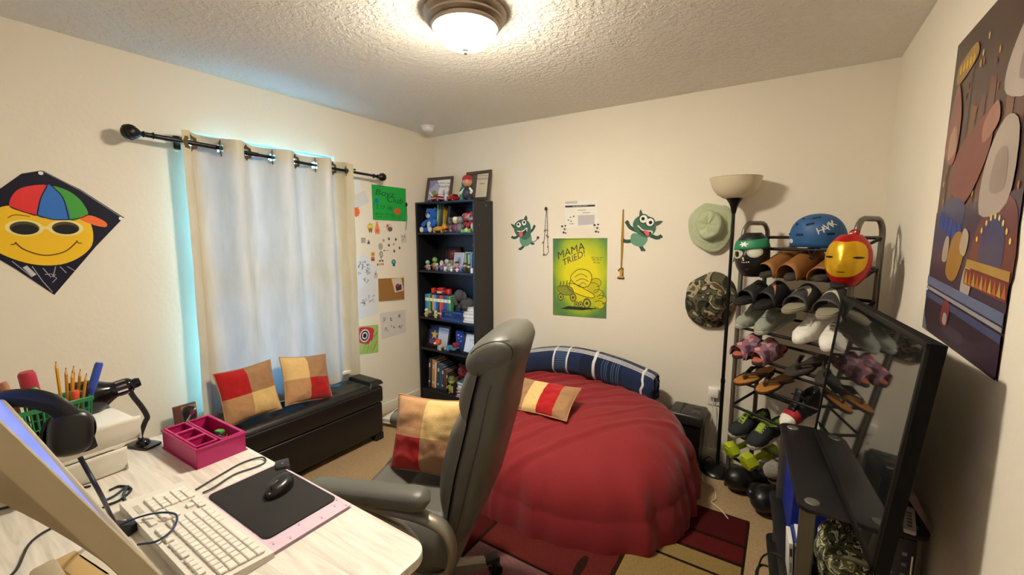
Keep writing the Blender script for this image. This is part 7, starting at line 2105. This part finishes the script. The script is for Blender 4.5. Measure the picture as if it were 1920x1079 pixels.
se = bpy.data.materials.new('lit_screen'); se.use_nodes = True
nt = se.node_tree; b = nt.nodes['Principled BSDF']; b.inputs['Base Color'].default_value = (.02, .02, .03, 1); b.inputs['Roughness'].default_value = .25
b.inputs['Emission Color'].default_value = (.22, .30, .95, 1); b.inputs['Emission Strength'].default_value = .9
G(se).box((0, -mh / 2, .004), (mw - .03, mh - .036, .002)).obj('screen', t)
g = G(CASE)
g.grid(lambda u, v: (-.25 + .26 * u, -.03 - .085 * v - .03 * math.sin(PI * u) * v, -.045 - .022 * math.sin(PI * v) - .010 * u), 12, 10).obj('vent_rib', t, solid=.006)
inv = MT.inverted()
G(M('#b0a48c', .5)).box((0, 0, 0), (.24, .20, .016), bev=.006, mtx=inv @ T((-.885, .16, DZ + .009))).box((0, 0, 0), (.09, .03, .27), bev=.006, mtx=inv @ T((-.885, .120, DZ + .145)) @ RX_(R(8))).obj('stand', t)

# headset hung over the monitor corner
cupw = onx(132, 812, -1.19)
t = thing('headset', 'black padded headset hanging on the far top corner of the monitor', 'headset', cupw)
HB2 = M('#121418', .35, var=.05)
f = frame((0, 0, 0), (0, 1, -.12), z=(1, .25, .1))
def cupf(u, v):
    a = 2 * PI * u; ph = v * PI / 2
    s_ = max(0, math.sin(ph)) ** .4
    return (.034 * s_ * math.copysign(abs(math.cos(a)) ** .7, math.cos(a)), .046 * s_ * math.copysign(abs(math.sin(a)) ** .7, math.sin(a)), .026 * math.cos(ph))
G(HB2).grid(cupf, 32, 12, cu=True, mtx=f).obj('ear_cup', t, sharp=180)
G(M('#1a1c22', .9, bump=.2, bscale=200)).lathe([(.038, 0), (.041, -.008), (.039, -.022), (.030, -.027), (.018, -.02)], n=28, mtx=f, sy=1.15, capb=False).obj('ear_pad', t)
def hw(x, y, X): return onx(x, y, X) - cupw
band_pts = smooth([hw(168, 842, -1.185), hw(158, 815, -1.18), hw(140, 785, -1.18), hw(110, 758, -1.19), hw(72, 744, -1.21), hw(30, 742, -1.24), hw(-15, 750, -1.28), hw(-45, 775, -1.32)], 6)
G(HB2).tube(band_pts, .013, n=10, flat=.55).obj('headband', t)
G(M('#22252c', .9)).tube([p + Vector((-.004, -.006, -.012)) for p in band_pts[8:38]], .011, n=10).obj('band_pad', t)
f2 = frame(hw(-40, 800, -1.33), (0, 1, -.12), z=(-1, -.1, .1))
G(HB2).grid(cupf, 24, 10, cu=True, mtx=f2).obj('ear_cup', t, sharp=180)
cb_ = [hw(150, 858, -1.19), hw(165, 885, -1.185), hw(190, 930, -1.19)] + [onz(x, y, DZ + .012) - cupw for x, y in ((212, 975), (228, 1000))]
G(M('#1c2440', .5)).tube(smooth(cb_, 6), .0042, n=8).obj('cable', t)

# papers and cables on the near part of the desk behind the monitor
dcord('desk_cable', 'black cable across the desk behind the monitor', [dz(-60, 962), dz(0, 955), dz(80, 932), dz(170, 912)], .0035, '#17171a')
dcord('desk_cable', 'second black cable on the desk curving towards the stacked books', [dz(-10, 1100), dz(30, 1070), dz(60, 1015), dz(120, 980), dz(200, 950)], .003, '#1a1a1c')
dcord('desk_cable', 'short black plug lead at the left edge of the desk', [dz(-40, 925), dz(0, 917), dz(30, 908)], .006, '#111112')
for k, (x, y, c, w_, d_, th_) in enumerate(((165, 1075, '#b89a68', .17, .04, .022), (215, 1070, '#cfc8b6', .20, .035, .022), (255, 1085, '#2a2a2a', .20, .03, .02))):
    p = onz(x, y, DZ)
    t = thing('notepad', ('tan covered pad edge on the desk behind the monitor', 'cream pad edge on the desk behind the monitor', 'black pad edge on the desk behind the monitor')[k], 'notepad', (p.x, p.y - .01, DZ), R(8))
    G(P(c)).box((0, 0, th_ / 2), (w_, d_, th_), bev=.002).obj('pad', t)

# black clip stand and saucer at the far desk edge
cp = Vector((-1.985, .655, DZ))
t = thing('clip_stand', 'black upright clip with a chrome pivot at the far corner of the desk', 'clip', cp, R(20))
G(BLACKP).prism([(-.024, 0), (.024, 0), (.02, .03), (.024, .055), (.0245, .075), (.015, .092), (0, .098), (-.015, .092), (-.0245, .075), (-.022, .05), (-.02, .03)], -.010, .010, None, frame((0, 0, 0), (.25, 1, 0), y=(0, 0, 1)), bev=.003).obj('body', t)
G(CHROME).cyl((.012, .0, .072), (.026, -.006, .072), .009, n=16).tube([(.018, .0, .072), (.022, -.028, .045)], .004, n=8).ball((.02, .010, .080), .006, n=8).obj('pivot', t)
t = thing('saucer', 'pale round dish at the far edge of the desk beside the pink organiser', 'dish', (-1.925, .655, DZ), 0)
G(M('#b9b8ae', .3)).lathe([(.001, .002), (.03, .0), (.045, .008), (.062, .018), (.064, .020), (.06, .019), (.04, .010), (.001, .006)], n=32).obj('bowl', t)
# ============================================================ office chair (x is where it faces, y its left, z up)
CH = T((-1.205, 1.163, 0)) @ RZ(R(200))
t = thing('office_chair', 'grey leather executive office chair turned away from the desk', 'office chair', mtx=CH)
LG = M('#5b5a54', .40, var=.05, scale=9, bump=.10, bscale=180)
LG2 = M('#56554f', .42, var=.05, scale=9, bump=.10, bscale=180)
SLV = M('#8d877a', .38, .55, var=.05)
# seat
def seat(u, v):
    x = -.24 + .52 * u; y = (v - .5) * .53
    e = min(min(u, 1 - u) * .52, min(v, 1 - v) * .53)
    k = min(1, e / .07)
    z = .385 + .10 * math.sqrt(max(0, 1 - (1 - k) ** 2))
    b_ = abs(v - .5) * 2
    z += .018 * math.exp(-((b_ - .78) / .16) ** 2) * min(1, k)          # side bolsters
    z -= .012 * (math.exp(-((b_ - .52) / .035) ** 2)) * (u > .1)
    z += .022 * math.exp(-((u - .82) / .13) ** 2) * k                   # front roll
    z -= .010 * math.exp(-((u - .60) / .03) ** 2) * (b_ < .5) * k
    return (x, y, z)
G(LG).grid(seat, 54, 54).obj('seat', t, sharp=180)
def seatlow(u, v):
    x, y, z = seat(u, v); e = min(min(u, 1 - u) * .52, min(v, 1 - v) * .53)
    return (x, y, .386 - .075 * math.sqrt(max(0, 1 - (1 - min(1, e / .06)) ** 2)))
G(LG2).grid(seatlow, 30, 30).obj('seat_base', t, sharp=180)
# backrest shell lofted from sections: z, centre x front, centre x rear, half width
SEC = [(.34, -.155, -.205, .150), (.42, -.165, -.245, .205), (.55, -.185, -.315, .235), (.70, -.215, -.355, .245), (.85, -.25, -.395, .24), (1.0, -.282, -.418, .225), (1.08, -.300, -.442, .212), (1.14, -.318, -.458, .205), (1.185, -.340, -.452, .195)]
def sect(z):
    i = 0
    while i < len(SEC) - 2 and z > SEC[i + 1][0]: i += 1
    f = (z - SEC[i][0]) / (SEC[i + 1][0] - SEC[i][0]); f = max(0, min(1, f))
    return [SEC[i][q] + (SEC[i + 1][q] - SEC[i][q]) * f for q in range(1, 4)]
def bshell(u, v):
    z = .34 + .845 * v
    xf, xr_, hw_ = sect(z)
    a = 2 * PI * u
    c, s_ = math.cos(a), math.sin(a)
    sq = lambda q, p: math.copysign(abs(q) ** p, q)
    ends = min(1, min(v, 1 - v) / .06); ke = .55 + .45 * math.sqrt(max(0, 1 - (1 - ends) ** 2))
    xm, xh = (xf + xr_) / 2, (xf - xr_) / 2
    return (xm + xh * sq(c, .62) * ke, hw_ * sq(s_, .55) * (.9 + .1 * ke), z)
g = G(LG2).grid(bshell, 64, 60, cu=True)
for v, ke in ((0, -1), (1, 1)):
    ring = [Vector(bshell(k / 64, v)) for k in range(64)]; c = sum(ring, Vector()) / 64
    g.add(ring + [c + Vector((0, 0, .004 * ke))], [[k, (k + 1) % 64, 64] for k in range(64)])
g.obj('back_shell', t, sharp=180)
def pad(name, z0, z1, hw_k, bulge, nz=22, tuck=.012, crease=None):
    def f(u, v):
        z = z0 + (z1 - z0) * v
        xf, xr_, hw_ = sect(z)
        b_ = 2 * u - 1
        k = (1 - abs(b_) ** 3.2) ** .5 * (1 - abs(2 * v - 1) ** 3.4) ** .5
        x = xf - tuck + bulge * k
        if crease: x -= .010 * (math.exp(-((abs(b_) - crease) / .05) ** 2)) * k
        x += .004 * noise.noise(Vector((b_ * 3, v * 4, z0 * 10))) * k
        return (x, b_ * hw_ * hw_k, z)
    G(LG).grid(f, 40, nz).obj(name, t, sharp=180)
pad('lumbar_pad', .53, .93, .97, .085, 30, .022, .60)
pad('upper_pad', .905, 1.075, .99, .075, 22, .02, .62)
# headrest roll
def hr(u, v):
    a = 2 * PI * v; b_ = 2 * u - 1
    xf, xr_, hw_ = sect(1.12)
    k = (1 - abs(b_) ** 5) ** .35
    return (-.352 + .092 * k * math.cos(a) - .035 * math.sin(a), b_ * .222, 1.118 + .080 * k * math.sin(a))
G(LG).grid(hr, 34, 36, cv=True).obj('headrest', t, sharp=180)
# seams
for s_ in (-1, 1):
    g = G(M('#3c3b37', .6)).tube([Vector((sect(z)[0] * .45 + sect(z)[1] * .55, s_ * (sect(z)[2] * 1.0 + .001), z)) for z in [.44 + .04 * k for k in range(16)]], .0022, n=5)
    g.obj('back_seam', t)
    g = G(M('#3c3b37', .6)).tube([Vector(hr(.5 + s_ * .43, (.25 + .2 * k) / (2 * PI))) for k in range(15)], .0026, n=5)
    g.obj('headrest_seam', t)
# arms
for s_ in (1, -1):
    yc = s_ * .30
    def armf(u, v, yc=yc):
        a = 2 * PI * v
        x = .30 - .48 * u
        e = min(1, min(u, 1 - u) / .10); k = math.sqrt(max(0, 1 - (1 - e) ** 2))
        zc = .645 + .012 * u - .012 * (1 - u) ** 2
        sq = lambda q, p: math.copysign(abs(q) ** p, q)
        return (x, yc + .048 * k * sq(math.cos(a), .8), zc + .034 * k * sq(math.sin(a), .8))
    G(LG).grid(armf, 30, 20, cv=True).obj('arm_pad', t, sharp=180)
    path = smooth([(.17, yc, .618), (.0, yc, .603), (-.14, yc * .99, .592), (-.225, yc * .98, .555), (-.250, yc * .97, .47), (-.215, yc * .93, .375), (-.12, yc * .82, .325), (.0, yc * .6, .318)], 6)
    vs = []; fs = []
    G(SLV).tube(path, [.016 + .014 * math.sin(PI * min(1, k / 30)) for k in range(len(path))], n=12, flat=.62).obj('arm_bracket', t)
    G(SLV).tube(smooth([(.10, yc * .98, .60), (.02, yc * .97, .565), (-.075, yc * .95, .53), (-.125, yc * .93, .46), (-.10, yc * .88, .38)], 6), .012, n=10, flat=.6).obj('arm_brace', t)
# base
hub = [(.001, .06), (.036, .06), (.04, .10), (.034, .13), (.028, .14), (.028, .27), (.022, .275), (.022, .33), (.001, .33)]
G(BLACKP).lathe(hub, n=24, mtx=T((-.02, 0, 0))).box((-.02, 0, .322), (.22, .20, .035), bev=.01).obj('gas_lift', t)
a0 = math.atan2(1.415 - 1.163, -1.03 + 1.205) - R(200)
for k in range(5):
    a = a0 + 2 * PI * k / 5
    m = T((-.02, 0, 0)) @ RZ(a)
    g = G(SLV)
    vs = []; fs = []
    for i in range(9):
        q = i / 8; x = .03 + .25 * q; w_ = .030 - .008 * q; zt = .135 - .045 * q ** 1.4; zb = .085 - .02 * q
        for (y, z) in ((-w_, zb), (-w_, zt - .008), (-w_ * .6, zt), (w_ * .6, zt), (w_, zt - .008), (w_, zb)): vs.append((x, y, z))
    for i in range(8):
        for j in range(6): fs.append([i * 6 + j, i * 6 + (j + 1) % 6, (i + 1) * 6 + (j + 1) % 6, (i + 1) * 6 + j])
    fs += [list(range(6)), [48 + j for j in range(6)]]
    g.add(vs, fs, None, m); g.obj('base_leg', t)
    G(BLACKP).box((.285, 0, .082), (.075, .048, .030), bev=.010, mtx=m).cyl((.295, 0, .03), (.295, 0, .075), .007, mtx=m).obj('leg_cap', t)
    g = G(M('#0e0e0f', .35))
    for s_ in (-1, 1): g.lathe([(.004, -.009), (.026, -.009), (.029, -.005), (.029, .005), (.026, .009), (.004, .009)], n=24, mtx=m @ T((.305, s_ * .016, .0295)) @ RX_(PI / 2))
    g.box((.305, 0, .045), (.040, .018, .03), bev=.006, mtx=m)
    g.obj('caster', t)
# cushion standing on the chair seat
cushion('patchwork_cushion', 'patchwork cushion with a red lower corner standing on the office chair seat', (-1.262, 1.268, .660), (.955, .22, .035), (.20, -.93, .30), .345, .325, .115, q4(CTAN, CCRM, CRED, CBRN), 'patchwork cushions', seed=12)
